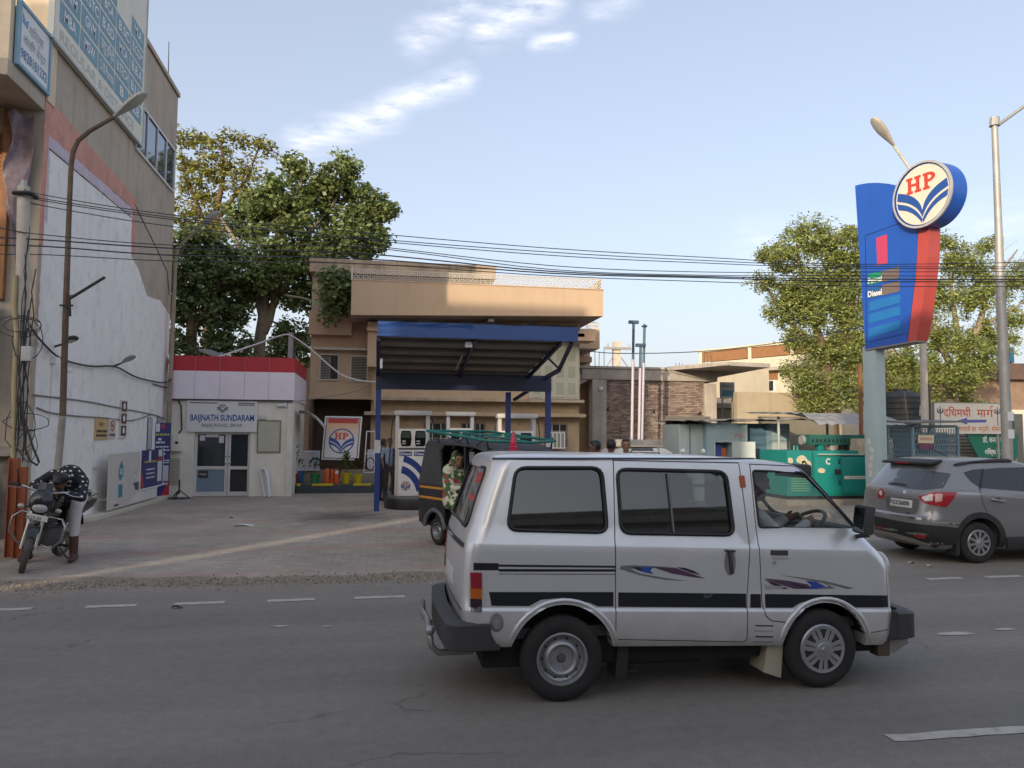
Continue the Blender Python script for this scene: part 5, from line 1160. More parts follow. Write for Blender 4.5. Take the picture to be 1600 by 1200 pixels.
while z<4.05:
    x=9.36-(.115 if rz % 2 else 0)
    while x<13.74:
        a,b=max(9.362,x+.006),min(13.718,x+.222)
        if b-a>.03 and not any(abs((a+b)/2-hx)<.13 and abs(z+.03-hz_)<.09 for hx,hz_ in holes):
            y=YB+.04+rnd.uniform(-.012,.016);mb.box(a,b,y,YB+.125,z+.006+rnd.uniform(-.003,.003),z+.068+rnd.uniform(-.003,.003))
        x+=.23
    z+=.0755;rz+=1
mb.build('brickwork',mat('brick_face',(.255,.195,.168),rough=.92,var=.25,scale=3,rand=.45,dirta=.25,dirt=(.2,.15,.12)),B_,kind='stuff')
for hx,hz_ in holes:MB().box(hx-.1,hx+.1,YB+.115,YB+.119,hz_-.07,hz_+.07).build('putlog_hole',m_dark,B_)
mb=MB().obox((9.1,YB-.1,3.72),.08,.06,.07);mb.build('socket_box',m_wp,B_,bevel=.01)
m_rebar=mat('rebar',(.13,.10,.085),rough=.8,var=.2)
for px,y0,y1 in((930,575,548),(936,575,551),(944,575,542),(957,575,545),(1056,575,567),(1061,575,567),(1067,575,568),(1097,575,549),(1100,575,548),(1106,575,554),(1111,575,556),(1113,575,553)):
    yy=YB+rnd.uniform(.2,1.2);a,b=on_y(px,y0,yy),on_y(px+rnd.uniform(-1,1),y1,yy);MB().cyl(a,b,.014,n=5).build('rebar',m_rebar,B_)
for(px,yt,lab,cross,m1)in((990,505,'tallest tank vent pipe with a blue top and flat cap, left of three',True,'b'),(1001,541,'shortest tank vent pipe with a flat cap, middle of three',True,'b'),(1007,512,'vent pipe with a green top and pointed cap, right of three',False,'g')):
    yy=28.0+.15*(px-990)/10;a=on_y(px-4 if px!=1007 else px-6,700,yy);a.z=0;b=on_y(px,yt,yy);L=b.z
    o=thing('vent_pipe',lab,'pipe',(a.x,yy,0),group='tank vent pipes');k=.42 if px!=1001 else .3;top=a.lerp(b,1);mid=a.lerp(b,1-k*.55)
    MB().cyl(a,mid,.055,n=10).build('pipe',mat('vent_lilac',(.50,.46,.52),rough=.5,var=.08),o,smooth=40)
    MB().cyl(mid,top,.05,n=10).build('pipe_top',mat('vent_blue',(.05,.10,.16),rough=.5)if m1=='b' else mat('vent_teal',(.06,.13,.14),rough=.5),o,smooth=40)
    if cross:MB().box(top.x-.19,top.x+.19,yy-.08,yy+.08,top.z-.02,top.z+.10).build('cap',mat('vent_blue',(.05,.10,.16)),o,bevel=.01)
    else:MB().lathe([(.0,.16),(.05,.12),(.13,.05),(.05,0),(.05,-.06)],top,(0,0,1),8).build('cap',mat('vent_teal',(.06,.13,.14)),o)
MB().bar((10.2,27.95,2.25),(11.0,27.95,2.25),.03).build('pipe_strap',m_galv,bpy.data.objects['vent_pipe'])
# far concrete pole with cross arm, above the roof of the brick house
o=thing('utility_pole','far concrete utility pole with cross arm rising behind the brick house','pole',(11.5,42,0));a=on_y(964,534,42);a2=on_y(964,545,42)
MB().box(a.x-.22,a.x+.22,41.9,42.2,0,a.z).build('shaft',m_conc,o);MB().box(a.x-.75,a.x+.8,41.8,41.9,a2.z-.06,a2.z+.08).build('cross_arm',m_galv,o)
MB().bar((a.x-.1,42,a2.z-.3),(a.x-2.2,42,a2.z-3.2),.05).bar((a.x+.1,42,a2.z-.3),(a.x+2.4,42,a2.z-3.4),.05).build('stay',m_galv,o,kind='stuff')
for s in(-.6,0.65):MB().cyl((a.x+s,41.85,a2.z+.08),(a.x+s,41.85,a2.z+.3),.06,.04,6).build('insulator',m_lampbody,o)
# painted trade board, low wall in front of the bricks
t=thing('trade_board','old buff trade board with worn black letters leaning by the blue booth','sign board',(9.4,24,0))
a,b=on_y(1040,650,24),on_y(1102,718,24);MB().prism([(a.x,24,.2),(b.x+.2,24,.2),(b.x+.2,24,a.z),(a.x,24,a.z)],(0,.05,0)).build('panel',mat('board_buff',(.34,.29,.22),var=.15,dirta=.4),t)
letters('lettering','N.B. AUTO',mat('worn_black',(.05,.045,.04)),t,((a.x+b.x)/2+.05,23.99,a.z-.30),(1,0,0),(0,0,1),.16,fit=.95,bold=.02)
MB().box(a.x+.5,b.x+.1,23.9,23.98,.2,a.z-.55).build('loose_panel',mat('panel_grey',(.38,.38,.36),var=.12),t,bevel=.01)
single('rubble_wall','low whitewashed rubble wall in front of the brick house','wall',MB().box(8.6,13.2,27.2,27.6,-.02,1.62),mat('rubble_white',(.40,.38,.35),rough=.95,var=.4,scale=5,bump=.9,bscale=9,dirta=.5),loc=(10.8,27.4,0),bevel=.04)
# ---------------------------------------------------- blue tin booth
m_tinb=mat('tin_blue_grey',(.27,.38,.44),rough=.5,var=.1,scale=2,streak=.25,dirta=.2,dirt=(.12,.13,.13));m_tinlt=mat('tin_pale',(.38,.45,.46),rough=.5,var=.08,streak=.2);m_tind=mat('tin_deep_blue',(.075,.145,.215),rough=.5,var=.12)
D_=thing('tin_booth','blue-grey tin booth with an open hatch and stacked goods inside','booth',(10.8,22.6,0));YD=22.0
xs=lambda px:on_y(px,690,YD).x
MB().box(xs(1066),xs(1104),YD+.25,YD+1.6,-.02,2.12).build('side_bay',m_tinlt,D_,bevel=.01)
MB().box(xs(1083)-.012,xs(1083)+.012,YD+.235,YD+.249,0,2.1).build('seam',m_tind,D_)
mb=MB();z1=2.16
mb.box(xs(1104),xs(1117),YD,YD+1.7,-.02,z1).box(xs(1143),xs(1168),YD,YD+1.7,-.02,z1).box(xs(1117),xs(1143),YD,YD+1.7,1.62,z1).box(xs(1117),xs(1143),YD,YD+1.7,-.02,.7).box(xs(1117),xs(1143),YD+.5,YD+1.7,.7,1.62)
mb.build('wall',m_tinb,D_,weld=.0005)
MB().box(xs(1168),xs(1214),YD+.35,YD+1.7,-.02,z1).build('recess_wall',m_tind,D_)
MB().box(xs(1206),xs(1234),YD,YD+.34,-.02,z1).build('end_post',m_tinb,D_)
MB().box(xs(1207),xs(1234),YD-.01,YD-.001,1.0,1.60).build('repair_panel',m_tinlt,D_)
for px0,px1,z0,z1_,m in((1117,1143,1.58,1.62,m_tinlt),(1114.5,1117,.7,1.62,m_tinlt),(1143,1145,.7,1.62,m_tinlt)):MB().box(xs(px0),xs(px1),YD-.03,YD-.002,z0,z1_).build('hatch_frame',m,D_)
MB().prism([(xs(1145),YD-.02,.7),(xs(1171),YD-.35,.7),(xs(1171),YD-.35,1.6),(xs(1145),YD-.02,1.6)],(0,-.02,0)).build('hatch_shutter',m_tinlt,D_)
letters('lettering','PUC',mat('faded_red',(.36,.17,.16)),D_,(xs(1156),YD,1.72),(1,0,0),(0,0,1),.13,fit=.34,bold=.02)
goods=((.02,.30,.75,1.5,(.05,.09,.35)),(.02,.12,1.1,1.55,(.45,.05,.12)),(.34,.5,.72,1.4,(.5,.12,.03)),(.28,.40,1.2,1.5,(.04,.10,.40)))
for i,(a,b,z0,z1_,c)in enumerate(goods):
    w0=xs(1117);single('goods_packet',['blue packets stacked in the booth hatch','crimson packet at the left edge of the booth hatch','orange upright packet at the right edge of the booth hatch','small blue packet at the top of the booth hatch'][i],'packet',MB().box(w0+a,w0+b,YD+.2+.05*i,YD+.35+.05*i,z0,z1_),mat('goods%d' % i,c,var=.25,scale=9),loc=(w0+a,YD+.3,z0),bevel=.01)
t=thing('goods_crate','pale wooden crate standing in the booth hatch','crate',(xs(1128),YD+.1,.7));f=MB();x0,x1=xs(1121),xs(1136)
for z in(.72,.84,.96):MB().box(x0,x1,YD+.02,YD+.04,z,z+.07).build('slat',mat('crate_wood',(.42,.30,.20),var=.2),t)
MB().box(x0,x1,YD+.05,YD+.2,.70,1.0).build('body',m_dark,t)
mb=MB();mb.grid(lambda u,v:Vector((xs(1062)+(xs(1262)-xs(1062))*u,YD-.35+2.4*v,2.20+.09*u+.03*math.sin(u*23)+.05*v+.02*math.sin(u*57+v*4))),60,4)
mb.build('tin_roof',mat('old_tin_roof',(.36,.28,.2),rough=.6,var=.5,scale=3,dirta=.6,dirt=(.14,.09,.06)),D_,fix=False)
for px,lab in((1060,'left one of the two white knobs behind the van roof'),(1100,'right one of the two white knobs behind the van roof')):
    c=on_y(px*.3+1070*.7 if px==1060 else 1099,705,21.0);o=thing('bollard_light',lab,'lamp',(c.x,21,0),group='white knob lights');MB().cyl((c.x,21,0),(c.x,21,c.z-.06),.03,n=8).build('stem',m_galv,o);MB().ball((c.x,21,c.z),.07,nu=10,nv=6).build('knob',mat('knob_white',(.75,.75,.74)),o,smooth=60)
# ---------------------------------------------------- sheet roof on a post beside the booth
t=thing('sheet_shelter','curved grey sheet roof on steel posts over the generator','shelter',(12.5,20,0))
A,Bq=on_y(1250,645,20.0),on_y(1392,647,20.0)
mb=MB();mb.grid(lambda u,v:Vector((A.x-1.0+(Bq.x+.2-A.x+1.0)*u,19.6+1.9*v,A.z+.03-.36*(1-v)**2*(0.15+.85*min(1,max(0,(u-.2)*8)))+.02*math.sin(u*70))),100,8)
mb.build('roof_sheet',mat('sheet_grey',(.33,.32,.31),rough=.55,var=.2,dirta=.35,metal=.2),t,fix=False,smooth=60)
for px,y in((1217,20.2),(1388,20.4),(1293,21.4)):x=on_y(px,690,y).x;MB().cyl((x,y,-.02),(x,y,2.33),.04,n=10).build('post',mat('post_pale',(.33,.36,.37),rough=.5),t,smooth=40)
# ---------------------------------------------------- green generator
def gen_green():return mat('generator_green',(.008,.185,.165),rough=.4,var=.12,scale=1.5,dirta=.15,dirt=(.02,.11,.09))
m_gg=gen_green()
G_=thing('generator','large green generator cabinet with scuffed stickers on a plinth','generator',(11.9,19.3,0));YG=18.5;gx0,gx1=on_y(1269,704,YG).x-.72,13.25;gz0,gz1=.22,1.40
MB().box(gx0-.1,gx1+.1,YG-.15,YG+1.6,-.02,.14).build('plinth',mat('plinth_grey',(.22,.2,.18),rough=.9,var=.3,dirta=.4),G_)
MB().box(gx0+.03,gx1,YG+.03,YG+1.4,.14,gz0).build('skid',m_black,G_)
MB().box(gx0,gx1,YG,YG+1.45,gz0,gz1).build('cabinet',m_gg,G_,bevel=.02)
xg_=lambda px:on_y(px,740,YG).x
MB().box(gx0+.72,gx0+.735,YG-.012,YG-.001,gz0+.05,gz1-.03).build('panel_seam',mat('gen_dark',(.005,.06,.05)),G_)
for a,b in((1273,1313),(1315,1375)):
    x0,x1=xg_(a),min(xg_(b),gx1-.05);d=MB().box(x0,x1,YG-.03,YG-.002,gz0+.06,gz1-.16).build('door',m_gg,G_,bevel=.012)
    for z in(.5,1.05):MB().box(x1-.07,x1-.03,YG-.045,YG-.031,z,z+.12).build('hinge',m_black,d)
MB().box(xg_(1303),xg_(1312),YG-.05,YG-.031,.78,.92).build('lock_plate',m_black,G_)
MB().box(xg_(1278),xg_(1348),YG-.07,YG-.002,gz1-.115,gz1-.075).build('drip_rail',mat('rail_pale',(.25,.38,.33)),G_)
MB().box(xg_(1318),xg_(1372),YG-.036,YG-.031,.66,.74).build('name_strip',mat('strip_white',(.5,.5,.48)),G_);letters('lettering','Sudhir',mat('strip_ink',(.2,.2,.2)),G_,(xg_(1337),YG-.037,.675),(1,0,0),(0,0,1),.045,fit=.4)
mb=MB();c=Vector((xg_(1294),YG-.034,1.12))
q=[];n=14
for i in range(n):a=math.radians(50+260*i/(n-1));q.append(c+Vector((.085*math.cos(a),0,.085*math.sin(a))))
for i in range(n):a=math.radians(50+260*i/(n-1));q.append(c+Vector((.045*math.cos(a),0,.045*math.sin(a))))
mb.v=q;mb.f=[(i+1,i,n+i,n+i+1)for i in range(n-1)];mb.mi=[0]*(n-1);mb.build('maker_mark',mat('strip_white',(.5,.5,.48)),G_,fix=False)
for(x,z,a,b)in((.1,1.14,.09,.10),(.42,1.17,.18,.12),(.58,.98,.12,.2),(.48,1.05,.09,.12),(.95,.88,.13,.08)):
    MB().prism([(gx0+x+a*(rnd.uniform(-.1,.1)if k else 0)+a*math.cos(k*.785)*rnd.uniform(.7,1),YG-.013 if x<.7 else YG-.033,z+b*math.sin(k*.785)*rnd.uniform(.7,1))for k in range(8)],(0,.01,0)).build('torn_sticker',mat('sticker_cream',(.5,.45,.33),var=.2,scale=14),G_)
for i in range(9):MB().bar((gx0+.1,YG-.012,.36+.062*i),(gx0+.62,YG-.012,.36+.062*i),.02,.025).build('vent_slat',mat('gen_pale',(.18,.38,.26)),G_)
t2=MB().box(gx0+.95,gx1+.2,YG+.5,YG+1.1,gz1+.14,gz1+.42);t2.build('radiator_top',mat('gen_dark2',(.012,.085,.07),var=.2,rough=.5),G_,bevel=.02)
mb=MB()
for i in range(16):mb.box(gx0+1.02+.12*i,gx0+1.06+.12*i,YG+.485,YG+.5,gz1+.22,gz1+.30)
mb.build('radiator_hole',m_black,G_,kind='stuff')
MB().cyl((gx0+.86,YG+.78,gz1+.27),(gx0+.94,YG+.78,gz1+.27),.13,n=16).build('radiator_cap',m_galv,G_,smooth=40)
for i,x in enumerate((1.25,1.6,2.1,2.5)):MB().box(gx0+x,gx0+x+.14,YG+.55,YG+.75,gz1,gz1+.14).build('engine_block',[m_gg,m_galv,m_black,m_wp][i],G_,bevel=.01)
MB().tube([(gx0+.55,YG+.6,gz1),(gx0+.55,YG+.6,gz1+.1),(gx0+.65,YG+.6,gz1+.1),(gx0+.65,YG+.6,gz1)],.03,6).build('lifting_eye',m_gg,G_)
MB().lathe([(.05,0),(.12,0),(.12,.02),(.05,.02)],(xg_(1371),YG-.06,1.0),(0,1,0),16).build('round_sticker',mat('sticker_olive',(.3,.3,.12)),G_)
# ---------------------------------------------------- walls and houses further back
single('yard_wall','plain buff yard wall behind the booth and shelter','wall',MB().box(14.72,19.5,30,30.3,-.02,3.62),mat('buff_wall',(.40,.335,.24),rough=.9,var=.12,scale=1,streak=.3,bump=.15),loc=(17,30,0))
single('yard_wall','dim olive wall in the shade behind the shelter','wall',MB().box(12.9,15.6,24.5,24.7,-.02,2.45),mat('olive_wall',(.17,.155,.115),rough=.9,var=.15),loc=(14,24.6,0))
single('yard_wall','cream low wall by the black tank','wall',MB().box(15.7,19.4,23.0,23.2,-.02,1.75),mat('cream_wall',(.45,.39,.29),rough=.9,var=.12,streak=.3),loc=(17.4,23.1,0))
Cw=thing('cream_house','far cream house with wooden roof panels beyond the tree','building',(24,47,0))
m_crw=mat('cream_house_wall',(.58,.53,.42),rough=.85,var=.06,streak=.12);m_wood=mat('wood_panel_brown',(.27,.13,.055),rough=.7,var=.2,scale=3)
cx0,cy0=21.45,46.6
pa,pb=Vector((21.3,47.3,0)),Vector((24.9,40.5,0))  # its sunlit long side runs toward us on the right
dd=(pb-pa).normalized();nn_=Vector((-dd.y,dd.x,0));nn_=nn_ if nn_.x<0 else-nn_
def wallq(name,u0,u1,z0,z1,off,m,th=.1,parent=Cw):
    a,b=pa.lerp(pb,u0)+nn_*off,pa.lerp(pb,u1)+nn_*off;return MB().prism([a+Vector((0,0,z0)),b+Vector((0,0,z0)),b+Vector((0,0,z1)),a+Vector((0,0,z1))],-nn_*th).build(name,m,parent)
MB().prism([pa-nn_*.2,pb-nn_*.2,pb-nn_*6,pa-nn_*6],(0,0,7.35)).build('core',m_crw,Cw)
wallq('wall',0,1.6,0,5.75,0,m_crw,.19);wallq('balcony_parapet',-.06,1.6,5.95,6.55,.5,m_crw,.2);wallq('balcony_slab',-.06,1.6,5.75,5.949,.55,mat('slab_grey',(.4,.35,.28)),.7)
for u0,u1 in((-.02,.42),(.45,.8),(.83,1.5)):wallq('wood_panel',u0,u1,6.6,7.25,.45,m_wood,.08)
wallq('roof_line',-.08,1.6,7.25,7.42,.55,m_crw,.5)
for u in(-.05,.435,.815):wallq('panel_post',u,u+.03,6.5,7.3,.52,m_crw,.12)
wallq('door',.05,.2,3.9,5.6,.03,mat('ochre_door',(.42,.27,.10)),.05);w_=wallq('window',.48,.64,4.5,5.2,.03,m_frw,.05);wallq('pane',.5,.62,4.55,5.15,.045,m_dglass,.02,w_);wallq('blind',.46,.66,5.2,5.65,.05,m_wood,.05)
single('pale_house','small pale house front behind the advertising board','building',MB().box(16.2,20.5,38,44,0,5.3),mat('pale_house_wall',(.50,.45,.36),var=.1,streak=.2),loc=(18,41,0))
single('pale_house','low grey house with a thick slab behind the brick house','building',MB().box(14.6,18.2,35,40,0,3.1).box(14.5,18.3,34.6,40.1,3.12,3.35),m_rawc,loc=(16,37,0))
t=thing('advert_board','white and blue advertising board between the brick house and the cream house','sign board',(15.8,33,3))
a,b=on_y(1126,597,33),on_y(1148,623,33);MB().box(a.x,b.x,33,33.1,b.z,a.z).build('panel',mat('ad_white',(.62,.63,.64),var=.05),t)
MB().box(a.x+.05,b.x-.08,32.985,32.998,b.z+.1,b.z+.38).build('print_block',mat('ad_blue',(.10,.33,.50),var=.2,scale=8),t)
letters('lettering','HARISON',mat('ad_ink',(.10,.14,.25)),t,((a.x+b.x)/2,32.985,a.z-.24),(1,0,0),(0,0,1),.12,fit=(b.x-a.x)*.8)
MB().bar((a.x+.1,33.05,0),(a.x+.1,33.05,b.z),.06).bar((b.x-.1,33.05,0),(b.x-.1,33.05,b.z),.06).build('leg',m_galv,t)
t=thing('brown_house','long brown brick house with dark roof behind the street sign','building',(34,38,0));a,b=on_y(1515,572,36),on_y(1640,560,36)
MB().box(a.x-.5,b.x+4,36,44,0,4.9).build('wall',mat('brown_brick_wall',(.24,.165,.12),rough=.95,var=.25,scale=2,bump=.4,bscale=10),t)
MB().box(a.x-.8,b.x+4.2,35.6,44.2,4.9,5.75).build('roof_band',mat('brown_roof',(.12,.08,.065),rough=.9,var=.25),t)
a,b=on_y(1568,640,34),on_y(1620,690,34);MB().box(a.x,b.x+3,34,35.9,0,a.z).build('white_annex',mat('annex_white',(.60,.56,.48),var=.06),t)
single('roof_tank','blue plastic water tank on the brown house roof','tank',MB().lathe([(0,0),(.42,0),(.42,.75),(.3,.86),(.2,.95),(0,.95)],on_y(1571,567,37.5),(0,0,1),18),mat('tank_blue',(.03,.20,.38),rough=.45,var=.1),loc=tuple(on_y(1571,567,37.5)),smooth=40)
# black water tank
c=on_y(1409,682,24.5);t=thing('water_tank','black ribbed plastic water tank behind the blue pillar','tank',(c.x,c.y,1.7));r=.72;pr=[(0,0),(r,0)]
for i in range(7):z=.05+.2*i;pr+=[(r,z),(r,z+.13),(r-.025,z+.15),(r-.025,z+.18)]
pr+=[(r,1.45),(r*.75,1.62),(.25,1.68),(.25,1.76),(0,1.76)]
MB().lathe(pr,(c.x,c.y,1.72),(0,0,1),24).build('body',mat('tank_black',(.028,.032,.038),rough=.45,var=.15,dirta=.2,dirt=(.07,.07,.07)),t,smooth=35)
MB().box(c.x-.8,c.x+.8,c.y-.8,c.y+.8,-.02,1.72).build('stand',mat('tank_stand',(.32,.28,.22),var=.2,dirta=.4),t)
MB().tube([(c.x+.15,c.y-.75,2.5),(c.x+.15,c.y-.8,2.85),(c.x+.35,c.y-.8,2.9),(c.x+.38,c.y-.78,2.6)],.02,6).build('overflow_pipe',m_galv,t,smooth=60)
single('leaning_bar','thin rusty bar leaning against the black tank','bar',MB().cyl(on_y(1422,690,22.9),on_y(1413,612,23.4),.025,n=6),m_rebar,loc=tuple(on_y(1422,690,22.9)))
# rusty post left of the pillar
a=on_y(1344,570,19.5);single('rusty_post','rusty flat steel post left of the blue pillar','post',MB().box(a.x-.04,a.x+.05,19.5,19.56,-.02,a.z),mat('post_rust',(.20,.09,.05),rough=.9,var=.3),loc=(a.x,19.5,0))
# pale blue transformer mesh cage
m_cage=mat('cage_blue',(.13,.21,.27),rough=.5,var=.12,dirta=.2)
t=thing('mesh_cage','pale blue steel mesh cage with a tin cover behind the silver car','cage',(13.6,17.4,0));x0,x1,x2=on_y(1426,690,17).x,on_y(1462,690,17).x,on_y(1497,690,17).x;y0,y1,z0,z1=17.0,18.0,.75,2.04
x2=x0+1.25
f=MB()
for x in(x0,x2):
    for y in(y0,y1):f.box(x-.03,x+.03,y-.03,y+.03,0,z1)
for z in(z0,z1):f.box(x0+.03,x2-.03,y0-.03,y0+.03,z-.03,z+.03).box(x0+.03,x2-.03,y1-.03,y1+.03,z-.03,z+.03).box(x0-.03,x0+.03,y0+.03,y1-.03,z-.03,z+.03).box(x2-.03,x2+.03,y0+.03,y1-.03,z-.03,z+.03)
f.build('frame',m_cage,t)
mb=MB();k=9
for r_ in range(k):
    z=z0+.06+(z1-z0-.12)*r_/k;h=(z1-z0-.12)/k
    for i in range(16):
        x=x0+.04+(x2-x0-.08)*(i+.5*(r_ % 2))/16;mb.bar((x,y0,z),(x+.03,y0,z+h),.022,.01,up=(0,1,0));y=y0+.04+(y1-y0-.08)*(i+.5*(r_ % 2))/16
        if i<12:y=y0+.04+(y1-y0-.08)*(i+.5*(r_ % 2))/12;mb.bar((x0,y,z),(x0,y+.03,z+h),.022,.01,up=(1,0,0))
    mb.box(x0+.03,x2-.03,y0-.008,y0+.008,z-.008,z+.01).box(x0-.008,x0+.008,y0+.03,y1-.03,z-.008,z+.01)
mb.build('mesh',m_cage,t,kind='stuff')
MB().box(x0+.12,x2-.12,y0+.2,y1-.1,z0-.1,z1-.15).build('transformer',mat('cage_inner',(.10,.14,.17),var=.2),t)
MB().prism([(x0-.22,y0-.25,z1+.06),(x2+.15,y0-.25,z1+.10),(x2+.15,y1+.2,z1+.16),(x0-.22,y1+.2,z1+.12)],(0,0,.03)).build('tin_cover',mat('cover_dark',(.12,.12,.115),rough=.6,var=.2),t)
p=MB().box(x0+.12,x0+.55,y0-.05,y0-.035,1.62,1.82).build('notice',mat('notice_cream',(.52,.46,.34),var=.05),t);letters('lettering','सावधान',mat('notice_red',(.3,.05,.05)),p,(x0+.33,y0-.052,1.69),(1,0,0),(0,0,1),.07,fit=.34)
MB().box(x0+.14,x0+.53,y0-.05,y0-.035,1.48,1.60).build('notice',mat('notice_maroon',(.14,.05,.10),var=.05),t)
single('control_box','grey-blue control box low behind the silver car','box',MB().box(12.4,12.95,17.3,17.8,-.02,1.25),m_cage,loc=(12.6,17.5,0),bevel=.02)
single('rubble_wall','cream rubble plinth between the pillar and the mesh cage','wall',MB().box(12.6,13.3,18.6,19.6,-.02,1.72).box(12.5,13.2,18.45,18.598,1.3,1.6),mat('rubble_cream',(.42,.37,.28),rough=.95,var=.3,scale=3,bump=.7,bscale=9,dirta=.4),loc=(13,19,0),bevel=.04)
# ---------------------------------------------------- street name sign
t=thing('street_sign','white street sign with red Hindi lettering and blue arrow over a green doctor board','sign',(17.1,20,0));ys=20.0;sx0,sx1=on_y(1460,650,ys).x,on_y(1566,650,ys).x;sz0,sz1=1.88,2.78
MB().box(sx0,sx1,ys,ys+.05,sz0,sz1).build('panel',mat('sign_cream',(.60,.57,.52),rough=.5,var=.05,dirta=.15),t)
f=MB()
for b in((sx0-.025,sx0,sz0-.02,sz1+.02),(sx1,sx1+.025,sz0-.02,sz1+.02),(sx0,sx1,sz1,sz1+.025)):f.box(b[0],b[1],ys-.01,ys+.06,b[2],b[3])
f.build('frame',mat('sign_frame_grey',(.2,.2,.19)),t)
for px in(1462,1563):x=on_y(px,700,ys).x;MB().box(x-.03,x+.03,ys+.06,ys+.12,-.02,sz1).build('post',m_galv,t)
m_sred=mat('sign_vermilion',(.48,.07,.02),var=.05);sw=sx1-sx0
letters('lettering','दिधमथी',m_sred,t,(sx0+sw*.335,ys,sz0+.50),(1,0,0),(0,0,1),.23,fit=sw*.40,bold=.012)
letters('lettering','मार्ग' if False else 'मा',m_sred,t,(sx0+sw*.69,ys,sz0+.50),(1,0,0),(0,0,1),.23,fit=sw*.135,bold=.012)
letters('lettering','ग',m_sred,t,(sx0+sw*.815,ys,sz0+.50),(1,0,0),(0,0,1),.23,fit=sw*.11,bold=.012)
c=Vector((sx0+sw*.845,ys-.002,sz0+.74));MB().tube([c+Vector((-.03,0,0)),c+Vector((-.045,0,.05)),c+Vector((0,0,.085)),c+Vector((.05,0,.07))],.014,4).build('lettering',m_sred,t)
m_sblue=mat('arrow_blue',(.07,.10,.38),var=.05)
ax0,ax1,az=sx0+sw*.31,sx0+sw*.76,sz0+.37
MB().prism([(ax0,ys-.001,az),(ax0+.38,ys-.001,az-.10),(ax0+.37,ys-.001,az-.045),(ax1,ys-.001,az-.03),(ax1,ys-.001,az+.05),(ax0+.37,ys-.001,az+.04),(ax0+.38,ys-.001,az+.10)],(0,-.003,0)).build('arrow',m_sblue,t)
letters('lettering','माताजी का  मन्दिर : सीकर',mat('sign_orange',(.50,.19,.06),var=.05),t,(sx0+sw*.66,ys,sz0+.08),(1,0,0),(0,0,1),.13,fit=sw*.62,bold=.015)
for u in(.085,.93):
    x=sx0+sw*u;c=Vector((x,ys-.003,sz0+.62));mb=MB().box(x-.012,x+.012,ys-.004,ys-.0005,sz0+.24,sz0+.8)
    for s in(-1,1):mb.tube([c+Vector((0,0,-.02)),c+Vector((s*.08,0,.0)),c+Vector((s*.09,0,.07)),c+Vector((s*.07,0,.12))],.014,4)
    mb.ball(c+Vector((0,0,.05)),.035,.004,.05,nu=8,nv=6).ball(c+Vector((.085,0,.03)),.03,.004,.03,nu=8,nv=6).ball(c+Vector((-.085,0,.03)),.03,.004,.03,nu=8,nv=6);mb.build('trident',mat('sign_black',(.05,.05,.05),var=0),t)
t=thing('doctor_board','green doctor board with white Hindi lettering and a slanted left end below the street sign','sign board',(18,20.2,1.1));yq=20.12
q=[on_y(px,py,yq)for px,py in((1509,677),(1590,677),(1590,716),(1529,714))];MB().prism(q,(0,.04,0)).build('panel',mat('board_green',(.015,.16,.11),rough=.45,var=.06),t)
letters('lettering','डॉ. कमल सिंह',m_txtw,t,q[0].lerp(q[2],.5)+Vector((.12,0,.10)),(1,0,0),(0,0,1),.16,fit=.85,bold=.01);letters('lettering','शिक्षा स.भ.स.',m_txtw,t,q[0].lerp(q[2],.5)+Vector((.16,0,-.25)),(1,0,0),(0,0,1),.14,fit=.80,bold=.01)
for x in(q[2].x,q[3].x+.3):MB().box(x-.03,x+.03,yq+.05,yq+.1,-.02,q[0].z-.05).build('post',m_galv,t)
a,b=on_y(1576,645,20.6),on_y(1594,716,20.6);t=thing('green_cabinet','tall narrow green cabinet end beside the doctor board','cabinet',(a.x,20.8,0));MB().box(a.x-.4,b.x-.15,20.6,21.5,.9,a.z).build('body',mat('cabinet_green',(.03,.10,.075),var=.12),t,bevel=.015);MB().box(b.x-.15,b.x+.2,20.65,21.45,.88,a.z-.03).build('edge',mat('cabinet_grey',(.16,.16,.14),var=.2),t,bevel=.015);MB().box(a.x-.3,b.x,20.7,21.4,-.02,.9).build('base',m_rawc,t)
shutter('roller_door',16.3,19.5,.3,1.9,21.6,mat('door_tan',(.27,.24,.2),var=.15),None,.1);tag(bpy.data.objects['roller_door'],'grey tan corrugated roller door low behind the street sign','door');bpy.data.objects['roller_door'].pop('kind',None)
# ---------------------------------------------------- station totem
TN=Vector((-.973,-.232,0)).normalized();TD=Vector((.232,-.973,0)).normalized()  # face normal; direction toward the road
T_=thing('totem_sign','tall blue station totem sign with red edge and round emblem on a pale blue pillar','sign',(11.6,16.5,0))
PO=Vector((11.42,16.45,4.5));tp_=lambda px,py,off=0.:on_plane(px,py,PO+TN*off,TN)
m_tpost=mat('pillar_blue',(.34,.43,.46),rough=.5,var=.08,streak=.2,dirta=.15)
mb=MB();c0=Vector((11.60,16.5,0));M3=Matrix((TD,-TN,Vector((0,0,1)))).transposed();mb.obox(c0+Vector((0,0,1.95)),.18,.16,1.97,M3);pl=mb.build('pillar',m_tpost,T_,bevel=.012)
for i in range(5):a=c0+TN*.163+TD*rnd.uniform(-.08,.06)+Vector((0,0,.9+.19*i));MB().prism([a+TD*x*rnd.uniform(.6,1)+Vector((0,0,z*rnd.uniform(.6,1)))for x,z in((-.07,-.07),(.07,-.08),(.08,.07),(-.06,.08))],TN*.003).build('torn_sticker',mat('sticker_white',(.5,.52,.5),var=.2,scale=12),pl)
FW=-TN*.36
m_tblue=mat('totem_blue',(.014,.085,.42),rough=.32,var=.10,scale=.9,streak=.12,dirt=(.04,.11,.36));m_tred=mat('totem_red',(.42,.065,.055),rough=.4,var=.06)
out_=[(1336,290),(1344,288),(1356,286),(1372,285.5),(1388,287),(1402,291),(1434,304),(1434,357),(1432,400),(1429,440),(1424,480),(1417,536.5),(1352,545.5)]
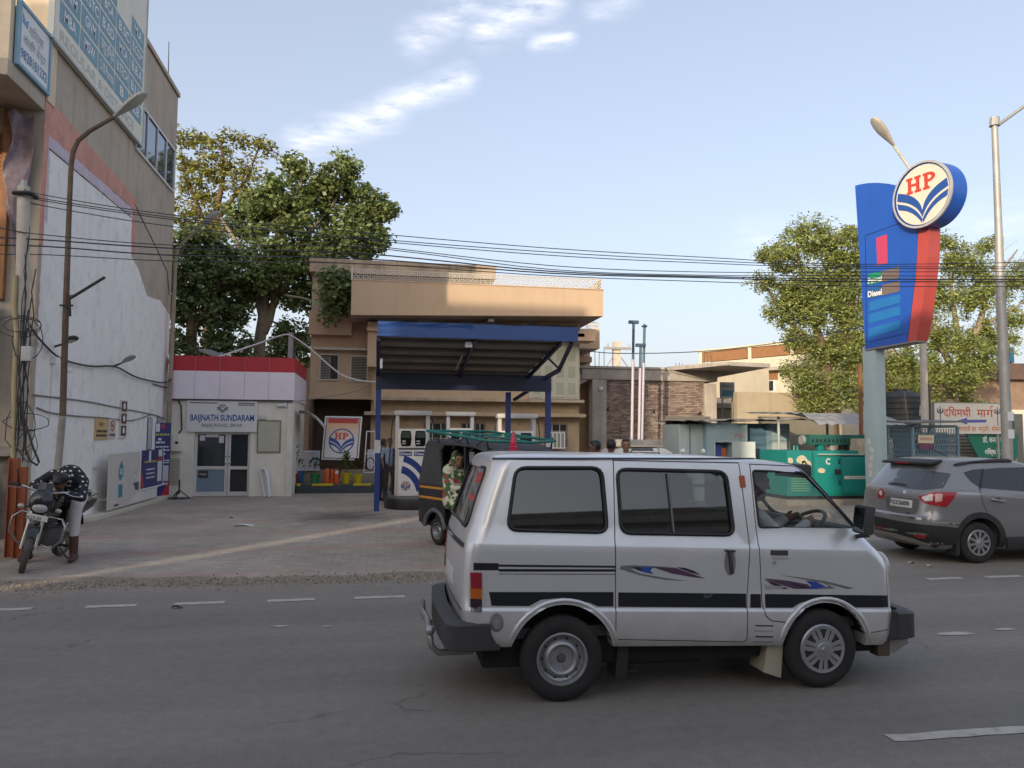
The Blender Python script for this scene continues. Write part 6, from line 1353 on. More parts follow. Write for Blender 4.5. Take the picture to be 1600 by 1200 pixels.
MB().prism([tp_(*p)for p in out_],FW).build('blue_panel',m_tblue,T_)
red_=[(1435,357),(1451,355),(1450,400),(1445,450),(1438,500),(1431,532),(1418,536.3),(1425,480),(1430,440),(1433,400)]
MB().prism([tp_(*p,.0)for p in red_],FW*1.02).build('red_edge',m_tred,T_)
MB().prism([tp_(*p,.002)for p in((1352,545.5),(1431,532),(1431,534),(1352,548))],FW).build('bottom_plate',mat('plate_grey',(.2,.2,.2)),T_)
fl_=[(1351,370),(1434,344)]
mb=MB()
pz=[tp_(*p,.004)for p in((1352,368),(1428,341),(1431,420),(1420,520),(1354,535))]
for i,j in((0,1),(3,4),(4,0)):mb.bar(pz[i],pz[j],.012,.006,up=TN)
mb.build('panel_joint',mat('joint_navy',(.006,.025,.12)),T_)
def tq(name,px,m,off=.004,th=.004,parent=T_):return MB().prism([tp_(*p,off)for p in px],TN*th).build(name,m,parent)
tq('magenta_plate',((1369,372),(1386,366),(1387,411),(1371,415)),mat('plate_magenta',(.48,.05,.12),var=.04))
g1=tq('petrol_label',((1357,428),(1377,424),(1377,441),(1358,446)),mat('label_green',(.01,.23,.14),var=.04));tq('price_display',((1377.5,424),(1405,417),(1405,434),(1377.5,441)),mat('display_taupe',(.16,.12,.11),rough=.3))
g2=tq('diesel_label',((1357,451),(1377,447),(1377,463),(1358,467)),mat('label_blue',(.02,.10,.25),var=.04));tq('price_display',((1377.5,446),(1406,438),(1406,455),(1377.5,462)),mat('display_taupe',(.16,.12,.11)))
for i,y in enumerate((478,497,519)):tq('blank_plate',((1358,y-6),(1407,y-19),(1407,y-5),(1358,y+9)),mat('plate_azure',(.012,.15,.42),var=.06))
uxT=TD
letters('lettering','Petrol',m_wp,g1,tp_(1367,441,.012),uxT,(0,0,1),.13,fit=.40,bold=.04);letters('lettering','Diesel',m_wp,g2,tp_(1367,462,.012),uxT,(0,0,1),.13,fit=.40,bold=.04)
# emblem drum
DC=tp_(1441,304,.16);rD=.72
MB().cyl(DC,DC-TN*.46,rD,n=48).build('drum',m_tblue,T_,smooth=40)
mb=MB();mb.lathe([(rD*.955,0),(rD*1.02,0),(rD*1.02,.05),(rD*.955,.05)],DC-TN*.01,TN,48);mb.build('drum_rim',mat('rim_grey',(.40,.40,.40),rough=.4),T_,smooth=40)
emblem(T_,DC+TN*.004,TD,(0,0,1),rD*.95,ring=False,d=.006)
mb=MB();cc=[DC+TN*.015+TD*(rD*.93*math.cos(a))+Vector((0,0,rD*.93*math.sin(a)))for a in[2*math.pi*i/48 for i in range(48)]];mb.tube(cc,.012,4,closed=True);mb.build('emblem_ring',m_hpb,T_)
MB().bar(tp_(1436,356,-.15),tp_(1440,350,-.15),.1).build('drum_bracket',m_galv,T_)
# ---------------------------------------------------- lamps on the right
yl=19.0;t=thing('street_lamp','tall street lamp whose head rises from behind the round emblem','street lamp',(14.88,yl,0));Al=lambda px,py:on_y(px,py,yl)
MB().tube([(14.88,yl,-.1),Al(1445,650),Al(1443,560),Al(1440,400),Al(1438,300),Al(1421,263),Al(1397,228)],[.10,.10,.095,.07,.06,.04,.04],10).build('pole',mat('pole_concrete',(.40,.38,.34)),t,smooth=60)
e=Al(1397,228);cobra(t,e,Al(1364,187)-e,L=(Al(1362,185)-e).length,W=.19,m=mat('lamp_buff',(.42,.37,.32),rough=.5))
MB().cyl((15.05,yl+.02,0),Al(1452,600),.03,n=6).build('cable_pipe',m_rebar,t)
yl2=13.5;t=thing('street_lamp','tall galvanised street lamp at the right edge with its arm leaving the picture','street lamp',(12.4,yl2,0));Al=lambda px,py:on_y(px,py,yl2)
MB().tube([(12.40,yl2,-.1),Al(1572,650),Al(1562,420),Al(1560,350),Al(1554,195)],[.105,.10,.085,.07,.06],12).build('pole',m_galv,t,smooth=60)
MB().cyl(Al(1554,197),Al(1554,184),.10,.09,10).build('cap',m_galv,t)
MB().tube([Al(1556,198),Al(1600,166),Al(1660,120)],.035,8).build('arm',m_galv,t,smooth=60);e=Al(1660,120);cobra(t,e,Al(1710,85)-e,L=.8,W=.17)
for z in(1.75,2.1):MB().box(12.33,12.47,yl2-.11,yl2-.1,z,z+.18).build('sticker',m_wp,t)
# ================================================================== TREES
def leaf_mesh(name,C,nper,rad,size,rng,aspect=.5,droop=.25):
    """many small folded leaves in clumps: C clump centres (n,3), rad (n,)"""
    n=len(C);idx=np.repeat(np.arange(n),int(nper*1.15));k=len(idx)
    d=rng.normal(size=(k,3));d /= np.linalg.norm(d,axis=1)[:,None];r=rng.random(k)**(1/2.2)
    P=C[idx]+d*(r*rad[idx])[:,None]*np.array([1,1,.75])
    a=rng.normal(size=(k,3));a[:,2]=a[:,2]*.5-droop;a /= np.linalg.norm(a,axis=1)[:,None]
    b=np.cross(a,d*.8+rng.normal(size=(k,3))*.6+np.array([0,0,.7]));b /= np.linalg.norm(b,axis=1)[:,None]+1e-6
    s=size*(.6+.8*rng.random(k))[:,None];a=a*s;b=b*s*aspect
    V=np.stack([P-a*.5,P+b*.5-a*.05,P+a*.55,P-b*.5-a*.05],1).reshape(-1,3)
    me=bpy.data.meshes.new(name);me.vertices.add(4*k);me.vertices.foreach_set('co',V.ravel())
    me.loops.add(4*k);me.loops.foreach_set('vertex_index',np.arange(4*k));me.polygons.add(k);me.polygons.foreach_set('loop_start',np.arange(0,4*k,4));me.polygons.foreach_set('loop_total',np.full(k,4));me.update(calc_edges=True);return me
def tree(name,label,y,base,limbs,blobs,leafm,barkm,size,nper,group=None,seed=1,dens=1.,crad=.42,aspect=.5,depth=1.0,extra_twigs=True):
    """limbs: px polylines with radii; blobs: (px, py, rx, ry) crown masses; everything stands in a plane near y with real depth"""
    rng=np.random.default_rng(seed);sc=y/1200
    b=on_y(*base,y);o=thing(name,label,'tree',(b.x,y,0),group=group);org=np.array(wloc(o))
    mb=MB();nodes=[]
    for L in limbs:
        pts=[on_y(p[0],p[1],y+(p[3]if len(p)>3 else 0))for p in L];rs=[p[2]for p in L]
        P2=[];R2=[]
        for i in range(len(pts)-1):
            for t_ in(0,.5):P2.append(pts[i].lerp(pts[i+1],t_)+Vector((rnd.uniform(-1,1),rnd.uniform(-1,1),0))*(.05 if t_ else 0));R2.append(rs[i]*(1-t_)+rs[i+1]*t_)
        P2.append(pts[-1]);R2.append(rs[-1]);mb.tube(P2,R2,7);nodes+=P2[1:]
    tk=MB();tk.v,tk.f,tk.mi=mb.v[:],mb.f[:],mb.mi[:];C=[];rad=[];tw=MB()
    for(px,py,rx,ry,*dy)in blobs:
        c=on_y(px,py,y+(dy[0]if dy else 0));a,h=rx*sc,ry*sc;n=max(6,int(dens*a*h*30));start=min(nodes,key=lambda q:(q-c).length)if nodes else c
        m=c.lerp(start,.35)
        if extra_twigs:tw.tube([start,start.lerp(c,.5)+Vector((0,0,.1)),c],[.05,.035,.02],5)
        for i in range(n):
            d=Vector(rng.normal(size=3)).normalized();r_=rng.random()**.45;q=c+Vector((d.x*a*r_,d.y*min(a,h)*depth*r_,d.z*h*r_));C.append(q);rad.append(crad*rng.uniform(.45,1.3))
            if extra_twigs and i % 3==0:tw.tube([c,c.lerp(q,.6)+Vector((0,0,.06)),q],[.02,.013,.006],4)
    tk.v+=[];tr=tk.build('trunk',barkm,o,smooth=60)
    if tw.v:tw.build('branches',barkm,o,smooth=60,kind='stuff',fix=False)
    me=leaf_mesh('crown',np.array([tuple(q)for q in C])-org,nper,np.array(rad),size,rng,aspect);link('crown',me,leafm,o,'stuff');return o
m_bark=mat('bark_grey',(.24,.20,.15),rough=.9,var=.3,scale=5,bump=.6,bscale=18);m_bark2=mat('bark_brown',(.13,.09,.06),rough=.9,var=.3,scale=5,bump=.6)
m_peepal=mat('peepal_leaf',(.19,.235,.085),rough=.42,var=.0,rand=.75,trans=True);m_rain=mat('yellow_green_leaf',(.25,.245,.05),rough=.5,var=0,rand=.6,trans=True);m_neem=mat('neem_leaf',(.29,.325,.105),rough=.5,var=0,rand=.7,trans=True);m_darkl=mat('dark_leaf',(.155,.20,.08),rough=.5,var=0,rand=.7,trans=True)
tree('peepal_tree','tall peepal tree with pale trunk between the kiosk and the peach house',32,(405,600),
     [[(405,640,.28),(405,560,.24),(411,500,.22),(418,430,.17),(440,350,.12),(470,290,.07),(480,250,.03)],[(411,520,.2),(425,480,.17),(450,440,.13),(500,390,.09),(560,340,.05)],[(411,500,.16),(400,440,.12),(370,380,.09),(345,340,.05)],[(425,470,.14),(440,420,.11),(520,320,.06),(545,270,.03)]],
     [(450,330,62,55),(510,290,45,40),(575,330,42,42,.5),(540,380,55,50),(470,410,60,45),(400,330,42,50,.8),(455,265,22,24),(545,262,18,20),(600,330,20,24),(585,380,24,26),(420,420,45,45,-.5),(530,445,30,28,-1),(515,445,22,20,-6.3),(532,462,18,22,-6.3),(520,482,12,12,-6.3),(470,470,30,22),(370,470,30,32),(450,520,35,20,1),(350,420,35,45,.5)],
     m_peepal,m_bark,.175,74,seed=3,dens=1.0,crad=.5,aspect=.72)
tree('yellowing_tree','airy yellow-green tree rising behind the peepal beside the plaster wall',39,(330,600),
     [[(325,560,.3),(330,420,.25),(335,340,.18),(350,270,.1),(345,220,.05)],[(333,380,.15),(300,300,.09),(285,250,.04)],[(335,350,.14),(385,280,.08),(405,230,.04)]],
     [(330,220,45,22),(390,225,35,20),(300,260,40,30),(370,265,50,32),(320,310,50,40),(290,350,35,40),(395,310,35,35),(280,215,15,15),(420,240,20,15),(340,360,50,40)],
     m_rain,m_bark2,.20,34,seed=5,dens=.62,crad=.55,aspect=.45)
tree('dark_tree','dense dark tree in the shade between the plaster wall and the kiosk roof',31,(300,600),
     [[(300,640,.25),(300,500,.2),(305,420,.12),(310,380,.06)],[(300,520,.15),(340,450,.1),(360,420,.05)]],
     [(290,400,38,42),(335,430,42,45),(290,470,40,45),(345,490,38,40),(300,540,42,32),(365,545,35,25),(320,370,35,25),(270,440,25,60)],
     m_darkl,m_bark2,.17,52,seed=8,dens=1.15,crad=.48,aspect=.6)
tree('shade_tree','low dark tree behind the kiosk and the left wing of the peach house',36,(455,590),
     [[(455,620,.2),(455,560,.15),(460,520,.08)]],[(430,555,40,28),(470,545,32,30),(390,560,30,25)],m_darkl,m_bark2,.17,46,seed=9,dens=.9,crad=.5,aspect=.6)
tree('neem_tree','broad sunlit neem tree left of the blue totem',29,(1300,690),
     [[(1300,700,.3),(1296,620,.26),(1290,570,.22),(1275,510,.16),(1255,440,.1),(1245,380,.04)],[(1292,580,.18),(1320,500,.14),(1340,440,.09),(1350,380,.04)],[(1290,560,.15),(1240,510,.1),(1205,460,.06),(1180,430,.03)],[(1296,600,.12),(1260,580,.08),(1235,570,.04)],[(1300,600,.14),(1370,560,.1),(1400,500,.06)]],
     [(1270,372,50,34),(1215,402,40,32),(1310,400,45,45),(1190,440,22,16),(1250,445,45,36),(1225,490,34,26),(1320,470,36,40),(1240,528,32,22),(1290,545,44,34),(1250,585,32,28),(1300,605,42,32),(1275,632,36,18),(1340,560,34,45),(1345,620,30,30),(1290,470,42,36),(1325,520,32,42),(1262,492,36,30),(1322,430,30,40),(1235,465,30,26),(1340,370,22,26),(1375,480,30,60,1),(1380,600,30,40,1),(1410,570,30,50,.5),(1410,620,25,30)],
     m_neem,m_bark2,.135,84,seed=12,dens=1.6,crad=.5,aspect=.42,group='neem trees')
tree('neem_tree','leaning neem tree with bare top twigs behind the street sign',30,(1490,690),
     [[(1480,690,.3),(1490,610,.27),(1503,560,.22),(1530,510,.15),(1550,440,.08),(1590,390,.03)],[(1500,590,.2),(1470,540,.13),(1455,490,.07)],[(1503,560,.16),(1490,480,.1),(1480,410,.05)],[(1530,510,.1),(1570,490,.06),(1600,470,.03)],[(1550,440,.04),(1585,420,.02),(1600,395,.008)],[(1550,440,.03),(1560,400,.015),(1590,375,.006)]],
     [(1490,410,34,34),(1530,420,30,30),(1470,470,34,36),(1515,470,36,34),(1560,450,32,30),(1590,430,24,28),(1580,495,26,24),(1460,530,32,40),(1450,585,34,34),(1540,520,26,22),(1440,630,34,24),(1500,620,22,18),(1520,635,22,12),(1475,380,18,18),(1625,450,25,40),(1540,560,26,30,-1.5),(1510,545,30,34,-1.5),(1565,530,24,26),(1500,590,30,26,-1.5),(1545,385,22,18),(1660,420,40,40)],
     m_neem,m_bark,.135,78,seed=15,dens=1.6,crad=.5,aspect=.42,group='neem trees')
# scrub at the far left foot of the poles
rng=np.random.default_rng(4);t=thing('roadside_bush','small yellow-green bush at the very left below the orange posts','bush',(-5.9,12.3,0));C=np.array([(rng.uniform(-.5,.25),rng.uniform(-.2,.3),rng.uniform(.1,.5))for _ in range(26)])
link('foliage',leaf_mesh('foliage',C,40,np.full(26,.16),.06,rng,.6),m_neem,t,'stuff')
MB().tube([(-5.95,12.3,0),(-5.9,12.3,.3),(-5.8,12.3,.5)],.012,5).build('stem',m_bark2,t)
# dark sheds seen between the trunks, over the kiosk
MBx=MB().box(-9,-1.8,40,44,0,5.6);single('back_house','long dim brown house far behind the kiosk and trees','building',MBx,mat('dim_brown',(.14,.10,.075),var=.25,streak=.4),loc=(-5,42,0))
single('tin_roof','small pale tin roof edge just above the kiosk fascia','roof',MB().prism([(-6.0,27,4.5),(-4.6,27,3.95),(-4.4,29,4.0),(-6.0,29,4.7)],(0,0,.06)),mat('sheet_grey',(.33,.32,.31)),loc=(-5.3,28,4.1))
a=on_y(455,520,26.5);single('service_pole','grey pole rising behind the right end of the kiosk roof','pole',MB().cyl((a.x,26.5,0),a,.09,n=10),mat('pole_grey',(.33,.33,.33),var=.15),loc=(a.x,26.5,0),smooth=40)
# ------------------------------------------------------------------ overhead wires
m_wire=mat('wire',(.03,.035,.045),rough=.5,var=0)
WL=[[(38,296),(70,305),(270,336),(575,364),(860,388),(1100,402),(1340,413),(1700,408)],[(38,302),(70,311),(270,340),(560,371),(860,394),(1100,407),(1340,416),(1700,417)],[(38,304),(70,314),(270,343),(560,374),(860,399),(1100,411),(1340,419),(1700,420)],[(38,312),(70,322),(270,354),(560,382),(860,415),(1100,425),(1340,425),(1700,424)],
      [(-60,340),(0,356),(70,367),(270,383),(560,386),(860,421),(1100,430),(1340,431),(1700,432)],[(-60,368),(70,375),(270,388),(560,396),(860,424),(1100,432),(1340,436),(1700,437)],[(-60,382),(70,385),(270,399),(560,404),(860,427),(1100,434),(1340,440),(1700,440)],[(-60,398),(70,398),(270,408),(560,412),(860,431),(1100,440),(1340,447),(1700,448)]]
def smoothpath(P,k=6):
    out=[]
    for i in range(len(P)-1):
        p0,p1,p2,p3=P[max(0,i-1)],P[i],P[i+1],P[min(len(P)-1,i+2)]
        for j in range(k):
            t=j/k;out.append(.5*((2*p1)+(p2-p0)*t+(2*p0-5*p1+4*p2-p3)*t*t+(3*p1-p0-3*p2+p3)*t**3))
    return out+[P[-1]]
names=['topmost','second from the top','third from the top','fourth from the top','fifth from the top','third lowest','second lowest','lowest']
for i,L in enumerate(WL):
    y=12.5+.05*(i % 4);P=smoothpath([on_y(px,py,y)for px,py in L]);single('overhead_wire',names[i]+' of the eight black wires crossing above the canopy','wire',MB().tube(P,.0075 if i not in(5,6)else .011,5),m_wire,loc=tuple(P[0]),group='overhead wires',smooth=60,fix=False)
def cable(label,pts,r,m=None,name='cable'):
    P=smoothpath([Vector(p)for p in pts],5);return single(name,label,'cable',MB().tube(P,r,5),m or m_cable,loc=tuple(P[0]),smooth=60,fix=False)
cable('black cable sagging down the white wall from the pole to the kiosk corner',[on_y(45,505,12.7),on_x(62,530,WX+.1),on_x(95,560,WX+.08),on_x(140,572,WX+.08),on_x(180,573,WX+.08),on_x(215,590,WX+.08),on_x(255,598,WX+.08),on_y(268,592,22.3)],.02)
cable('grey cable fixed across the white wall above the notices',[on_x(52,617,WX+.03),on_x(95,622,WX+.03),on_x(140,628,WX+.03),on_x(190,638,WX+.03),on_x(240,648,WX+.03),on_x(258,655,WX+.03)],.014,m_cable2)
cable('lower grey cable across the white wall behind the ochre notice',[on_x(58,637,WX+.03),on_x(80,645,WX+.03),on_x(120,650,WX+.03),on_x(165,653,WX+.03),on_x(205,657,WX+.03),on_x(235,648,WX+.03)],.014,m_cable2)
cable('white cable drooping from the grey pole to the house beside the canopy',[on_y(340,558,24),on_y(400,538,25.5),on_y(440,524,26.4),on_y(456,525,26.4),on_y(485,545,26.4),on_y(530,583,26.4),on_y(560,594,26.4),on_y(588,597,26.4)],.03,m_wp)
cable('thin wire from the kiosk fascia to the peach house',[on_y(455,628,23),on_y(500,622,25),on_y(560,610,26.5),on_y(585,598,26.8)],.012,m_cable2)
cable('single far wire rising from the brick house toward the totem',[on_y(905,546,30),on_y(960,552,30),on_y(1080,550,28),on_y(1200,538,25),on_y(1340,512,20),on_y(1440,480,19)],.018,m_wire)
cable('dark cable hanging on the white wall from the roof lamp',[on_x(272,590,WX+.05),on_x(264,605,WX+.05),on_x(240,600,WX+.05)],.016)
# ================================================================== VEHICLES
def plan(xr,xf,w,rr,rf,bf,br,yc,z,k=7,ns=14):
    """plan outline at one height: rounded rectangle with bowed front and rear"""
    q=[]
    def arc(cx,cy,r,a0,a1):q.extend([(cx+r*math.cos(a0+(a1-a0)*i/k),cy+r*math.sin(a0+(a1-a0)*i/k))for i in range(k+1)])
    P2=math.pi/2
    arc(xr+rr,-w+rr,rr,2*P2,3*P2)
    q.extend([(xr+rr+(xf-rf-xr-rr)*i/ns,-w)for i in range(1,ns)])
    arc(xf-rf,-w+rf,rf,-P2,0)
    q.extend([(xf,-w+rf+(2*w-2*rf)*i/8)for i in range(1,8)])
    arc(xf-rf,w-rf,rf,0,P2)
    q.extend([(xf-rf-(xf-rf-xr-rr)*i/ns,w)for i in range(1,ns)])
    arc(xr+rr,w-rr,rr,P2,2*P2)
    q.extend([(xr,w-rr-(2*w-2*rr)*i/8)for i in range(1,8)])
    out=[]
    for x,y in q:
        t=(x-xr)/max(1e-6,xf-xr);b=abs(y)/w
        x2=x-bf*b*b*max(0,(t-.6)/.4)**1.5+br*b*b*max(0,(.4-t)/.4)**1.5
        out.append(Vector((x2,yc+y,z)))
    return out
def interp_levels(L,sub=3):
    """smooth extra rows between the key rows"""
    return L
def loft(levels,yc,**kw):
    mb=MB();n=None
    for(z,xr,xf,w,rr,rf,bf,br)in levels:
        p=plan(xr,xf,w,rr,rf,bf,br,yc,z,**kw);n=len(p);mb.v+=p
    m=len(levels)
    for j in range(m-1):mb.f+=[(j*n+i,j*n+(i+1)% n,(j+1)*n+(i+1)% n,(j+1)*n+i)for i in range(n)]
    mb.f+=[tuple(range(n-1,-1,-1)),tuple(range((m-1)*n,m*n))];mb.mi=[0]*len(mb.f);return mb
def tmp(mb):me=mb.mesh('tmp');o=bpy.data.objects.new('tmp',me);COL.objects.link(o);return o
def bop(o,c,op):
    n0=len(o.data.polygons)
    for sol,j in(('EXACT',0),('EXACT',.0009),('EXACT',-.0013),('FAST',0)):  # a cut that comes back empty is tried again a hair to one side
        c.location=(j,j*.7,j*1.3);md=o.modifiers.new('b','BOOLEAN');md.operation=op;md.object=c;md.solver=sol
        dg=bpy.context.evaluated_depsgraph_get();me=bpy.data.meshes.new_from_object(o.evaluated_get(dg));o.modifiers.clear()
        if len(me.polygons)>(n0*.5 if op=='DIFFERENCE' else 10):break
        print('retry cut',o.name,op,sol,n0,len(me.polygons))
    o.data=me;return o
def clone(o):c=o.copy();c.data=o.data.copy();COL.objects.link(c);return c
def kill(*os_):
    for o in os_:bpy.data.objects.remove(o)
def adopt(o,name,m,parent,ang=28):
    """turn a temporary world-space object into a named part"""
    me=o.data;org=wloc(parent);me.transform(Matrix.Translation(-org));me.materials.clear();me.materials.append(m)
    for p in me.polygons:p.material_index=0
    me.polygons.foreach_set('use_smooth',[True]*len(me.polygons));me.set_sharp_from_angle(angle=R(ang));o.name=name;o.parent=parent;me.name=name;return o
def yprism(pts_xz,y0,y1):return MB().prism([(x,y0,z)for x,z in pts_xz],(0,y1-y0,0))
def cast_list(cast,px):return[h[0]for h in(cast(*p)for p in px)if h]
m_tyre=mat('tyre_rubber',(.020,.019,.019),rough=.85,var=.2,scale=8,dirta=.45,dirt=(.06,.052,.045),dscale=3)
m_rimsil=mat('wheel_silver',(.36,.36,.37),rough=.4,metal=.6,var=.08,dirta=.25,dirt=(.16,.14,.12),dscale=6)
m_hole=mat('wheel_hole',(.012,.012,.013),var=0)
def wheel(parent,c,r,wd,side,kind,steer=0.,axis=None):
    """tyre is the wheel itself; rim and cover are its pieces; side -1 = outer face toward -Y"""
    c=Vector(c);ax=Vector(axis).normalized()if axis is not None else(Matrix.Rotation(steer,3,'Z')@Vector((0,side,0)))
    ri=r*.60;prof=[(ri,-wd),(r*.86,-wd*.98),(r*.95,-wd*.85),(r,-wd*.62),(r,-wd*.28),(r*.985,-wd*.26),(r*.985,-wd*.2),(r,-wd*.18),(r,.0-wd*.1),(r*.965,-.004),(r*.90,.008),(r*.80,.012),(r*.70,.008),(ri*1.02,-.004),(ri,-.02),(ri,-wd)]
    t=MB().lathe(prof,c,ax,40).build('wheel',m_tyre,parent,smooth=40)
    u,v,d=basis(ax)
    if kind=='steel':
        rim=MB().lathe([(ri*1.03,-.012),(ri*1.04,.004),(ri*.98,.006),(ri*.93,-.006),(ri*.90,-.035),(ri*.80,-.042),(ri*.74,-.03),(ri*.66,-.006),(ri*.58,.0),(ri*.52,-.006),(ri*.47,-.03),(ri*.2,-.034),(ri*.18,-.03)],c,ax,40).build('rim',m_rimsil,t,smooth=40)
        MB().lathe([(0,-.012),(ri*.13,-.013),(ri*.17,-.03),(ri*.2,-.036)],c,ax,16).build('hub_cap',mat('hub_dark',(.08,.085,.09),rough=.5),t,smooth=40)
        for i in range(10):a=i*math.pi/5;MB().lathe([(0,.0),(ri*.055,.0)],c+(u*math.cos(a)+v*math.sin(a))*ri*.77-ax*.032,ax,8).build('rim_hole',m_hole,t)
        for i in range(4):a=i*math.pi/2+.4;MB().cyl(c+(u*math.cos(a)+v*math.sin(a))*ri*.34-ax*.035,c+(u*math.cos(a)+v*math.sin(a))*ri*.34-ax*.018,.009,n=6).build('wheel_nut',m_rimsil,t)
    else:
        nsp=7 if kind=='cover' else 5
        MB().lathe([(ri*1.05,-.012),(ri*1.06,.006),(ri*1.0,.014),(ri*.9,.010),(ri*.3,.020),(ri*.27,.024),(0,.026)],c,ax,42).build('rim',m_rimsil,t,smooth=30)
        P_=lambda a,r_,h:c+(u*math.cos(a)+v*math.sin(a))*r_+ax*h
        mb=MB()
        for i in range(nsp):
            a=2*math.pi*i/nsp+.2;da=math.pi/nsp
            if kind=='cover':
                mb.poly([P_(a-.20,ri*.88,.0125),P_(a+.20,ri*.88,.0125),P_(a+.14,ri*.72,.0150),P_(a+.06,ri*.48,.0185),P_(a-.06,ri*.48,.0185),P_(a-.14,ri*.72,.0150)])
                mb.poly([P_(a+da-.035,ri*.86,.0128),P_(a+da+.035,ri*.86,.0128),P_(a+da+.03,ri*.42,.0192),P_(a+da-.03,ri*.42,.0192)])
            else:
                for s_ in(-1,1):b=a+da*.5*s_;mb.poly([P_(b-.21,ri*.9,.0123),P_(b+.17,ri*.9,.0123),P_(b+.08,ri*.40,.0194),P_(b-.08,ri*.40,.0194)])
        mb.build('rim_hole',m_hole,t,fix=False,kind='stuff')
        MB().lathe([(0,.034),(ri*.10,.033),(ri*.13,.026)],c,ax,14).build('hub_cap',m_rimsil,t,smooth=40)
    return t
# ------------------------------------------------------------------ the silver van
m_van=mat('van_silver',(.66,.66,.665),rough=.30,metal=.45,var=.05,scale=1.5,coat=.35,dirta=.14,dirt=(.48,.45,.41),dscale=1.8)
m_rub=mat('black_rubber',(.02,.02,.022),rough=.6,var=.1);m_stripe=mat('stripe_black',(.010,.011,.016),rough=.38,var=.05);m_trim=mat('black_trim',(.045,.044,.045),rough=.55,var=.15,dirta=.3,dirt=(.08,.075,.07))
VY=5.715
nt=m_van.node_tree;b_=[n for n in nt.nodes if n.type=='BSDF_PRINCIPLED'][0];tc=N(nt,'ShaderNodeTexCoord');sp=N(nt,'ShaderNodeSeparateXYZ');nt.links.new(tc.outputs['Object'],sp.inputs[0])  # road dust thrown up along the sills
nz_=N(nt,'ShaderNodeTexNoise');nz_.inputs['Scale'].default_value=5;nz_.inputs['Detail'].default_value=8;nt.links.new(tc.outputs['Object'],nz_.inputs[0])
df=mth(nt,'MULTIPLY',mth(nt,'MULTIPLY_ADD',sp.outputs[2],-2.6,1.75,clamp=True),mth(nt,'MULTIPLY_ADD',nz_.outputs[0],2.2,-.55,clamp=True));mx_=N(nt,'ShaderNodeMix',data_type='RGBA');nt.links.new(mth(nt,'MULTIPLY',df,.6),mx_.inputs[0])
src_=b_.inputs['Base Color'].links[0].from_socket;nt.links.new(src_,mx_.inputs[6]);mx_.inputs[7].default_value=(.34,.29,.235,1);nt.links.new(mx_.outputs[2],b_.inputs['Base Color']);nt.links.new(mth(nt,'MULTIPLY_ADD',df,.35,.30),b_.inputs['Roughness'])
VAN=thing('van','silver microbus van with black stripe and purple swooshes driving past on the road','van',(2.1,VY,0))
lv=[(.365,.60,3.66,.668,.10,.12,.03,.02),(.40,.57,3.675,.690,.10,.12,.03,.02),(.45,.55,3.69,.703,.10,.12,.04,.02),(.592,.54,3.705,.709,.10,.12,.04,.02),(.603,.538,3.705,.708,.10,.12,.04,.02),(.622,.535,3.705,.694,.10,.12,.04,.02),(.74,.535,3.71,.694,.10,.12,.05,.02),(.90,.538,3.70,.694,.11,.12,.05,.03),
      (.97,.544,3.665,.693,.11,.13,.05,.03),(1.028,.553,3.62,.691,.11,.13,.06,.03),(1.036,.556,3.613,.689,.11,.13,.06,.03),(1.056,.560,3.597,.678,.12,.14,.06,.03),(1.17,.595,3.50,.662,.13,.15,.07,.04),(1.34,.648,3.345,.637,.13,.15,.08,.04),(1.50,.70,3.195,.612,.13,.16,.09,.05),(1.555,.72,3.13,.603,.13,.17,.09,.05),
      (1.582,.735,3.06,.595,.14,.18,.09,.05),(1.596,.75,2.99,.580,.15,.18,.08,.05),(1.610,.79,2.86,.545,.16,.18,.06,.04),(1.620,.87,2.68,.48,.16,.18,.05,.03),(1.627,1.0,2.5,.38,.15,.15,.03,.02),(1.631,1.2,2.2,.2,.1,.1,.0,.0)]
def nose(mb):  # the body sits a little nose-down
    mb.v=[Vector((p.x,p.y,p.z-.034*(p.x-1.0)*(1-.5*min(1,max(0,(p.z-1.1)/.5)))))for p in mb.v];return mb
def unnose(mb):mb.v=[Vector((p.x,p.y,p.z+.034*(p.x-1.0)*(1-.5*min(1,max(0,(p.z+.02*(p.x-1)-1.1)/.5)))))for p in mb.v];return mb
outer0=loft(lv,VY);outer=nose(loft(lv,VY));bv=bvh_of(outer);vc=caster_px(bv)
inner=loft([(z,xr+.05,xf-.06,w-.035,rr,rf,bf,br)for(z,xr,xf,w,rr,rf,bf,br)in lv if .44<z<1.6],VY);inner.v=[Vector((p.x,p.y,p.z if p.z<1.57 else 1.57+(p.z-1.57)*.5))for p in inner.v]
WR,WF=Vector((1.22,5.045,.277)),Vector((3.093,5.045,.27))
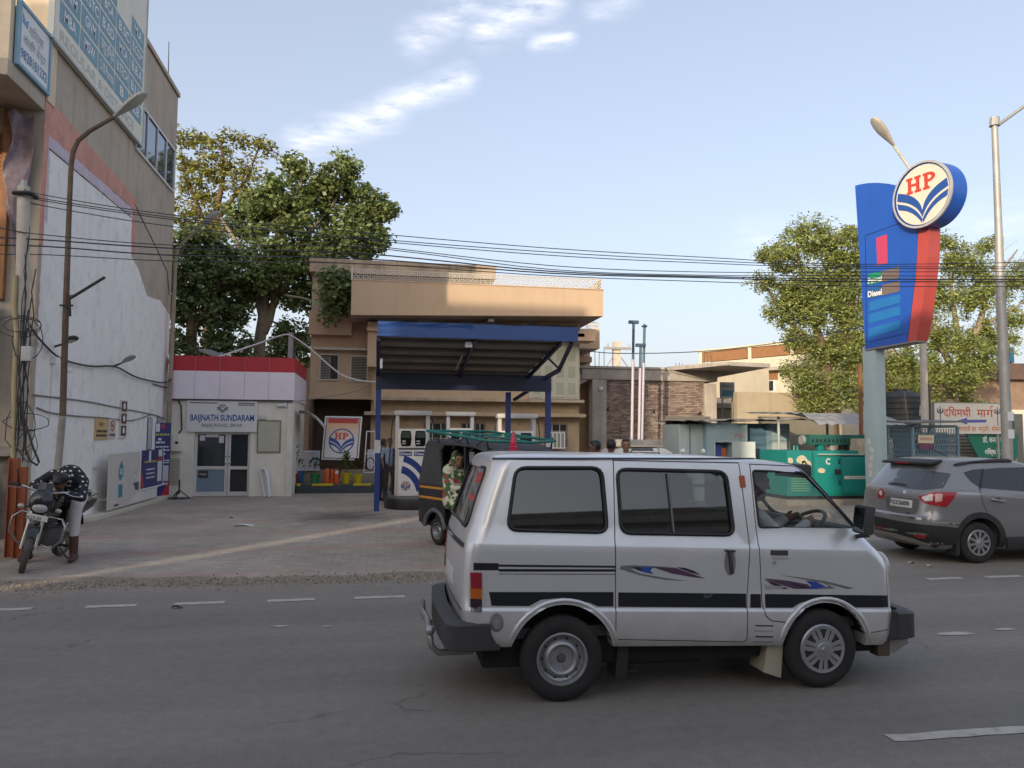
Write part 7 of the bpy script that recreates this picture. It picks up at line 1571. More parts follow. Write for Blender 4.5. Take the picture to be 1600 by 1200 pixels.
# outlines traced on the near side
o_rear=rnd_poly([(806,731),(940,731),(949,832),(793,828)],16);o_slide=rnd_poly([(964,733),(1134,737),(1147,836),(971,833)],15)
o_front=rnd_poly([(1176,735),(1252,738),(1282,755),(1340,826),(1186,824)],5)
win_xz={}
for k_,o2 in(('rear',o_rear),('slide',o_slide),('front',o_front)):win_xz[k_]=[(p.x,p.z)for p in cast_list(vc,o2)]
cut=lambda mb:tmp(unnose(mb))
shell=tmp(outer0)
for c in(tmp(inner),*[cut(yprism(win_xz[k_],VY-1,VY+1))for k_ in win_xz],
          cut(MB().cyl((WR.x,VY-1,.285),(WR.x,VY-.40,.285),.352,n=40)),cut(MB().cyl((WR.x,VY+.40,.285),(WR.x,VY+1,.285),.352,n=40)),cut(MB().cyl((WF.x+.01,VY-1,.275),(WF.x+.01,VY-.40,.275),.318,n=40)),cut(MB().cyl((WF.x+.01,VY+.40,.275),(WF.x+.01,VY+1,.275),.318,n=40)),
          cut(MB().prism([(-1,VY+y,z)for y,z in rnd_poly([(-.50,1.13),(.50,1.13),(.46,1.525),(-.46,1.525)],.06)],(2.2,0,0))),cut(MB().prism([(3.0,VY+y,z)for y,z in rnd_poly([(-.60,1.08),(.60,1.08),(.52,1.50),(-.52,1.50)],.07)],(2,0,0)))):
    bop(shell,c,'DIFFERENCE');kill(c)
# doors cut out of the shell, with a real gap round them
d_slide=[(958.5,720),(1153,724),(1170,850),(1167,940),(1167,1000),(1163,1003),(966,999),(963,996),(962,850)]
d_front=[(1172,726),(1255,730),(1290,752),(1383,855),(1388,880),(1391,983),(1347,990),(1336,958),(1312,941),(1288,937),(1262,941),(1241,955),(1233,972),(1205,969),(1197,962),(1192,940),(1186,852),(1182,828)]
def nosed(o):
    mb=MB();mb.v=[v.co.copy()for v in o.data.vertices];nose(mb);o.data.vertices.foreach_set('co',[c for p in mb.v for c in p]);return o
def grow(p,d):
    c=Vector((sum(q[0]for q in p)/len(p),sum(q[1]for q in p)/len(p)));out=[]
    n=len(p);A=sum(p[i][0]*p[(i+1)% n][1]-p[(i+1)% n][0]*p[i][1]for i in range(n))
    for i in range(n):
        a,b,c2=Vector(p[i-1]),Vector(p[i]),Vector(p[(i+1)% n]);e1,e2=(b-a).normalized(),(c2-b).normalized();n1,n2=Vector((e1.y,-e1.x)),Vector((e2.y,-e2.x));m_=(n1+n2)
        m_=m_/max(.3,m_.dot(n1))if m_.length>1e-3 else n1;out.append(tuple(b+m_*d*(1 if A>0 else-1)))
    return out
def flat_xz(px):return[(p.x,p.z)for p in[(vc(*q)[0]if vc(*q)and q[1]<930 else on_y(*q,5.012))for q in px]]
for nm,px in(('sliding_door',d_slide),('front_door',d_front)):
    P=flat_xz(px);c1,c2=cut(yprism(P,VY-1,VY-.42)),cut(yprism(grow(P,.007),VY-1,VY-.42));dr=clone(shell);bop(dr,c1,'INTERSECT');bop(shell,c2,'DIFFERENCE');kill(c1,c2);globals()['VAN_'+nm]=adopt(nosed(dr),nm,m_van,VAN)
adopt(nosed(shell),'body',m_van,VAN)
MB().box(.75,3.5,VY-.60,VY+.60,.40,.47).build('floor',m_trim,VAN)
for x0,x1 in((1.58,2.60),(2.58,2.9)):MB().box(x0,x1,VY-.655,VY-.64,.40,1.02).build('door_lining',m_rub,VAN)  # dark lining seen in the door gaps
ub=MB().box(.7,3.62,VY-.56,VY+.56,.20,.40);ub.build('underbody',mat('underbody',(.015,.014,.013),rough=.9,var=.3),VAN,bevel=.03)
MB().cyl((WR.x,VY-.6,.27),(WR.x,VY+.6,.27),.05,n=10).build('axle',m_black,VAN);MB().box(1.7,2.3,VY-.45,VY+.1,.15,.21).build('fuel_tank',m_black,VAN,bevel=.02);MB().tube([(.75,VY+.2,.24),(1.5,VY+.25,.22),(2.2,VY+.2,.24)],.025,8).build('exhaust',mat('exhaust_rust',(.16,.11,.08),rough=.8),VAN)
for(a,z,r_)in((WR.x,.285,.352),(WF.x+.01,.275,.318)):
    for s in(-1,1):  # inner wheel housing and the pressed lip round the arch
        hb=MB();nh=24
        for yy,rr in((.682,r_),(.40,r_),(.40,.02)):hb.v+=[Vector((a+rr*math.cos(t_),VY+s*yy,max(.34,z+rr*math.sin(t_))))for t_ in[math.pi*i/nh for i in range(nh+1)]]
        hb.f=[(j*(nh+1)+i,j*(nh+1)+i+1,(j+1)*(nh+1)+i+1,(j+1)*(nh+1)+i)for j in range(2)for i in range(nh)];hb.mi=[0]*len(hb.f)
        hb.build('wheel_housing',mat('housing_black',(.012,.012,.012),var=0),VAN)
        pts=[]
        for i in range(25):
            t_=math.radians(-6+192*i/24);x,zz=a+(r_+.028)*math.cos(t_),z+(r_+.028)*math.sin(t_)
            h=bv.ray_cast(Vector((x,VY+s*3,zz)),Vector((0,-s,0)))
            if h[0]:pts.append(h[0]+Vector((0,s*-.004,0)))
        MB().tube(pts,[.004]+[.016]*(len(pts)-2)+[.004],8).build('arch_lip',m_van,VAN,smooth=60)
for c,s,kd in((WR,-1,'steel'),(WF,-1,'cover')):
    wheel(VAN,c,.277 if kd=='steel' else .268,.155,-1,kd);wheel(VAN,Vector((c.x,2*VY-c.y,c.z)),.277 if kd=='steel' else .268,.155,1,'steel')
# glass and rubber
g_dark=glass('van_glass_tinted',(.10,.14,.17),3.0,.02);g_clear=glass('van_glass_clear',(.86,.88,.87),1.3,.025);g_rear=glass('van_glass_dusty',(.16,.16,.155),1.6,.12)
for nm,px,g in(('rear_side_window',o_rear,g_dark),('sliding_window',o_slide,g_dark),('front_side_window',o_front,g_clear)):
    pr=globals().get('VAN_sliding_door')if nm[0]=='s' else(globals().get('VAN_front_door')if nm[0]=='f' else VAN)
    drape(nm,px,vc,g,pr,14,-.014,smooth=60)
    ring=[p+Vector((0,-.001,0))for p in cast_list(vc,px)];MB().tube(ring,.014 if nm[0]!='f' else .008,6,closed=True).build('window_rubber',m_rub,pr,smooth=60)
    fr=[Vector((p.x,2*VY-p.y,p.z))for p in ring];MB().prism([p+Vector((0,-.014,0))for p in fr],(0,.003,0)).build('far_window',glass('van_glass_far',(.30,.34,.36),1.0,.03)if nm[0]!='f' else g_clear,VAN);MB().tube(fr,.012,6,closed=True).build('window_rubber',m_rub,VAN,smooth=60)
mb=MB()
for px in((1041,738),(1053,835)):pass
pa_,pb_=vc(1043,740)[0],vc(1053,833)[0];MB().bar(pa_+Vector((0,.006,0)),pb_+Vector((0,.006,0)),.022,.012).build('window_slider',mat('slider_grey',(.13,.14,.15),rough=.4),VAN_sliding_door)
q=rnd_poly([(-.50,1.13),(.50,1.13),(.46,1.525),(-.46,1.525)],.06)
def cast_dir(o_of,d):
    def f(a,b):
        h=bv.ray_cast(o_of(a,b),d)
        return None if h[0]is None else(h[0],h[1]if h[1].dot(d)<0 else-h[1])
    return f
cr=cast_dir(lambda y,z:Vector((-1,VY+y,z)),Vector((1,0,0)));cf=cast_dir(lambda y,z:Vector((6,VY+y,z)),Vector((-1,0,0)))
drape('rear_window',q,cr,g_rear,VAN,.08,-.012,smooth=60);MB().tube([cr(*p)[0]for p in q],.013,6,closed=True).build('window_rubber',m_rub,VAN,smooth=60)
qf=rnd_poly([(-.60,1.08),(.60,1.08),(.52,1.50),(-.52,1.50)],.07);drape('windscreen',qf,cf,g_clear,VAN,.08,-.012,smooth=60);MB().tube([cf(*p)[0]for p in qf],.013,6,closed=True).build('window_rubber',m_rub,VAN,smooth=60)
m_sred2=mat('sticker_red',(.50,.055,.05),var=.1)
for y0,y1,z0,z1 in((-.44,-.24,1.42,1.49),(-.47,-.20,1.30,1.335)):drape('window_sticker',[(y0,z0),(y1,z0),(y1-.01,z1),(y0,z1)],cr,m_sred2,VAN,.05,-.006)
# roof gutter
P=cast_list(vc,[(770+i*6,717.4+max(0,(i*6-420)*.012))for i in range(78)]);MB().tube([p+Vector((0,-.002,.003))for p in P],.008,5).build('roof_gutter',mat('gutter_dark',(.05,.05,.055),rough=.5),VAN,smooth=60)
# stripes and swooshes
dk=lambda nm,px,m,off=.0022,par=None,step=9,**k:drape(nm,px,vc,m,par or VAN,step,off,smooth=50,**k)
def dkz(px,par=None):  # side stripe: flat on the body side, kept above the pressed ledge
    P=[(q.x,max(q.z,.6285-.034*(q.x-1.0)))for q in[on_y(a,b,5.02)for a,b in px]]
    drape('black_stripe',P,cast_dir(lambda x,z:Vector((x,2,z)),Vector((0,1,0))),m_stripe,par or VAN,.045,.0022,smooth=50)
dkz([(764,925),(958.5,925),(958.5,947.5),(934,947.5),(922,942),(880,934),(845,937),(827,947),(768,946.5)])
dkz([(966,925.5),(1165.5,927.5),(1165.5,949.3),(966,948)],VAN_sliding_door)
dkz([(1172.5,928),(1188.5,928.3),(1189,949.6),(1172.5,949.4)])
dkz([(1195,928),(1389,930.5),(1389,949),(1333,949),(1322,943),(1306,936.5),(1288,934.5),(1268,936.5),(1250,942),(1238,949.5),(1196,949.6)],VAN_front_door)
m_lgrey=mat('decal_grey',(.16,.165,.175),rough=.4,var=0);m_lblue=mat('decal_blue',(.03,.07,.33),rough=.35,var=.05);m_lpur=mat('decal_purple',(.085,.045,.085),rough=.35,var=.1);m_lnav=mat('decal_navy',(.02,.02,.035),rough=.35,var=0)
dk('black_band',[(740,879.5),(779,880),(779,891),(740,891)],m_stripe);dk('thin_line',[(779,882),(962,884),(962,887),(779,885.5)],m_lnav);dk('thin_line',[(779,889),(962,889.5),(962,893),(779,893)],m_stripe);dk('thin_line',[(779,896),(962,896.5),(962,898),(779,897.5)],m_lgrey)
SD,FD=VAN_sliding_door,VAN_front_door
dk('swoosh',[(970,884),(990,883),(1060,886.5),(1010,887),(985,889),(1000,896),(1040,903),(1078,908),(1040,906),(1000,899),(968,889)],m_lgrey,.002,SD)
dk('swoosh',[(987,886),(1020,886),(1016,892),(1022,897),(1010,895),(997,891)],m_lblue,.003,SD);dk('swoosh',[(987,886),(1001,886),(1004,892),(997,891)],m_lnav,.0035,SD)
dk('swoosh',[(1019,886),(1056,887.5),(1080,896),(1103,904),(1080,901.5),(1050,896)],m_lpur,.0028,SD);dk('swoosh',[(1056,886),(1070,887),(1084,892),(1095,898),(1080,895)],m_lnav,.0032,SD)
dk('swoosh',[(1217,898.5),(1250,902),(1290,908),(1335,919),(1323,920.5),(1300,914),(1260,906)],m_lgrey,.0022,FD);dk('swoosh',[(1275,920.5),(1305,919.5),(1290,911),(1278,908),(1295,915),(1290,918)],m_lgrey,.0026,FD)
dk('swoosh',[(1194,903.5),(1230,907),(1262,913),(1270,920),(1240,920),(1222,914)],m_lpur,.0024,FD);dk('swoosh',[(1258,907),(1275,909),(1291,917),(1276,920),(1262,920),(1268,915)],m_lblue,.003,FD);dk('swoosh',[(1230,910),(1262,917),(1266,919.5),(1250,918)],m_lnav,.003,FD);dk('swoosh',[(1195,905),(1215,912),(1232,920),(1222,920),(1207,914)],m_lnav,.003,FD)
dk('badge',[(1196,914),(1224,916),(1224,919),(1196,920)],mat('badge_chrome',(.5,.5,.5),rough=.25,metal=.6),.004,FD)
# handles, vents, cap, marker
p=vc(1140,878);dk('handle_cup',[(1131.5+9*math.cos(t_)+9,879+20*math.sin(t_))for t_ in[i*math.pi/10 for i in range(20)]],mat('cup_shade',(.25,.25,.26),rough=.4,metal=.3),.002,SD,4)  # flat darker oval: shade inside the handle hollow is put into its colour
a,b=vc(1139,862)[0],vc(1143,896)[0];MB().bar(a+Vector((0,-.012,0)),b+Vector((0,-.012,0)),.024,.022).build('door_handle',m_trim,SD,bevel=.006);a,b=vc(1132,860)[0],vc(1148,861)[0];MB().bar(a+Vector((0,-.008,0)),b+Vector((0,-.008,0)),.02,.014).build('handle_top',m_trim,SD,bevel=.004)
dk('door_handle',[(1204,859.5),(1231,860),(1231,868),(1204,867.5)],m_trim,.004,FD,5,thick=.004);dk('handle_lip',[(1206,870),(1232,871),(1233,874),(1206,873.5)],mat('lip_bright',(.45,.45,.46),rough=.3,metal=.5),.003,FD,5)
h=vc(1210,879);MB().cyl(h[0],h[0]+h[1]*.008,.012,n=12).build('key_lock',m_rimsil,FD)
for y in(979,996):
    dk('vent_slot',[(1180,y-2.5),(1208,y-2),(1208,y),(1180,y-.5)],m_rub,.002,None,5);dk('vent_lip',[(1178,y+5),(1208,y+5.5),(1208,y+8),(1178,y+7.5)],mat('lip_bright',(.45,.45,.46)),.003,None,5,thick=.003)
dk('fuel_recess_shade',[(776+11*math.cos(t_),973+15*math.sin(t_))for t_ in[i*math.pi/10 for i in range(20)]],mat('cup_shade',(.25,.25,.26)),.002,None,4);h=vc(776,975);MB().cyl(h[0],h[0]+Vector((0,-.02,0)),.034,.028,n=18).build('fuel_cap',mat('cap_chrome',(.45,.45,.44),rough=.25,metal=.8),VAN,smooth=40)  # oval round the fuel cap is coloured as the shade of its recess
dk('side_marker',rnd_poly([(1154.5,743),(1162.5,743),(1165,762),(1157,762)],2),mat('marker_orange',(.40,.075,.02),rough=.3,var=.1),.008,None,5,thick=.008)
# tail lamp wraps the corner
for nm,ys_,c in(('red',(894,919),(.27,.012,.025)),('amber',(919,935),(.50,.11,.01)),('dark',(935,955),(.03,.012,.02))):
    dk('tail_lamp',[(735.5,ys_[0]),(752.5,ys_[0]+.8),(753,ys_[1]+.8),(736.3,ys_[1])],mat('tail_'+nm,c,rough=.22,var=.05,coat=.5),.01,None,5,thick=.01)
# far-side tail lamp, plate and hatch handle on the tail
for y0,z0,z1,c in((.60,.70,.80,'tail_dark'),(.60,.80,.88,'tail_amber'),(.60,.88,1.0,'tail_red')):drape('tail_lamp',[(y0-.05,z0),(y0+.05,z0),(y0+.05,z1),(y0-.05,z1)],cr,MATS[c],VAN,.03,.008,thick=.008)
drape('hatch_strip',[(-.58,1.0),(.55,1.0),(.55,1.035),(-.58,1.035)],cr,m_stripe,VAN,.06,.003);drape('number_plate',[(-.25,.70),(.25,.70),(.25,.80),(-.25,.80)],cr,mat('plate_white',(.6,.6,.58),var=.05),VAN,.06,.006,thick=.006)
drape('hatch_seam',[(-.62,.60),(.62,.60),(.62,.612),(-.62,.612)],cr,m_rub,VAN,.05,.002);
# bumpers
mb=MB();pts=[]
bp_lv=lambda xr,xf,w,off:[(z,xr-off,xf,w,.10,.1,.02,.02)for z in()]
def bumper(front):
    mb=MB();n=0;zs=(.315,.33,.50,.515)if front else(.355,.37,.525,.54);ins=(.03,0,0,.03);prof=[]
    for z,i_ in zip(zs,ins):
        q=[]
        if front:
            x1=3.835-i_;w_=.715-i_;path=[(3.66,-w_),(3.74,-w_)]+[(x1-.10+.10*math.sin(a),-w_+.10-.10*math.cos(a))for a in[k*math.pi/12 for k in range(1,7)]]+[(x1+.02,-.3),(x1+.03,0),(x1+.02,.3)]
        else:
            x1=.445+i_;w_=.725-i_;path=[(.735,-w_),(.62,-w_)]+[(x1+.11-.11*math.sin(a),-w_+.11-.11*math.cos(a))for a in[k*math.pi/12 for k in range(1,7)]]+[(x1-.02,-.3),(x1-.03,0),(x1-.02,.3)]
        full=path+[(x,-y)for x,y in path[::-1]if abs(y)>.31 or True][0:0]
        mir=[(x,-y)for x,y in reversed(path)if y<-.31];q=path+mir
        prof.append([Vector((x,VY+y,z))for x,y in q])
    n=len(prof[0])
    for p in prof:mb.v+=p
    inn=[[Vector((p.x+(-.07 if front else .07),VY+(p.y-VY)*.97,p.z))for p in prof[k]]for k in(0,3)]
    for p in inn:mb.v+=p
    m=4
    for j in range(m-1):mb.f+=[(j*n+i,j*n+i+1,(j+1)*n+i+1,(j+1)*n+i)for i in range(n-1)]
    mb.f+=[(3*n+i,3*n+i+1,5*n+i+1,5*n+i)for i in range(n-1)]+[(4*n+i,4*n+i+1,i+1,i)for i in range(n-1)]+[(4*n+i+n,4*n+i+1+n,4*n+i+1,4*n+i)for i in range(n-1)]
    for e in(0,n-1):mb.f.append((e,n+e,2*n+e,3*n+e,5*n+e,4*n+e))
    mb.mi=[0]*len(mb.f);return mb.build('front_bumper' if front else 'rear_bumper',m_trim,VAN,smooth=40)
bumper(True);bumper(False)
# tubular rear guard
m_tube=mat('guard_tube',(.30,.285,.26),rough=.35,metal=.6,var=.15)
gz=.545
MB().tube([(.66,VY-.40,.28),(.42,VY-.42,.285),(.375,VY-.42,.33),(.36,VY-.40,.42),(.355,VY-.30,.47),(.33,VY,.48),(.355,VY+.30,.47),(.36,VY+.40,.42),(.375,VY+.42,.33),(.42,VY+.42,.285),(.66,VY+.40,.28)],.022,10).build('rear_guard',m_tube,VAN,smooth=60)
MB().ball((.365,VY-.41,.43),.034,nu=10,nv=8).build('guard_end',m_rimsil,VAN,smooth=60)
# mud flaps, front tow bits, mirror, front lamp
MB().prism([(2.70,5.08,.32),(2.83,5.10,.32),(2.80,5.09,.07),(2.66,5.07,.12)],(0,.2,0)).build('mud_flap',mat('flap_pale',(.36,.33,.24),rough=.6,var=.2),VAN)
MB().prism([(1.62,5.1,.33),(1.70,5.1,.33),(1.68,5.1,.12),(1.60,5.1,.12)],(0,.2,0)).build('mud_flap',m_rub,VAN)
MB().prism([(3.62,5.12,.30),(3.82,5.12,.30),(3.83,5.12,.26),(3.70,5.12,.19),(3.62,5.12,.21)],(0,.10,0)).build('tow_bracket',mat('bracket_buff',(.30,.28,.25),rough=.6,var=.2),VAN,bevel=.01)
MB().box(3.56,3.66,5.10,5.2,.18,.30).build('bracket_stay',mat('stay_brown',(.10,.07,.055),var=.2),VAN,bevel=.01)
mm=vc(1338,838)[0];MB().bar(mm,mm+Vector((.04,-.09,.02)),.03).build('mirror_arm',m_trim,VAN,bevel=.006);mc=on_y(1350,812,mm.y-.14)
M4=Matrix.Rotation(R(8),3,'Y');MB().obox(mc,.036,.075,.10,M4).build('mirror',m_trim,VAN,bevel=.02);MB().obox(mc+Vector((-.038,0,0)),.003,.062,.085,M4).build('mirror_glass',mat('mirror_glass',(.5,.52,.55),rough=.03,metal=1,var=0),VAN)
h1=cf(-.52,.80);MB().ball(h1[0]+Vector((-.02,0,0)),.06,.10,.115,nu=14,nv=10).build('headlamp',mat('lamp_clear',(.5,.5,.48),rough=.1,var=0),VAN,smooth=60);h1=cf(.52,.80);MB().ball(h1[0]+Vector((-.02,0,0)),.06,.10,.115,nu=14,nv=10).build('headlamp',MATS['lamp_clear'],VAN,smooth=60)
P=[cf(-.64,z)[0]+Vector((.012,.0,0))if cf(-.64,z)else None for z in(.66,.75,.85,.93)]
dk('corner_lamp',[(1398,884),(1405.5,886),(1408,922),(1402,922)],mat('lamp_smoke',(.16,.16,.165),rough=.25),.012,None,5,thick=.012)
MB().tube([cr(y,1.02+.0*y)[0]+Vector((-.012,0,0))for y in np.linspace(-.12,.12,5)],.012,6).build('hatch_handle',m_rimsil,VAN,smooth=60)
# inside: seats, dash, wheel
m_seat=mat('seat_fabric',(.035,.037,.045),rough=.9,var=.3)
for x,y0,y1 in((1.15,-.5,.5),(1.95,-.55,.55),(2.62,-.55,-.10),(2.62,.10,.55)):
    c='seat';s_=MB().box(x,x+.46,VY+y0,VY+y1,.60,.74).build('seat',m_seat,VAN,bevel=.04);MB().prism([(x-.10,VY+y0,.72),(x+.04,VY+y0,.72),(x-.06,VY+y0,1.20),(x-.18,VY+y0,1.20)],(0,y1-y0,0)).build('backrest',m_seat,s_,bevel=.03)
    if x>2.5:MB().prism([(x-.19,VY+(y0+y1)/2-.13,1.23),(x-.09,VY+(y0+y1)/2-.13,1.23),(x-.11,VY+(y0+y1)/2-.13,1.42),(x-.19,VY+(y0+y1)/2-.13,1.42)],(0,.26,0)).build('headrest',m_seat,s_,bevel=.025)
MB().prism([(3.28,VY-.6,.75),(3.52,VY-.6,.75),(3.50,VY-.6,1.08),(3.36,VY-.6,1.10),(3.28,VY-.6,1.02)],(0,1.2,0)).build('dashboard',m_trim,VAN,bevel=.02)
SWC=Vector((3.16,VY-.32,1.09));SWN=Vector((-.55,0,.84)).normalized();u_,v_,_=basis(SWN)
MB().tube([SWC+(u_*math.cos(a)+v_*math.sin(a))*.185 for a in[i*math.pi/14 for i in range(28)]],.014,8,closed=True).build('steering_wheel',m_trim,VAN,smooth=60);MB().bar(SWC-u_*.18,SWC+u_*.18,.03).cyl(SWC,SWC-SWN*.4,.03,n=8).build('steering_column',m_trim,VAN)
MB().obox((3.17,VY-.05,1.475),.02,.11,.035).build('inner_mirror',m_trim,VAN,bevel=.01);MB().obox((3.1,VY-.38,1.50),.04,.13,.05).build('sun_visor',m_trim,VAN,bevel=.02)
# ------------------------------------------------------------------ the grey hatchback SUV at the right edge
m_car=mat('car_grey',(.25,.25,.255),rough=.30,metal=.45,var=.04,scale=1.5,coat=.5,dirta=.12,dirt=(.2,.18,.155));m_clad=mat('cladding_black',(.022,.022,.023),rough=.6,var=.15,dirta=.2,dirt=(.06,.055,.05))
CY=10.40
CAR=thing('parked_car','grey hatchback SUV with black cladding and roof spoiler parked at the right edge','car',(9.3,CY,0))
blv=[(.20,7.66,11.25,.72,.20,.2,.05,.06),(.27,7.54,11.34,.765,.22,.22,.07,.08),(.40,7.43,11.40,.795,.24,.24,.10,.10),(.56,7.40,11.43,.805,.24,.24,.12,.11),(.64,7.405,11.43,.805,.24,.24,.12,.11),(.665,7.44,11.42,.80,.23,.24,.12,.10),(.76,7.47,11.40,.803,.22,.24,.14,.09),(.90,7.50,11.34,.795,.20,.22,.16,.08),(.97,7.525,11.2,.785,.18,.2,.16,.08),(1.01,7.55,10.95,.77,.18,.2,.2,.08),(1.03,7.60,10.6,.74,.16,.2,.2,.07)]
glv=[(.99,7.55,10.55,.765,.18,.2,.2,.08),(1.03,7.575,10.45,.752,.18,.2,.2,.08),(1.15,7.66,10.1,.71,.17,.18,.16,.08),(1.28,7.765,9.75,.66,.16,.18,.12,.08),(1.38,7.85,9.42,.62,.15,.18,.10,.07),(1.42,7.90,9.25,.59,.15,.18,.08,.06),(1.445,8.0,9.1,.53,.15,.18,.06,.05),(1.462,8.2,8.95,.42,.12,.15,.05,.03),(1.47,8.4,8.8,.2,.1,.1,.0,.0)]
cb,cg=loft(blv,CY),loft(glv,CY);both=MB();both.add(cb.v,cb.f);both.add(cg.v,cg.f);bvC=bvh_of(both);cc_=caster_px(bvC)
CRW,CFW=Vector((8.335,9.635,.285)),Vector((10.75,9.635,.285))
bo=tmp(cb)
for c in(CRW,CFW):
    k_=tmp(MB().cyl((c.x,CY-1.2,.30),(c.x,CY+1.2,.30),.345,n=40));bop(bo,k_,'DIFFERENCE');kill(k_)
adopt(bo,'body',m_car,CAR,32);cg.build('roof',m_car,CAR,smooth=32)
MB().box(7.9,11.1,CY-.55,CY+.55,.18,.6).build('underbody',m_black,CAR)
for c in(CRW,CFW):wheel(CAR,c,.288,.2,-1,'alloy');wheel(CAR,Vector((c.x,2*CY-c.y,c.z)),.288,.2,1,'alloy')
dc=lambda nm,px,m,off=.003,step=7,**k:drape(nm,px,cc_,m,k.pop('par',CAR),step,off,smooth=50,**k)
m_cg=mat('car_glass',(.018,.022,.026),rough=.06,var=0,spec=.8);m_cgl=mat('car_glass_rear',(.05,.06,.068),rough=.10,var=.15,scale=3,spec=.8,dirta=.3,dirt=(.10,.105,.105))
dc('rear_window',rnd_poly([(1408,731),(1486,740),(1474,763),(1446,765.5),(1414,762),(1387,757)],3),m_cgl,.004)
MB().prism([on_x(1404,731,7.74)]*0 or[Vector((7.76,CY-.57,1.395)),Vector((7.76,CY+.50,1.395)),Vector((7.98,CY+.50,1.442)),Vector((7.98,CY-.55,1.442))],(0,0,-.035)).build('spoiler',m_clad,CAR,bevel=.012)
MB().box(7.752,7.76,CY-.12,CY+.18,1.368,1.386).build('brake_light',mat('lamp_red',(.33,.012,.018),rough=.2,coat=.4,var=.05),CAR)
m_lr=MATS['lamp_red'];m_lw=mat('lamp_white',(.62,.58,.54),rough=.12,var=0,coat=.5)
def smooth_poly(p,r=2):return rnd_poly(p,r)
lt=dc('tail_lamp',smooth_poly([(1435.6,776.5),(1454,770),(1475,769),(1495.6,769.5),(1488,781),(1477.8,792.7),(1460,790),(1443,786)]),m_lr,.012,4,thick=.012)
dc('lamp_lens',smooth_poly([(1440,777),(1457,771.5),(1457.5,783),(1446,783)]),m_lw,.0145,4,par=lt);dc('lamp_lens',smooth_poly([(1461,772),(1472,771.5),(1471,783),(1461,785)]),mat('lamp_pink',(.6,.35,.30),rough=.12,var=.1),.0145,4,par=lt)
lt=dc('tail_lamp',smooth_poly([(1372.7,770),(1376,762.5),(1383,769),(1380.5,778.6),(1372.5,778.6)]),m_lr,.010,3,thick=.01);dc('lamp_lens',smooth_poly([(1374,770),(1377,766),(1380,770),(1378,775)],1),m_lw,.0125,3,par=lt)
dc('plate_recess_shade',smooth_poly([(1383,775),(1437,780),(1433,800),(1424,804),(1395,800),(1386,795)],4),mat('car_shadow_grey',(.15,.145,.14),rough=.35,metal=.4),.003)  # darker copy of the body grey: plate recess shade put into the colour
pl_=dc('number_plate',[(1392.7,778),(1426,782),(1424.8,794),(1391.4,789.6)],mat('plate_white',(.6,.6,.58)),.010,5,thick=.01)
a,b=cc_(1393.5,787.8)[0],cc_(1424,792)[0];up_=(cc_(1393,778)[0]-a).normalized();nn_c=(b-a).cross(up_).normalized();nn_c=nn_c if nn_c.x<0 else-nn_c
letters('lettering','RJ23CB6838',mat('plate_ink',(.04,.04,.045),var=0),pl_,a.lerp(b,.5)+nn_c*.03+up_*.012,(b-a),up_,.062,fit=(b-a).length*.92,bold=.02)
dc('chrome_strip',[(1375,800),(1400,804),(1425,808),(1449,810),(1449,812.8),(1425,811),(1400,807),(1375,803)],mat('chrome',(.6,.6,.6),rough=.15,metal=.9,var=0),.006,5,thick=.006)
dc('badge',[(1414+3.2*math.cos(t_),769.5+3.2*math.sin(t_))for t_ in[i*.785 for i in range(8)]],MATS['chrome'],.006,3,thick=.006)
dc('wiper',[(1388,756.5),(1400,754),(1417,757.5),(1417,760),(1400,757.5)],m_clad,.012,5)
dc('bumper_cladding',[(1367,806),(1385,810),(1410,815),(1440,819.5),(1470,822),(1500,825),(1500,835),(1496,862),(1484,869),(1456,853),(1430,842),(1395,832),(1367,826)],m_clad,.006,7,thick=.006)
dc('skid_plate',[(1367,826.5),(1395,832.5),(1430,842.5),(1454,851),(1452,855),(1430,848),(1395,838),(1369,831)],mat('skid_silver',(.42,.40,.37),rough=.4,metal=.4),.012,5,thick=.012)
dc('reflector',[(1431,834.5),(1447,836.5),(1446,841),(1431,838.5)],m_lr,.014,4,thick=.01);dc('reflector',[(1371,822),(1379,823.5),(1379,826.5),(1371,825)],m_lr,.014,3,thick=.01)
dc('bumper_highlight',[(1455,814.5),(1502,817.5),(1501,820),(1455,817)],mat('crease_highlight',(.5,.48,.46),rough=.25,metal=.6),.006,5)  # highlight along the bumper crease, put into the colour of a strip
for c in(CRW,CFW):
    n=26
    for s in(-1,1):
        mb=MB();n0=0
        for r_ in(.335,.415):
            for i in range(n+1):
                t_=math.radians(-14+208*i/n);x,z=c.x+r_*math.cos(t_),.30+r_*math.sin(t_);z=max(z,.21);h=bvC.ray_cast(Vector((x,CY+s*3,z)),Vector((0,-s,0)));y=h[0].y if h[0]and abs(h[0].y-CY)>.6 else CY+s*.79;mb.v.append(Vector((x,y+s*.010,z)))
        mb.f+=[(n0+i,n0+i+1,n0+n+2+i,n0+n+1+i)for i in range(n)]
        for i in range(n+1):mb.v.append(mb.v[n0+i]+Vector((0,-s*.06,0)))
        m0=n0+2*(n+1);mb.f+=[(n0+i,n0+i+1,m0+i+1,m0+i)for i in range(n)]
        mb.mi=[0]*len(mb.f);mb.build('arch_cladding',m_clad,CAR,smooth=40)
    pass
    for s in(-1,1):MB().lathe([(.345,0),(.345,.3),(0,.3)],(c.x,CY+s*.74,.30),(0,-s,0),28).build('wheel_housing',m_hole,CAR)if False else None
for s in(-1,1):MB().box(8.76,10.33,CY+s*.79-.02,CY+s*.79+.02,.20,.36).build('sill_cladding',m_clad,CAR,bevel=.012)
MB().prism([(7.97,9.62,.42),(8.03,9.62,.42),(8.02,9.62,.12),(7.96,9.62,.12)],(0,.2,0)).build('mud_flap',m_clad,CAR)
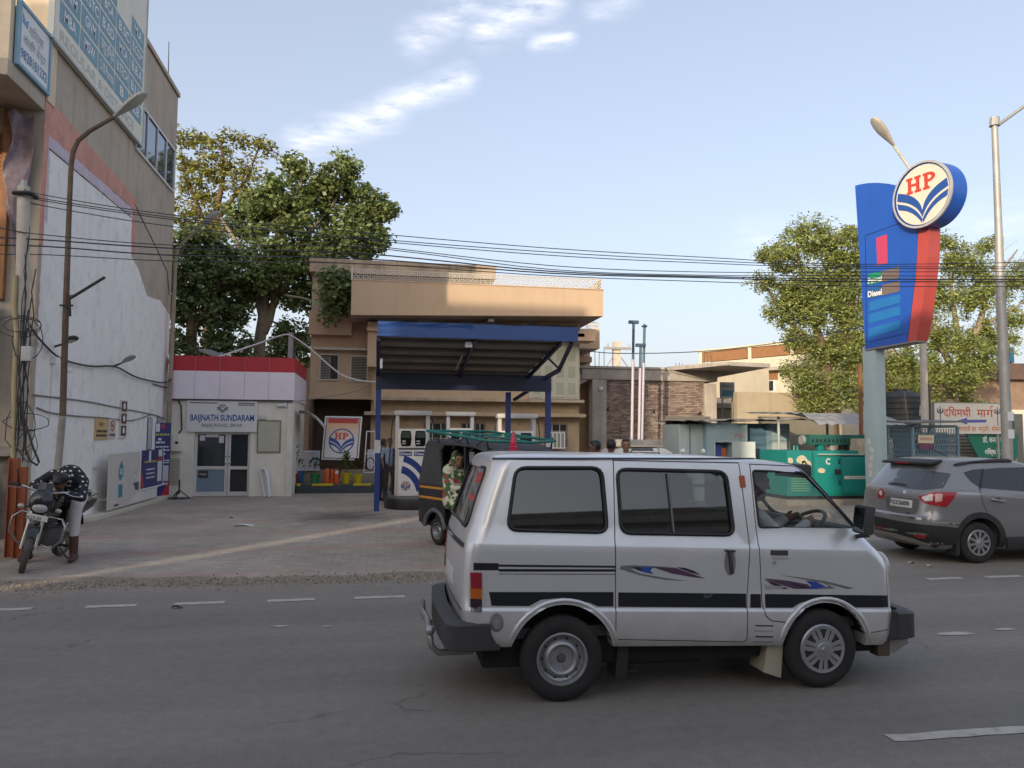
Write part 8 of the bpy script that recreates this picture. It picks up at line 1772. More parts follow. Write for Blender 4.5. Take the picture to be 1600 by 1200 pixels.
dc('quarter_window',smooth_poly([(1505,738.5),(1519,734),(1533,733),(1530,761.5),(1517,752.6)],2.5),m_cg,.004);dc('side_window',smooth_poly([(1536.5,733.2),(1560,731),(1720,728),(1740,775),(1600,768),(1533,762.5)],4),m_cg,.004,9)
dc('pillar_trim',[(1533,732.5),(1537,732.5),(1533,764),(1529.5,763)],m_clad,.006,5)
for i in range(1):pass
dc('roof_rail',[(1490,725.5),(1520,721.5),(1560,719.8),(1640,719.5),(1640,722),(1560,722),(1520,724),(1492,728)],m_clad,.03,5,thick=.03)
dc('door_seam',[(1530,763),(1531.2,763),(1536,785),(1545,806),(1543.8,806),(1534.8,785)],m_clad,.002,4)
dc('shoulder_highlight',[(1482,769),(1530,771),(1600,777),(1600,779),(1530,773),(1482,771)],mat('crease_highlight',(.5,.48,.46)),.002,5)  # lighter strip: the glint on the shoulder line, put in as colour
h1,h2=cc_(1547,780)[0],cc_(1568,783)[0];MB().bar(h1+Vector((0,-.025,0)),h2+Vector((0,-.025,0)),.022,.028).build('door_handle',MATS['chrome'],CAR,bevel=.007);dc('handle_cup',[(1553,779),(1560,777.5),(1565,780),(1562,784),(1555,783)],m_clad,.002,4)
dc('sill_trim',[(1578,862),(1600,855),(1660,853),(1660,857),(1600,861),(1586,866)],mat('skid_silver',(.42,.40,.37)),.02,5,thick=.02)
for s in(-1,1):MB().obox((9.95,CY+s*.86,1.05),.05,.09,.06).build('mirror',m_clad,CAR,bevel=.02)
MB().tube([(8.45,CY-.1,1.462),(8.36,CY-.1,1.50),(8.14,CY-.1,1.60)],.006,5).build('aerial',m_clad,CAR)
for y0 in(-.62,.62):MB().ball((11.22,CY+y0,.80),.13,.13,.07,nu=12,nv=8).build('headlamp',m_lw,CAR,smooth=60)
# ------------------------------------------------------------------ the black three-wheeler
RH=Vector((.44,-.898,0)).normalized();RL=Vector((-RH.y,RH.x,0));RO=Vector((1.22,13.17,0));RM=Matrix((RH,RL,Vector((0,0,1)))).transposed().to_4x4();RM.translation=RO
RK=thing('rickshaw','black three-wheeled auto rickshaw with yellow stripes and a green roof rack','auto rickshaw',tuple(RO+RH*1.2))
def rk(mb,name,m,parent=RK,**k):mb.xf(RM);return mb.build(name,m,parent,**k)
m_rkb=mat('rickshaw_black',(.015,.015,.017),rough=.35,var=.15,dirta=.3,dirt=(.05,.045,.04));m_canvas=mat('hood_canvas',(.052,.052,.056),rough=.75,var=.25,scale=4,bump=.3,bscale=14,dirta=.35,dirt=(.12,.11,.105));m_yst=mat('stripe_yellow',(.55,.24,.02),rough=.45,var=.1)
W2=.62;sprof=[(.10,.34),(.03,.50),(.00,.95),(.80,.95),(.86,.60),(.88,.34)]
ar=[(.55+.335*math.cos(t_),.25+.335*math.sin(t_))for t_ in[math.radians(12+i*156/10)for i in range(11)]]
side_poly=[(.02,.42),(.0,.95),(.82,.95),(.86,.60),(.88,.30)]+[p for p in ar]+[(.20,.30),(.12,.30)]
tub=MB();tub.prism([(s,-W2,z)for s,z in side_poly],(0,.05,0));rk(tub,'rear_side_panel',m_rkb,bevel=.012)
tub=MB();tub.prism([(s,W2-.05,z)for s,z in side_poly],(0,.05,0));rk(tub,'rear_side_panel',m_rkb,bevel=.012)
rk(MB().grid(lambda u,v:Vector((.02-.05*math.cos((u-.5)*math.pi)+.04*(1-v)*.5,-W2+2*W2*u,.32+.63*v)),12,4),'tail_panel',m_rkb,smooth=60,fix=False)
rk(MB().box(.05,2.35,-W2+.05,W2-.05,.28,.36),'floor',m_rkb)
# canvas hood: rear, roof, side quarters with sag
def hood_z(s,t):return 1.64+.05*math.cos(t/W2*1.4)-.02*math.sin(s*4.2)**2-(.16*max(0,(s-1.55)/.65)**2)
rk(MB().grid(lambda u,v:Vector((.0+.17*v+.05*v*v-.05*math.cos((u-.5)*math.pi)*(1-v*.5),(-W2+2*W2*u)*(1-.05*v),(.95+.685*v)+(.03*math.cos((u-.5)*2.6)if v>.9 else 0))),14,8),'hood_back',m_canvas,smooth=60,fix=False)
rk(MB().grid(lambda u,v:Vector((.17+2.05*u,(-W2*.96+2*W2*.96*v),hood_z(.17+2.05*u,(-W2+2*W2*v))-(.045 if v in(0,1)else 0)+.012*math.sin(u*17+v*6))),24,12),'hood_roof',m_canvas,smooth=60,fix=False)
for sg in(-1,1):
    pts=[(.0,.95),(.78,.95),(.70,1.18),(.66,1.44),(.74,1.57),(.9,1.62),(.25,1.65),(.17,1.58),(.06,1.2)]
    rk(MB().prism([(s,sg*(W2-.0)-(sg*.03*(z-.95)/.6),z)for s,z in pts],(0,-sg*.012,0)),'hood_quarter',m_canvas)
    rk(MB().tube([(.66,sg*W2*.97,1.47),(.80,sg*W2*.97,1.60),(1.2,sg*W2*.97,1.60),(1.7,sg*W2*.97,1.57),(2.0,sg*W2*.96,1.50)],.022,6),'hood_roll',m_canvas,smooth=60)
    rk(MB().bar((1.45,sg*W2*.95,.34),(1.40,sg*W2*.95,1.60),.045),'side_post',m_rkb);rk(MB().bar((2.02,sg*W2*.9,.80),(1.88,sg*W2*.93,1.52),.045),'front_pillar',m_rkb)
    rk(MB().bar((.72,sg*W2*.96,.96),(.70,sg*W2*.96,1.5),.03),'rear_post',m_rkb)
# front cowl, windscreen, lamps
rk(MB().prism([(2.55,-.28,.38),(2.62,-.3,.70),(2.45,-.36,.98),(2.05,-.58,.98),(1.95,-.60,.34),(2.3,-.45,.30)],(0,0,.0001))if False else MB().grid(lambda u,v:Vector((2.02+(.60-.08*abs(v-.4))*math.cos((u-.5)*2.3)-.22*max(0,v-.55),(W2-.04)*math.sin((u-.5)*2.9)/math.sin(1.45),.30+.68*v)),16,8),'front_cowl',m_rkb,smooth=60,fix=False)
rk(MB().box(1.9,2.02,-.58,.58,.34,.95),'dash_board',m_rkb);
rk(MB().prism([(2.33,-.50,1.0),(2.33,.50,1.0),(2.0,.52,1.53),(2.0,-.52,1.53)],(.006,0,.004)),'windscreen',glass('rickshaw_glass',(.55,.60,.62),1.2,.05))
fr=[(2.34,-.54,.97),(2.34,.54,.97),(2.0,.56,1.55),(2.0,-.56,1.55)]
rk(MB().tube([Vector(p)for p in fr],.022,6,closed=True),'windscreen_frame',m_rkb,smooth=60)
rk(MB().ball((2.60,0,.66),.05,.08,.08,nu=12,nv=8),'headlamp',MATS['lamp_clear'],smooth=60)
# wheels
for(s,t_)in((.55,-.575),(.55,.575)):
    c=RM@Vector((s,t_,.215));wheel(RK,c,.218,.10,-1,'steel',axis=(RL*(1 if t_>0 else-1)))
c=RM@Vector((2.32,.05,.205));wheel(RK,c,.205,.09,-1,'steel',axis=-RL)
for sg in(-1,1):
    rk(MB().tube([(.55+.315*math.cos(a),sg*(W2+.0),.25+.30*math.sin(a))for a in[math.radians(5+i*17)for i in range(11)]],.038,7),'mudguard',mat('mudguard_grey',(.11,.11,.115),rough=.6,var=.2,dirta=.3),smooth=60)
    for z,s0,s1 in((.90,.06,.79),(.735,.04,.83)):rk(MB().bar((s0,sg*(W2+.004),z),(s1,sg*(W2+.004),z),.006,.036,up=(0,0,1)),'yellow_stripe',m_yst)
for z in(.90,.735):rk(MB().tube([Vector((.02-.05*math.cos((u-.5)*math.pi)-.008,-W2+2*W2*u,z))for u in np.linspace(.02,.98,12)],.014,4),'yellow_stripe',m_yst)
rk(MB().box(.45,1.02,-.55,.55,.40,.62),'seat_box',m_rkb);rk(MB().box(.42,.98,-.54,.54,.62,.70),'passenger_seat',mat('rickshaw_seat',(.05,.045,.045),rough=.6),bevel=.03);rk(MB().prism([(.30,-.54,.66),(.45,-.54,.66),(.36,-.54,1.22),(.22,-.54,1.22)],(0,1.08,0)),'seat_back',mat('rickshaw_seat',(.05,.045,.045)),bevel=.03)
rk(MB().box(1.55,1.82,-.30,.30,.36,.68),'driver_seat',mat('rickshaw_seat',(.05,.045,.045)),bevel=.03);rk(MB().bar((1.34,-.56,.95),(1.34,.56,.95),.03),'divider_bar',m_rkb)
rk(MB().tube([(1.98,-.30,1.02),(2.0,0,.98),(1.98,.30,1.02)],.018,6),'handlebar',m_rkb,smooth=60)
# pale curtain slip by the post, green rack, red ornament
rk(MB().prism([(1.36,-.50,1.49),(1.50,-.50,1.49),(1.46,-.50,1.36),(1.38,-.50,1.14)],(0,.012,0)),'rain_curtain',mat('curtain_pale',(.36,.38,.42),rough=.5,var=.1))
m_rack=mat('rack_green',(.012,.16,.13),rough=.45,var=.15);zr=1.725;ov=W2
corn=[(.28,-ov),(2.05,-ov),(2.25,0),(2.05,ov),(.28,ov)]
rk(MB().tube([(.26,-ov,zr+.085),(.9,-ov,zr+.035),(1.45,-ov,zr-.01),(2.06,-ov,zr-.06),(2.28,0,zr-.08),(2.06,ov,zr-.06),(1.2,ov,zr+.01),(.26,ov,zr+.085)],.022,8,closed=True),'roof_rack',m_rack,smooth=60)
for s in(.62,1.0,1.5):rk(MB().tube([(s,-ov,zr+.07-.06*s),(s,0,zr+.08-.06*s),(s,ov,zr+.07-.06*s)],.013,6),'rack_bar',m_rack,smooth=60)
rk(MB().tube([(.3,.0,zr+.08),(1.2,.0,zr+.01),(2.26,0,zr-.075)],.013,6),'rack_bar',m_rack,smooth=60)
for s in(.6,1.45,2.0):
    for sg in(-1,1):rk(MB().bar((s,sg*ov,zr-.01),(s,sg*W2*.93,1.60 if s<1.8 else 1.5),.02),'rack_leg',m_rkb)
rk(MB().bar((.85,-ov,zr),(1.4,-W2*.95,1.6),.014).bar((1.4,-ov,zr),(1.0,-W2*.95,1.53),.014).bar((2.0,-ov,zr-.02),(1.5,-W2*.95,1.5),.014),'rack_stay',m_rkb,kind='stuff')
oc=on_y(802,700,10.9);lp=RM.inverted()@Vector((oc.x,oc.y,1.56));
t=thing('roof_ornament','small red tiered ornament standing on the rickshaw roof','ornament',(oc.x,oc.y,1.53));MB().lathe([(0,0),(.055,0),(.06,.05),(.04,.07),(.05,.12),(.035,.15),(.036,.20),(.018,.23),(.02,.26),(0,.29)],(oc.x,oc.y,1.53),(0,0,1),12).build('tiers',mat('ornament_red',(.55,.02,.06),rough=.35,var=.1),t,smooth=40);MB().cyl((oc.x,oc.y,1.47),(oc.x,oc.y,1.54),.02,n=8).build('foot',m_rkb,t)
# ------------------------------------------------------------------ the motorcycle
BF=Vector((-.047,-.999,0));BLf=Vector((.999,-.047,0));BR=Vector((-4.44,11.97,0));LEAN=R(13)
BM=Matrix((BF,BLf,Vector((0,0,1)))).transposed().to_4x4()@Matrix.Rotation(-LEAN,4,'X');BM.translation=BR
BK=thing('motorcycle','black commuter motorcycle leaning on its side stand near the orange posts','motorcycle',tuple(BR+BF*.6))
def bk(mb,name,m,parent=BK,**k):mb.xf(BM);return mb.build(name,m,parent,**k)
m_chr=mat('bike_chrome',(.42,.41,.39),rough=.25,metal=.85,var=.1,dirta=.2);m_bblk=mat('bike_black',(.014,.014,.016),rough=.25,var=.1,coat=.4);m_eng=mat('engine_grey',(.13,.13,.135),rough=.5,metal=.4,var=.2,dirta=.4,dirt=(.06,.05,.045))
def bwheel(c,r,wd,axis):
    c=BM@Vector(c);ax=(BM.to_3x3()@Vector(axis)).normalized();u,v,_=basis(ax)
    t=MB().lathe([(r*.80,-wd*.6),(r*.88,-wd),(r*.96,-wd*.8),(r,0),(r*.96,wd*.8),(r*.88,wd),(r*.80,wd*.6)],c,ax,36).build('wheel',mat('bike_tyre',(.085,.078,.07),rough=.9,var=.25,scale=10,dirta=.5,dirt=(.12,.105,.09)),BK,smooth=40)
    MB().lathe([(r*.74,-wd*.5),(r*.81,-wd*.62),(r*.81,wd*.62),(r*.74,wd*.5),(r*.74,-wd*.5)],c,ax,36).build('rim',mat('bike_rim',(.20,.195,.185),rough=.4,metal=.5,dirta=.3),t,smooth=40)
    mb=MB()
    for i in range(6):a=i*math.pi/3+.3;mb.bar(c+(u*math.cos(a)+v*math.sin(a))*.035,c+(u*math.cos(a)+v*math.sin(a))*r*.77,.026,.018,up=ax)
    mb.build('spoke',mat('bike_rim',(.20,.195,.185)),t,kind='stuff');MB().cyl(c-ax*wd*1.1,c+ax*wd*1.1,.05,n=16).build('hub',m_eng,t,smooth=40)
ST=R(22);stv=lambda x,y,z,sx=1.02:(sx+(x-sx)*math.cos(ST)-y*math.sin(ST),(x-sx)*math.sin(ST)+y*math.cos(ST),z)
bwheel((0,0,.30),.30,.045,(0,1,0));FWc=stv(1.27,0,.30);bwheel(FWc,.30,.038,(-math.sin(ST),math.cos(ST),0))
for s in(-1,1):bk(MB().tube([stv(1.27,s*.075,.30),stv(1.19,s*.075,.60),stv(1.10,s*.07,.88)],[.024,.022,.018],8),'fork_leg',m_chr,smooth=60)
bk(MB().grid(lambda u,v:Vector(stv(1.27+.335*math.cos(R(40+115*u)),(-.06+.12*v),.30+.335*math.sin(R(40+115*u))-.02*abs(v-.5)*2)),14,4),'front_mudguard',m_bblk,smooth=60,fix=False)
fair=[stv(x,y,z)for x,y,z in((1.22,-.10,.72),(1.22,.10,.72),(1.20,.15,.84),(1.10,.13,1.0),(1.04,.0,1.06),(1.10,-.13,1.0),(1.20,-.15,.84))]
bk(MB().ball(stv(1.13,0,.88),.12,.15,.17,nu=14,nv=10),'headlamp_cowl',m_bblk,smooth=60)
bk(MB().grid(lambda u,v:Vector(stv(1.20-.10*v-.06*abs(u-.5)*2,(-.10+.20*u)*(1-.25*v),.93+.20*v)),8,5),'visor',mat('visor_smoke',(.015,.017,.02),rough=.12),smooth=60,fix=False)
hl=bk(MB().ball(stv(1.225,0,.82),.045,.095,.062,nu=14,nv=10),'headlamp',mat('bike_lens',(.36,.36,.35),rough=.1,coat=.5,var=.1),smooth=60)
pl2=bk(MB().box(-.005,.005,-.13,.13,-.035,.035).xf(Matrix.Translation(Vector(stv(1.27,0,.71)))),'number_plate',mat('plate_white',(.6,.6,.58)))
pc=BM@Vector(stv(1.281,0,.70));letters('lettering','RJ23 5527',m_ink,pl2,pc+BM.to_3x3()@Vector((.014,0,-.012)),BM.to_3x3()@Vector((-math.sin(ST),math.cos(ST),0)),BM.to_3x3()@Vector((0,0,1)),.035,fit=.22,bold=.02)
for s in(-1,1):bk(MB().ball(stv(1.12,s*.21,.80),.03,.045,.03,nu=10,nv=6),'indicator',mat('indicator_lens',(.45,.42,.38),rough=.15),smooth=60);bk(MB().bar(stv(1.10,s*.1,.80),stv(1.11,s*.19,.80),.018),'indicator_stem',m_bblk)
bk(MB().tube([stv(.86,-.38,1.02),stv(.93,-.28,1.03),stv(1.02,-.1,1.0),stv(1.02,.1,1.0),stv(.93,.28,1.03),stv(.86,.38,1.02)],.014,8),'handlebar',m_chr,smooth=60)
for s in(-1,1):bk(MB().tube([stv(.93,s*.27,1.03),stv(.85,s*.40,1.02)],.02,8),'grip',m_rub,smooth=60);bk(MB().tube([stv(.97,s*.22,1.02),stv(1.03,s*.33,1.0),stv(.99,s*.42,1.0)],.008,5),'lever',m_chr,smooth=60)
bk(MB().tube([stv(.95,-.30,1.03),stv(.98,-.34,1.16),stv(.98,-.38,1.22)],.008,5),'mirror_stem',m_bblk,smooth=60)
bk(MB().ball((.72,0,.86),.24,.13,.12,nu=16,nv=10,fn=lambda p:Vector((p.x,p.y*(1+.25*p.x),p.z))),'fuel_tank',m_bblk,smooth=60)
bk(MB().prism([(.50,-.11,.78),(.50,.11,.78),(.1,.13,.80),(-.28,.10,.86),(-.28,-.10,.86),(.1,-.13,.80)],(0,0,.07)),'seat',m_rub,bevel=.025)
bk(MB().prism([(.40,-.12,.52),(.46,-.12,.78),(-.1,-.11,.80),(-.38,-.07,.84),(-.30,-.08,.72),(.0,-.12,.60)],(0,.24,0)),'side_panel',m_bblk,bevel=.02)
bk(MB().box(.42,.78,-.12,.12,.26,.50),'engine',m_eng,bevel=.03);bk(MB().box(.62,.80,-.08,.08,.48,.72),'cylinder_head',m_eng,bevel=.02)
mb=MB()
for i in range(6):mb.box(.60,.83,-.10,.10,.50+.035*i,.51+.035*i)
bk(mb,'cooling_fin',m_eng,kind='stuff')
bk(MB().tube([(.84,-.08,.55),(.93,-.10,.40),(.80,-.13,.22),(.4,-.15,.21),(-.25,-.17,.32)],[.02,.02,.022,.03,.04],8),'exhaust',m_chr,smooth=60)
bk(MB().tube([(1.0,0,.90),(.88,0,.60),(.85,0,.28),(.45,0,.24),(.30,0,.55),(.40,0,.78)],.022,8),'frame',m_bblk,smooth=60)
for s in(-1,1):
    bk(MB().tube([(.80,s*.05,.66),(.90,s*.26,.68),(.94,s*.33,.60),(.94,s*.33,.42),(.88,s*.22,.28),(.80,s*.05,.28)],.014,8),'crash_guard',m_chr,smooth=60)
    bk(MB().bar((0,s*.09,.30),(-.05,s*.1,.74),.035),'shock_absorber',m_chr);bk(MB().bar((.48,s*.1,.30),(0,s*.08,.30),.035),'swing_arm',m_bblk)
    bk(MB().bar((.50,s*.12,.27),(.50,s*.27,.27),.03),'foot_peg',m_rub)
bk(MB().grid(lambda u,v:Vector((-.02+.36*math.cos(R(60+100*u))-.0,-.07+.14*v,.30+.36*math.sin(R(60+100*u)))),12,3),'rear_mudguard',m_bblk,smooth=60,fix=False)
bk(MB().ball((-.36,0,.78),.05,.09,.05,nu=10,nv=8),'tail_lamp',m_lr,smooth=60);bk(MB().tube([(-.1,.12,.86),(-.4,.12,.9),(-.45,0,.92),(-.4,-.12,.9),(-.1,-.12,.86)],.013,6),'grab_rail',m_chr,smooth=60)
bk(MB().tube([(.42,.10,.26),(.36,.22,.10),(.33,.275,.055)],.012,6),'side_stand',m_bblk,smooth=60)
# ------------------------------------------------------------------ white pickup seen just over the van roof
t=thing('white_van','white van whose roof and window show just over the silver van roof','van',(5.4,17.2,0));a,b=on_y(968,697,16.4),on_y(1038,697,16.4);x0,x1=a.x-.1,b.x+.15;m_wv=mat('white_van_paint',(.62,.60,.56),rough=.35,var=.05,coat=.3)
lvw=[(.3,x0-.1,x1+.9,.66,.1,.1,.02,.02),(.45,x0-.12,x1+.92,.70,.1,.1,.02,.02),(.95,x0-.1,x1+.85,.70,.1,.12,.04,.03),(1.40,x0+.03,x1+.10,.64,.12,.14,.06,.03),(1.46,x0+.08,x1-.0,.60,.12,.14,.05,.03),(1.50,x0+.2,x1-.15,.45,.1,.12,.03,.02)]
wb_=loft(lvw,17.1);wv_b=bvh_of(wb_);wb_.build('body',m_wv,t,smooth=30);wcast=caster_px(wv_b)
drape('side_window',rnd_poly([(984,699),(1029,700),(1037,728),(980,726)],2),wcast,m_cg,t,6,.006);drape('side_window',rnd_poly([(x1-.05,.98),(x1+.45,.98),(x1+.12,1.36),(x1-.05,1.36)],.04),(lambda a,b:(lambda h:None if h[0]is None else(h[0],-h[1]if h[1].y>0 else h[1]))(wv_b.ray_cast(Vector((a,10,b)),Vector((0,1,0))))),m_cg,t,.08,.006)
drape('windscreen',rnd_poly([(16.55,1.0),(17.65,1.0),(17.55,1.38),(16.65,1.38)],.05),(lambda a,b:(lambda h:None if h[0]is None else(h[0],-h[1]if h[1].x<0 else h[1]))(wv_b.ray_cast(Vector((x1+4,a,b)),Vector((-1,0,0))))),m_cg,t,.08,.006)
MB().box(x0-.1,x1+.9,16.385,16.40,.62,.68).build('side_moulding',m_clad,t)
MB().box(x0+.1,x1-.1,16.6,17.6,1.50,1.53).build('roof_panel',mat('roof_ply',(.55,.46,.34),rough=.6,var=.2),t,bevel=.01)
for x in(x0+.35,x1+.35):
    for s in(-1,1):wheel(t,(x,17.1+s*.64,.27),.27,.15,s,'steel')
# ================================================================== PEOPLE
def cap(a,b,ra,rb,z):return('c',Vector(a),Vector(b),ra,rb,z)
def ell(c,rx,ry,rz,z,M=None):return('e',Vector(c),(rx,ry,rz),M or Matrix.Identity(3),z)
def figure(t,prims,mats,voxel=.014,name='body'):
    """one continuous body grown from overlapping tapered limbs; cloth and skin are told apart by limb"""
    mb=MB()
    for p in prims:
        if p[0]=='c':
            a,b,ra,rb=p[1:5];n=10
            mb.ball(a,ra,nu=10,nv=6).ball(b,rb,nu=10,nv=6)
            if(b-a).length>1e-4:mb.cyl(a,b,ra,rb,12)
        else:mb.ball(p[1],*p[2],M=p[3],nu=16,nv=10)
    o=bpy.data.objects.new('tmp',mb.mesh('tmp'));COL.objects.link(o)
    r_=o.modifiers.new('r','REMESH');r_.mode='VOXEL';r_.voxel_size=voxel;s_=o.modifiers.new('s','SMOOTH');s_.iterations=4;s_.factor=.5
    dg=bpy.context.evaluated_depsgraph_get();me=bpy.data.meshes.new_from_object(o.evaluated_get(dg));bpy.data.objects.remove(o)
    n=len(me.polygons);C=np.empty(n*3);me.polygons.foreach_get('center',C);C=C.reshape(-1,3);best=np.full(n,1e9);zi=np.zeros(n,int);zs=list(mats)
    for p in prims:
        if p[0]=='c':
            a,b,ra,rb,z=p[1:6];a,b=np.array(a),np.array(b);d=b-a;L=max(1e-9,d@d);t_=np.clip(((C-a)@d)/L,0,1);dist=np.linalg.norm(C-a-t_[:,None]*d,axis=1)-(ra+(rb-ra)*t_)
        else:
            q=(C-np.array(p[1]))@np.array(p[3]);rr=np.array(p[2]);k=np.linalg.norm(q/rr,axis=1);dist=(k-1)*rr.min();z=p[4]
        m=dist<best;best[m]=dist[m];zi[m]=zs.index(z)
    me.materials.clear()
    for z in zs:me.materials.append(mats[z])
    me.polygons.foreach_set('material_index',zi);me.polygons.foreach_set('use_smooth',[True]*n);me.transform(Matrix.Translation(-wloc(t)));me.update()
    o=bpy.data.objects.new(name,me);COL.objects.link(o);o.parent=t;return o
def head(c,f,up=(0,0,1),s=1.,hair='hair',long=False,beard=False):
    """head at c facing f: skull, jaw, nose, brow, ears, hair"""
    c,f=Vector(c),Vector(f).normalized();u=Vector(up);u=(u-f*u.dot(f)).normalized();l=u.cross(f);M=Matrix((f,l,u)).transposed();P=lambda x,y,z:c+M@Vector((x*s,y*s,z*s))
    q=[ell(P(0,0,.02),.095*s,.074*s,.105*s,'skin',M),ell(P(.03,0,-.065),.062*s,.055*s,.06*s,'beard' if beard else 'skin',M),cap(P(.09,0,.02),P(.112,0,-.018),.012*s,.016*s,'skin'),ell(P(.085,0,.045),.018*s,.055*s,.012*s,'skin',M),ell(P(.088,0,-.055),.012*s,.026*s,.010*s,'lip',M)]
    for e in(-1,1):q+=[ell(P(-.005,e*.077,0),.018*s,.010*s,.03*s,'skin',M),ell(P(.088,e*.032,.022),.010*s,.014*s,.009*s,'eye',M)]
    q+=[ell(P(-.022,0,.045),.092*s,.083*s,.098*s,hair,M),ell(P(.03,0,.10),.06*s,.065*s,.035*s,hair,M)]
    if long:q+=[ell(P(-.075,0,-.04),.05*s,.06*s,.09*s,hair,M)]
    return q
def hand(w,d,n_,s=1.,curl=.5,z='skin'):
    """wrist w, hand runs along d, palm normal n_: palm, four fingers of unequal length, thumb from the side"""
    w,d,n_=Vector(w),Vector(d).normalized(),Vector(n_).normalized();l=d.cross(n_).normalized();q=[ell(w+d*.045*s,.05*s,.038*s,.017*s,z,Matrix((d,l,n_)).transposed())]
    for i,(o,L)in enumerate(((-.029,.062),(-.010,.075),(.010,.070),(.028,.055))):
        a=w+d*.085*s+l*o*s;b=a+(d*math.cos(curl)+n_*math.sin(curl))*L*.5*s;c=b+(d*math.cos(curl*2.2)+n_*math.sin(curl*2.2))*L*.5*s;q+=[cap(a,b,.0092*s,.0088*s,z),cap(b,c,.0088*s,.0075*s,z)]
    a=w+d*.02*s-l*.032*s;b=a+(d*.7-l*.6+n_*.3).normalized()*.04*s;q+=[cap(a,b,.012*s,.010*s,z),cap(b,b+(d+n_*.5).normalized()*.03*s,.010*s,.008*s,z)];return q
def limb(a,b,c,r0,r1,r2,z0,z1):return[cap(a,b,r0,r1,z0),cap(b,c,r1,r2,z1)]
m_skin=mat('skin_brown',(.23,.125,.075),rough=.5,var=.08,scale=20);m_skind=mat('skin_dark',(.15,.08,.05),rough=.5,var=.08,scale=20);m_hair=mat('hair_black',(.010,.009,.009),rough=.5,var=.2,scale=40);m_eye=mat('eye_dark',(.02,.015,.012),rough=.2,var=0);m_lip=mat('lip_brown',(.19,.085,.065),rough=.45,var=0)
base=lambda skin:{'skin':skin,'hair':m_hair,'eye':m_eye,'lip':m_lip,'beard':m_hair}
def dotted():
    m=mat('dotted_shirt',(.012,.013,.02),rough=.8,var=0);nt=m.node_tree;b=[n for n in nt.nodes if n.type=='BSDF_PRINCIPLED'][0];tc=N(nt,'ShaderNodeTexCoord');v=N(nt,'ShaderNodeTexVoronoi');v.inputs['Scale'].default_value=15;v.inputs['Randomness'].default_value=.55;nt.links.new(tc.outputs['Object'],v.inputs[0])
    mx=N(nt,'ShaderNodeMix',data_type='RGBA');nt.links.new(mth(nt,'LESS_THAN',v.outputs['Distance'],.26),mx.inputs[0]);mx.inputs[6].default_value=(.012,.013,.02,1);mx.inputs[7].default_value=(.62,.60,.58,1);nt.links.new(mx.outputs[2],b.inputs['Base Color']);return m
def floral():
    m=mat('floral_shawl',(.6,.58,.45),rough=.85,var=0);nt=m.node_tree;b=[n for n in nt.nodes if n.type=='BSDF_PRINCIPLED'][0];tc=N(nt,'ShaderNodeTexCoord')
    def nz(s,d):n=N(nt,'ShaderNodeTexNoise');n.inputs['Scale'].default_value=s;n.inputs['Detail'].default_value=3;mp=N(nt,'ShaderNodeMapping');mp.inputs['Location'].default_value=(d,d,d);nt.links.new(tc.outputs['Object'],mp.inputs[0]);nt.links.new(mp.outputs[0],n.inputs[0]);return n.outputs[0]
    def mx(f,a,c):n=N(nt,'ShaderNodeMix',data_type='RGBA');nt.links.new(f,n.inputs[0]);(nt.links.new(a,n.inputs[6])if not isinstance(a,tuple)else setattr(n.inputs[6],'default_value',(*a,1)));n.inputs[7].default_value=(*c,1);return n.outputs[2]
    c=mx(mth(nt,'GREATER_THAN',nz(9,0),.49),(.60,.57,.44),(.06,.13,.04));c=mx(mth(nt,'GREATER_THAN',nz(7,5),.62),c,(.42,.04,.06));c=mx(mth(nt,'GREATER_THAN',nz(14,9),.66),c,(.03,.05,.025));nt.links.new(c,b.inputs['Base Color']);return m
# rider slumped over the motorcycle (bike frame: x forward, y left, z up)
bp=lambda x,y,z:BM@Vector((x,y,z));T=thing('person','person in dotted black shirt and white trousers slumped over the motorcycle tank','person',tuple(BR+BF*.3))
pel,che,nec=bp(.10,.02,.93),bp(.46,.03,1.17),bp(.66,.05,1.17)
Q_=[cap(pel,bp(.28,.02,1.10),.155,.175,'shirt'),cap(bp(.28,.02,1.10),che,.175,.18,'shirt'),ell(che,.16,.20,.15,'shirt',BM.to_3x3()),cap(che,nec,.12,.06,'shirt')]
fdir=(BM.to_3x3()@Vector((.55,.05,-.83)))
Q_+=head(bp(.78,.05,1.12),fdir,BM.to_3x3()@Vector((.83,0,.55)))
Q_+=[ell(bp(.79,.05,1.19),.115,.105,.07,'hair',BM.to_3x3())]
Q_+=limb(bp(.48,.22,1.16),bp(.74,.36,.98),bp(.88,.08,.99),.075,.058,.042,'shirt','shirt')+limb(bp(.48,-.18,1.16),bp(.74,-.28,1.0),bp(.90,-.02,1.01),.075,.058,.042,'shirt','shirt')
Q_+=hand(bp(.89,.06,.995),BM.to_3x3()@Vector((.3,-1,0)),BM.to_3x3()@Vector((0,0,-1)))+hand(bp(.91,.0,1.015),BM.to_3x3()@Vector((.3,1,0)),BM.to_3x3()@Vector((0,0,-1)))
ft=BR+BF*.52+BLf*.40
Q_+=limb(bp(.10,.10,.88),bp(.52,.24,.80),Vector((ft.x,ft.y,.36)),.10,.082,.062,'trouser','trouser')+[cap((ft.x,ft.y,.40),(ft.x+.0,ft.y+.01,.12),.062,.058,'boot'),cap((ft.x,ft.y+.05,.055),(ft.x+.03,ft.y-.17,.045),.055,.042,'boot')]
f2=BR+BF*.42-BLf*.22
Q_+=limb(bp(.10,-.10,.88),bp(.60,-.22,.76),Vector((f2.x,f2.y,.36)),.10,.082,.06,'trouser','trouser')+[cap((f2.x,f2.y,.36),(f2.x,f2.y,.10),.058,.055,'boot'),cap((f2.x,f2.y+.05,.055),(f2.x-.02,f2.y-.17,.045),.05,.04,'boot')]
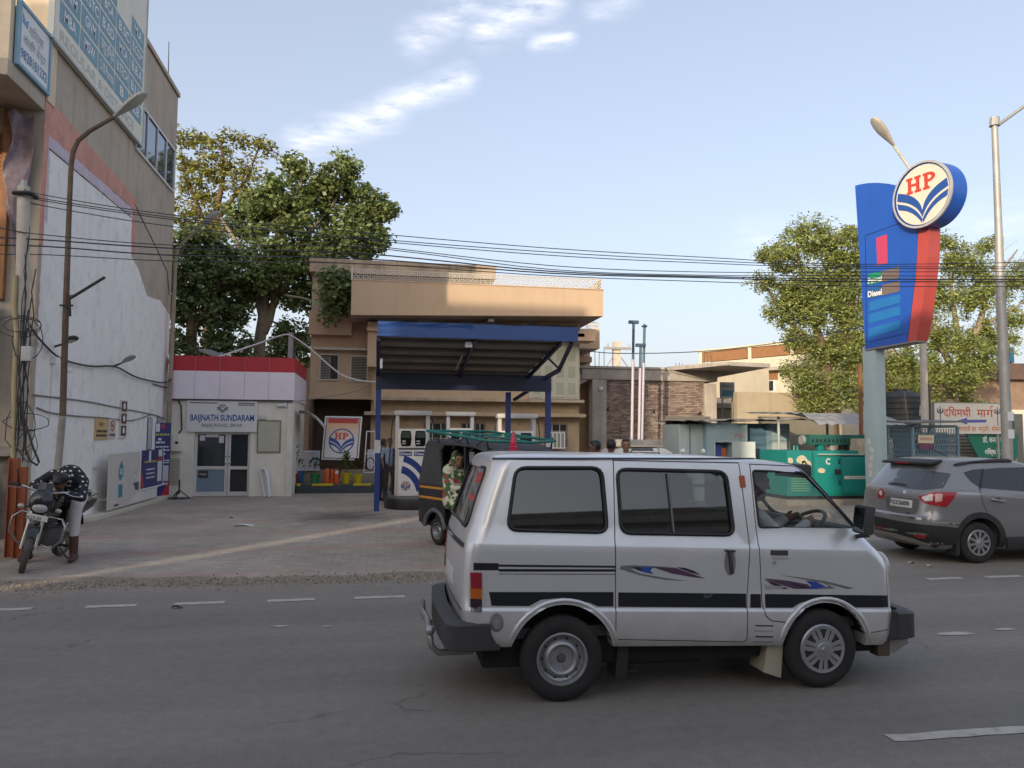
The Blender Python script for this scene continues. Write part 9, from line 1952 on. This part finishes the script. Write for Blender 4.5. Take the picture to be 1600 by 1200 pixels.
figure(T,Q_,{**base(m_skind),'shirt':dotted(),'trouser':mat('white_trouser',(.62,.60,.58),rough=.85,var=.06),'boot':mat('brown_boot',(.075,.035,.025),rough=.5,var=.2)},.013)
# passengers in the rickshaw
rp=lambda s,t_,z:RM@Vector((s,t_,z));R3=RM.to_3x3()
def sitter(label,s,t_,cloth,fdir,shawl,skin=m_skin,dz=0,hands=True):
    T=thing('person',label,'person',tuple(rp(s,t_,.7)));fw=R3@Vector(fdir)
    q=[cap(rp(s-.02,t_,.80+dz),rp(s+.02,t_,1.05+dz),.16,.165,'cloth'),ell(rp(s+.02,t_,1.12+dz),.12,.19,.13,'cloth',R3),cap(rp(s+.03,t_,1.2+dz),rp(s+.05,t_,1.30+dz),.055,.05,'skin')]
    q+=head(rp(s+.11,t_,1.36+dz),fw,s=.95,long=True)
    for e in(-1,1):
        q+=limb(rp(s+.02,t_+e*.18,1.16+dz),rp(s+.10,t_+e*.22,.93+dz),rp(s+.30,t_+e*.09,.93+dz),.065,.055,.04,'cloth','cloth')+hand(rp(s+.31,t_+e*.08,.93+dz),R3@Vector((1,-e*.4,0)),R3@Vector((0,0,-1)))
        q+=limb(rp(s,t_+e*.09,.78+dz),rp(s+.42,t_+e*.11,.76+dz),rp(s+.44,t_+e*.10,.44),.095,.08,.06,'cloth','cloth')+[cap(rp(s+.42,t_+e*.10,.40),rp(s+.58,t_+e*.10,.385),.045,.035,'skin')]
    if shawl:q+=[ell(rp(s+.03,t_,1.39+dz),.10,.095,.12,'cloth',R3),cap(rp(s-.03,t_,1.34+dz),rp(s-.06,t_,1.0+dz),.08,.18,'cloth'),cap(rp(s+.02,t_-.14,1.2+dz),rp(s+.12,t_-.16,.72),.10,.13,'cloth'),cap(rp(s+.1,t_-.12,.85),rp(s+.34,t_-.14,.55),.12,.10,'cloth')]
    figure(T,q,{**base(skin),'cloth':cloth},.013);return T
sitter('woman in a pale floral shawl sitting at the open side of the rickshaw',.66+.25,-.46,floral(),(.9,-.42,-.15),True)
sitter('passenger in dark red clothes inside the rickshaw behind the post',1.02,.02,mat('dark_red_cloth',(.22,.02,.03),rough=.85,var=.4,scale=14),(1,-.1,0),False)
# van driver
T=thing('person','bearded driver in grey shirt with his hands on the van steering wheel','person',(2.75,VY-.32,.75));y=VY-.33;X=2.76
q=[cap((X-.02,y,.84),(X-.08,y,1.08),.15,.17,'shirt'),ell((X-.06,y,1.14),.12,.20,.13,'shirt'),cap((X-.05,y,1.22),(X-.02,y,1.32),.06,.055,'skin')]+head((X+.02,y,1.395),(1,-.05,-.1),beard=True)
for e in(-1,1):q+=limb((X-.05,y+e*.19,1.17),(X+.12,y+e*.24,1.0),(X+.33,y+e*.15,1.11),.062,.052,.038,'shirt','shirt')+hand((X+.34,y+e*.15,1.12),(.8,-e*.3,.3),(0,-e,-.3),curl=.9)+limb((X,y+e*.1,.80),(X+.42,y+e*.12,.84),(X+.52,y+e*.12,.50),.09,.075,.055,'trouser','trouser')
figure(T,q,{**base(m_skind),'shirt':mat('grey_shirt',(.34,.36,.39),rough=.85,var=.1),'trouser':mat('navy_trouser',(.03,.035,.05),rough=.85)},.012)
# people on foot
def stander(label,px,pz,y,zf,H,fdir,shirt,trouser,skin=m_skind,vox=.016,arm=0.,name='person'):
    p=on_y(px,pz,y);k=H/1.7;T=thing('person',label,'person',(p.x,y,zf));f=Vector(fdir).normalized();l=Vector((-f.y,f.x,0));P=lambda a,b,z:Vector((p.x,y,zf))+f*a*k+l*b*k+Vector((0,0,z*k))
    q=[cap(P(0,0,.95),P(0,0,1.15),.13*k,.145*k,'shirt'),ell(P(0,0,1.30),.11*k,.18*k,.14*k,'shirt',Matrix((f,l,Vector((0,0,1)))).transposed()),cap(P(0,0,1.40),P(.01,0,1.50),.055*k,.05*k,'skin')]+head(P(.02,0,1.585),f,s=k)
    for e in(-1,1):
        q+=limb(P(0,e*.19,1.38),P(.0+arm*.1,e*.24,1.12),P(.08+arm*.25,e*.22-e*arm*.1,.90+arm*.2),.055*k,.045*k,.035*k,'shirt','skin')+hand(P(.09+arm*.25,e*.22-e*arm*.1,.89+arm*.2),f*(.3+arm)+Vector((0,0,-1+arm)),l*-e,k)
        q+=limb(P(0,e*.09,.90),P(.03,e*.10,.50),P(0,e*.11,.10),.085*k,.065*k,.048*k,'trouser','trouser')+[cap(P(-.03,e*.11,.045),P(.16,e*.12,.035),.042*k,.034*k,'shoe')]
    figure(T,q,{**base(skin),'shirt':shirt,'trouser':trouser,'shoe':m_rub},vox);return T
m_blues=mat('pale_blue_shirt',(.22,.30,.42),rough=.85,var=.1);m_nav=mat('navy_cloth',(.02,.022,.05),rough=.85,var=.15);m_dkt=mat('dark_trouser',(.025,.026,.032),rough=.85)
stander('pump attendant in pale blue shirt standing beside the nearest pump',609,700,19.6,.25,1.40,(.3,-1,0),m_blues,m_dkt,vox=.014)
stander('person in dark blue clothes half hidden behind the left canopy post',598,700,20.6,0,1.62,(.8,.5,0),m_nav,m_nav)
m_mar=mat('maroon_cloth',(.16,.025,.035),rough=.85,var=.2);m_ora=mat('orange_cloth',(.42,.13,.045),rough=.85,var=.2);m_whs=mat('white_shirt',(.68,.65,.6),rough=.85,var=.05)
stander('dark-haired person in orange scarf, leftmost of the three heads over the van roof',931,690,12.0,0,1.66,(-.9,.4,0),m_ora,m_dkt)
stander('dark-haired person in maroon seen from behind, middle of the three heads over the van roof',955,690,12.3,0,1.68,(.3,1,0),m_mar,m_dkt)
stander('person in white shirt at the right of the three heads over the van roof',978,690,13.0,0,1.69,(-.3,-1,0),m_whs,m_dkt,skin=m_skin)
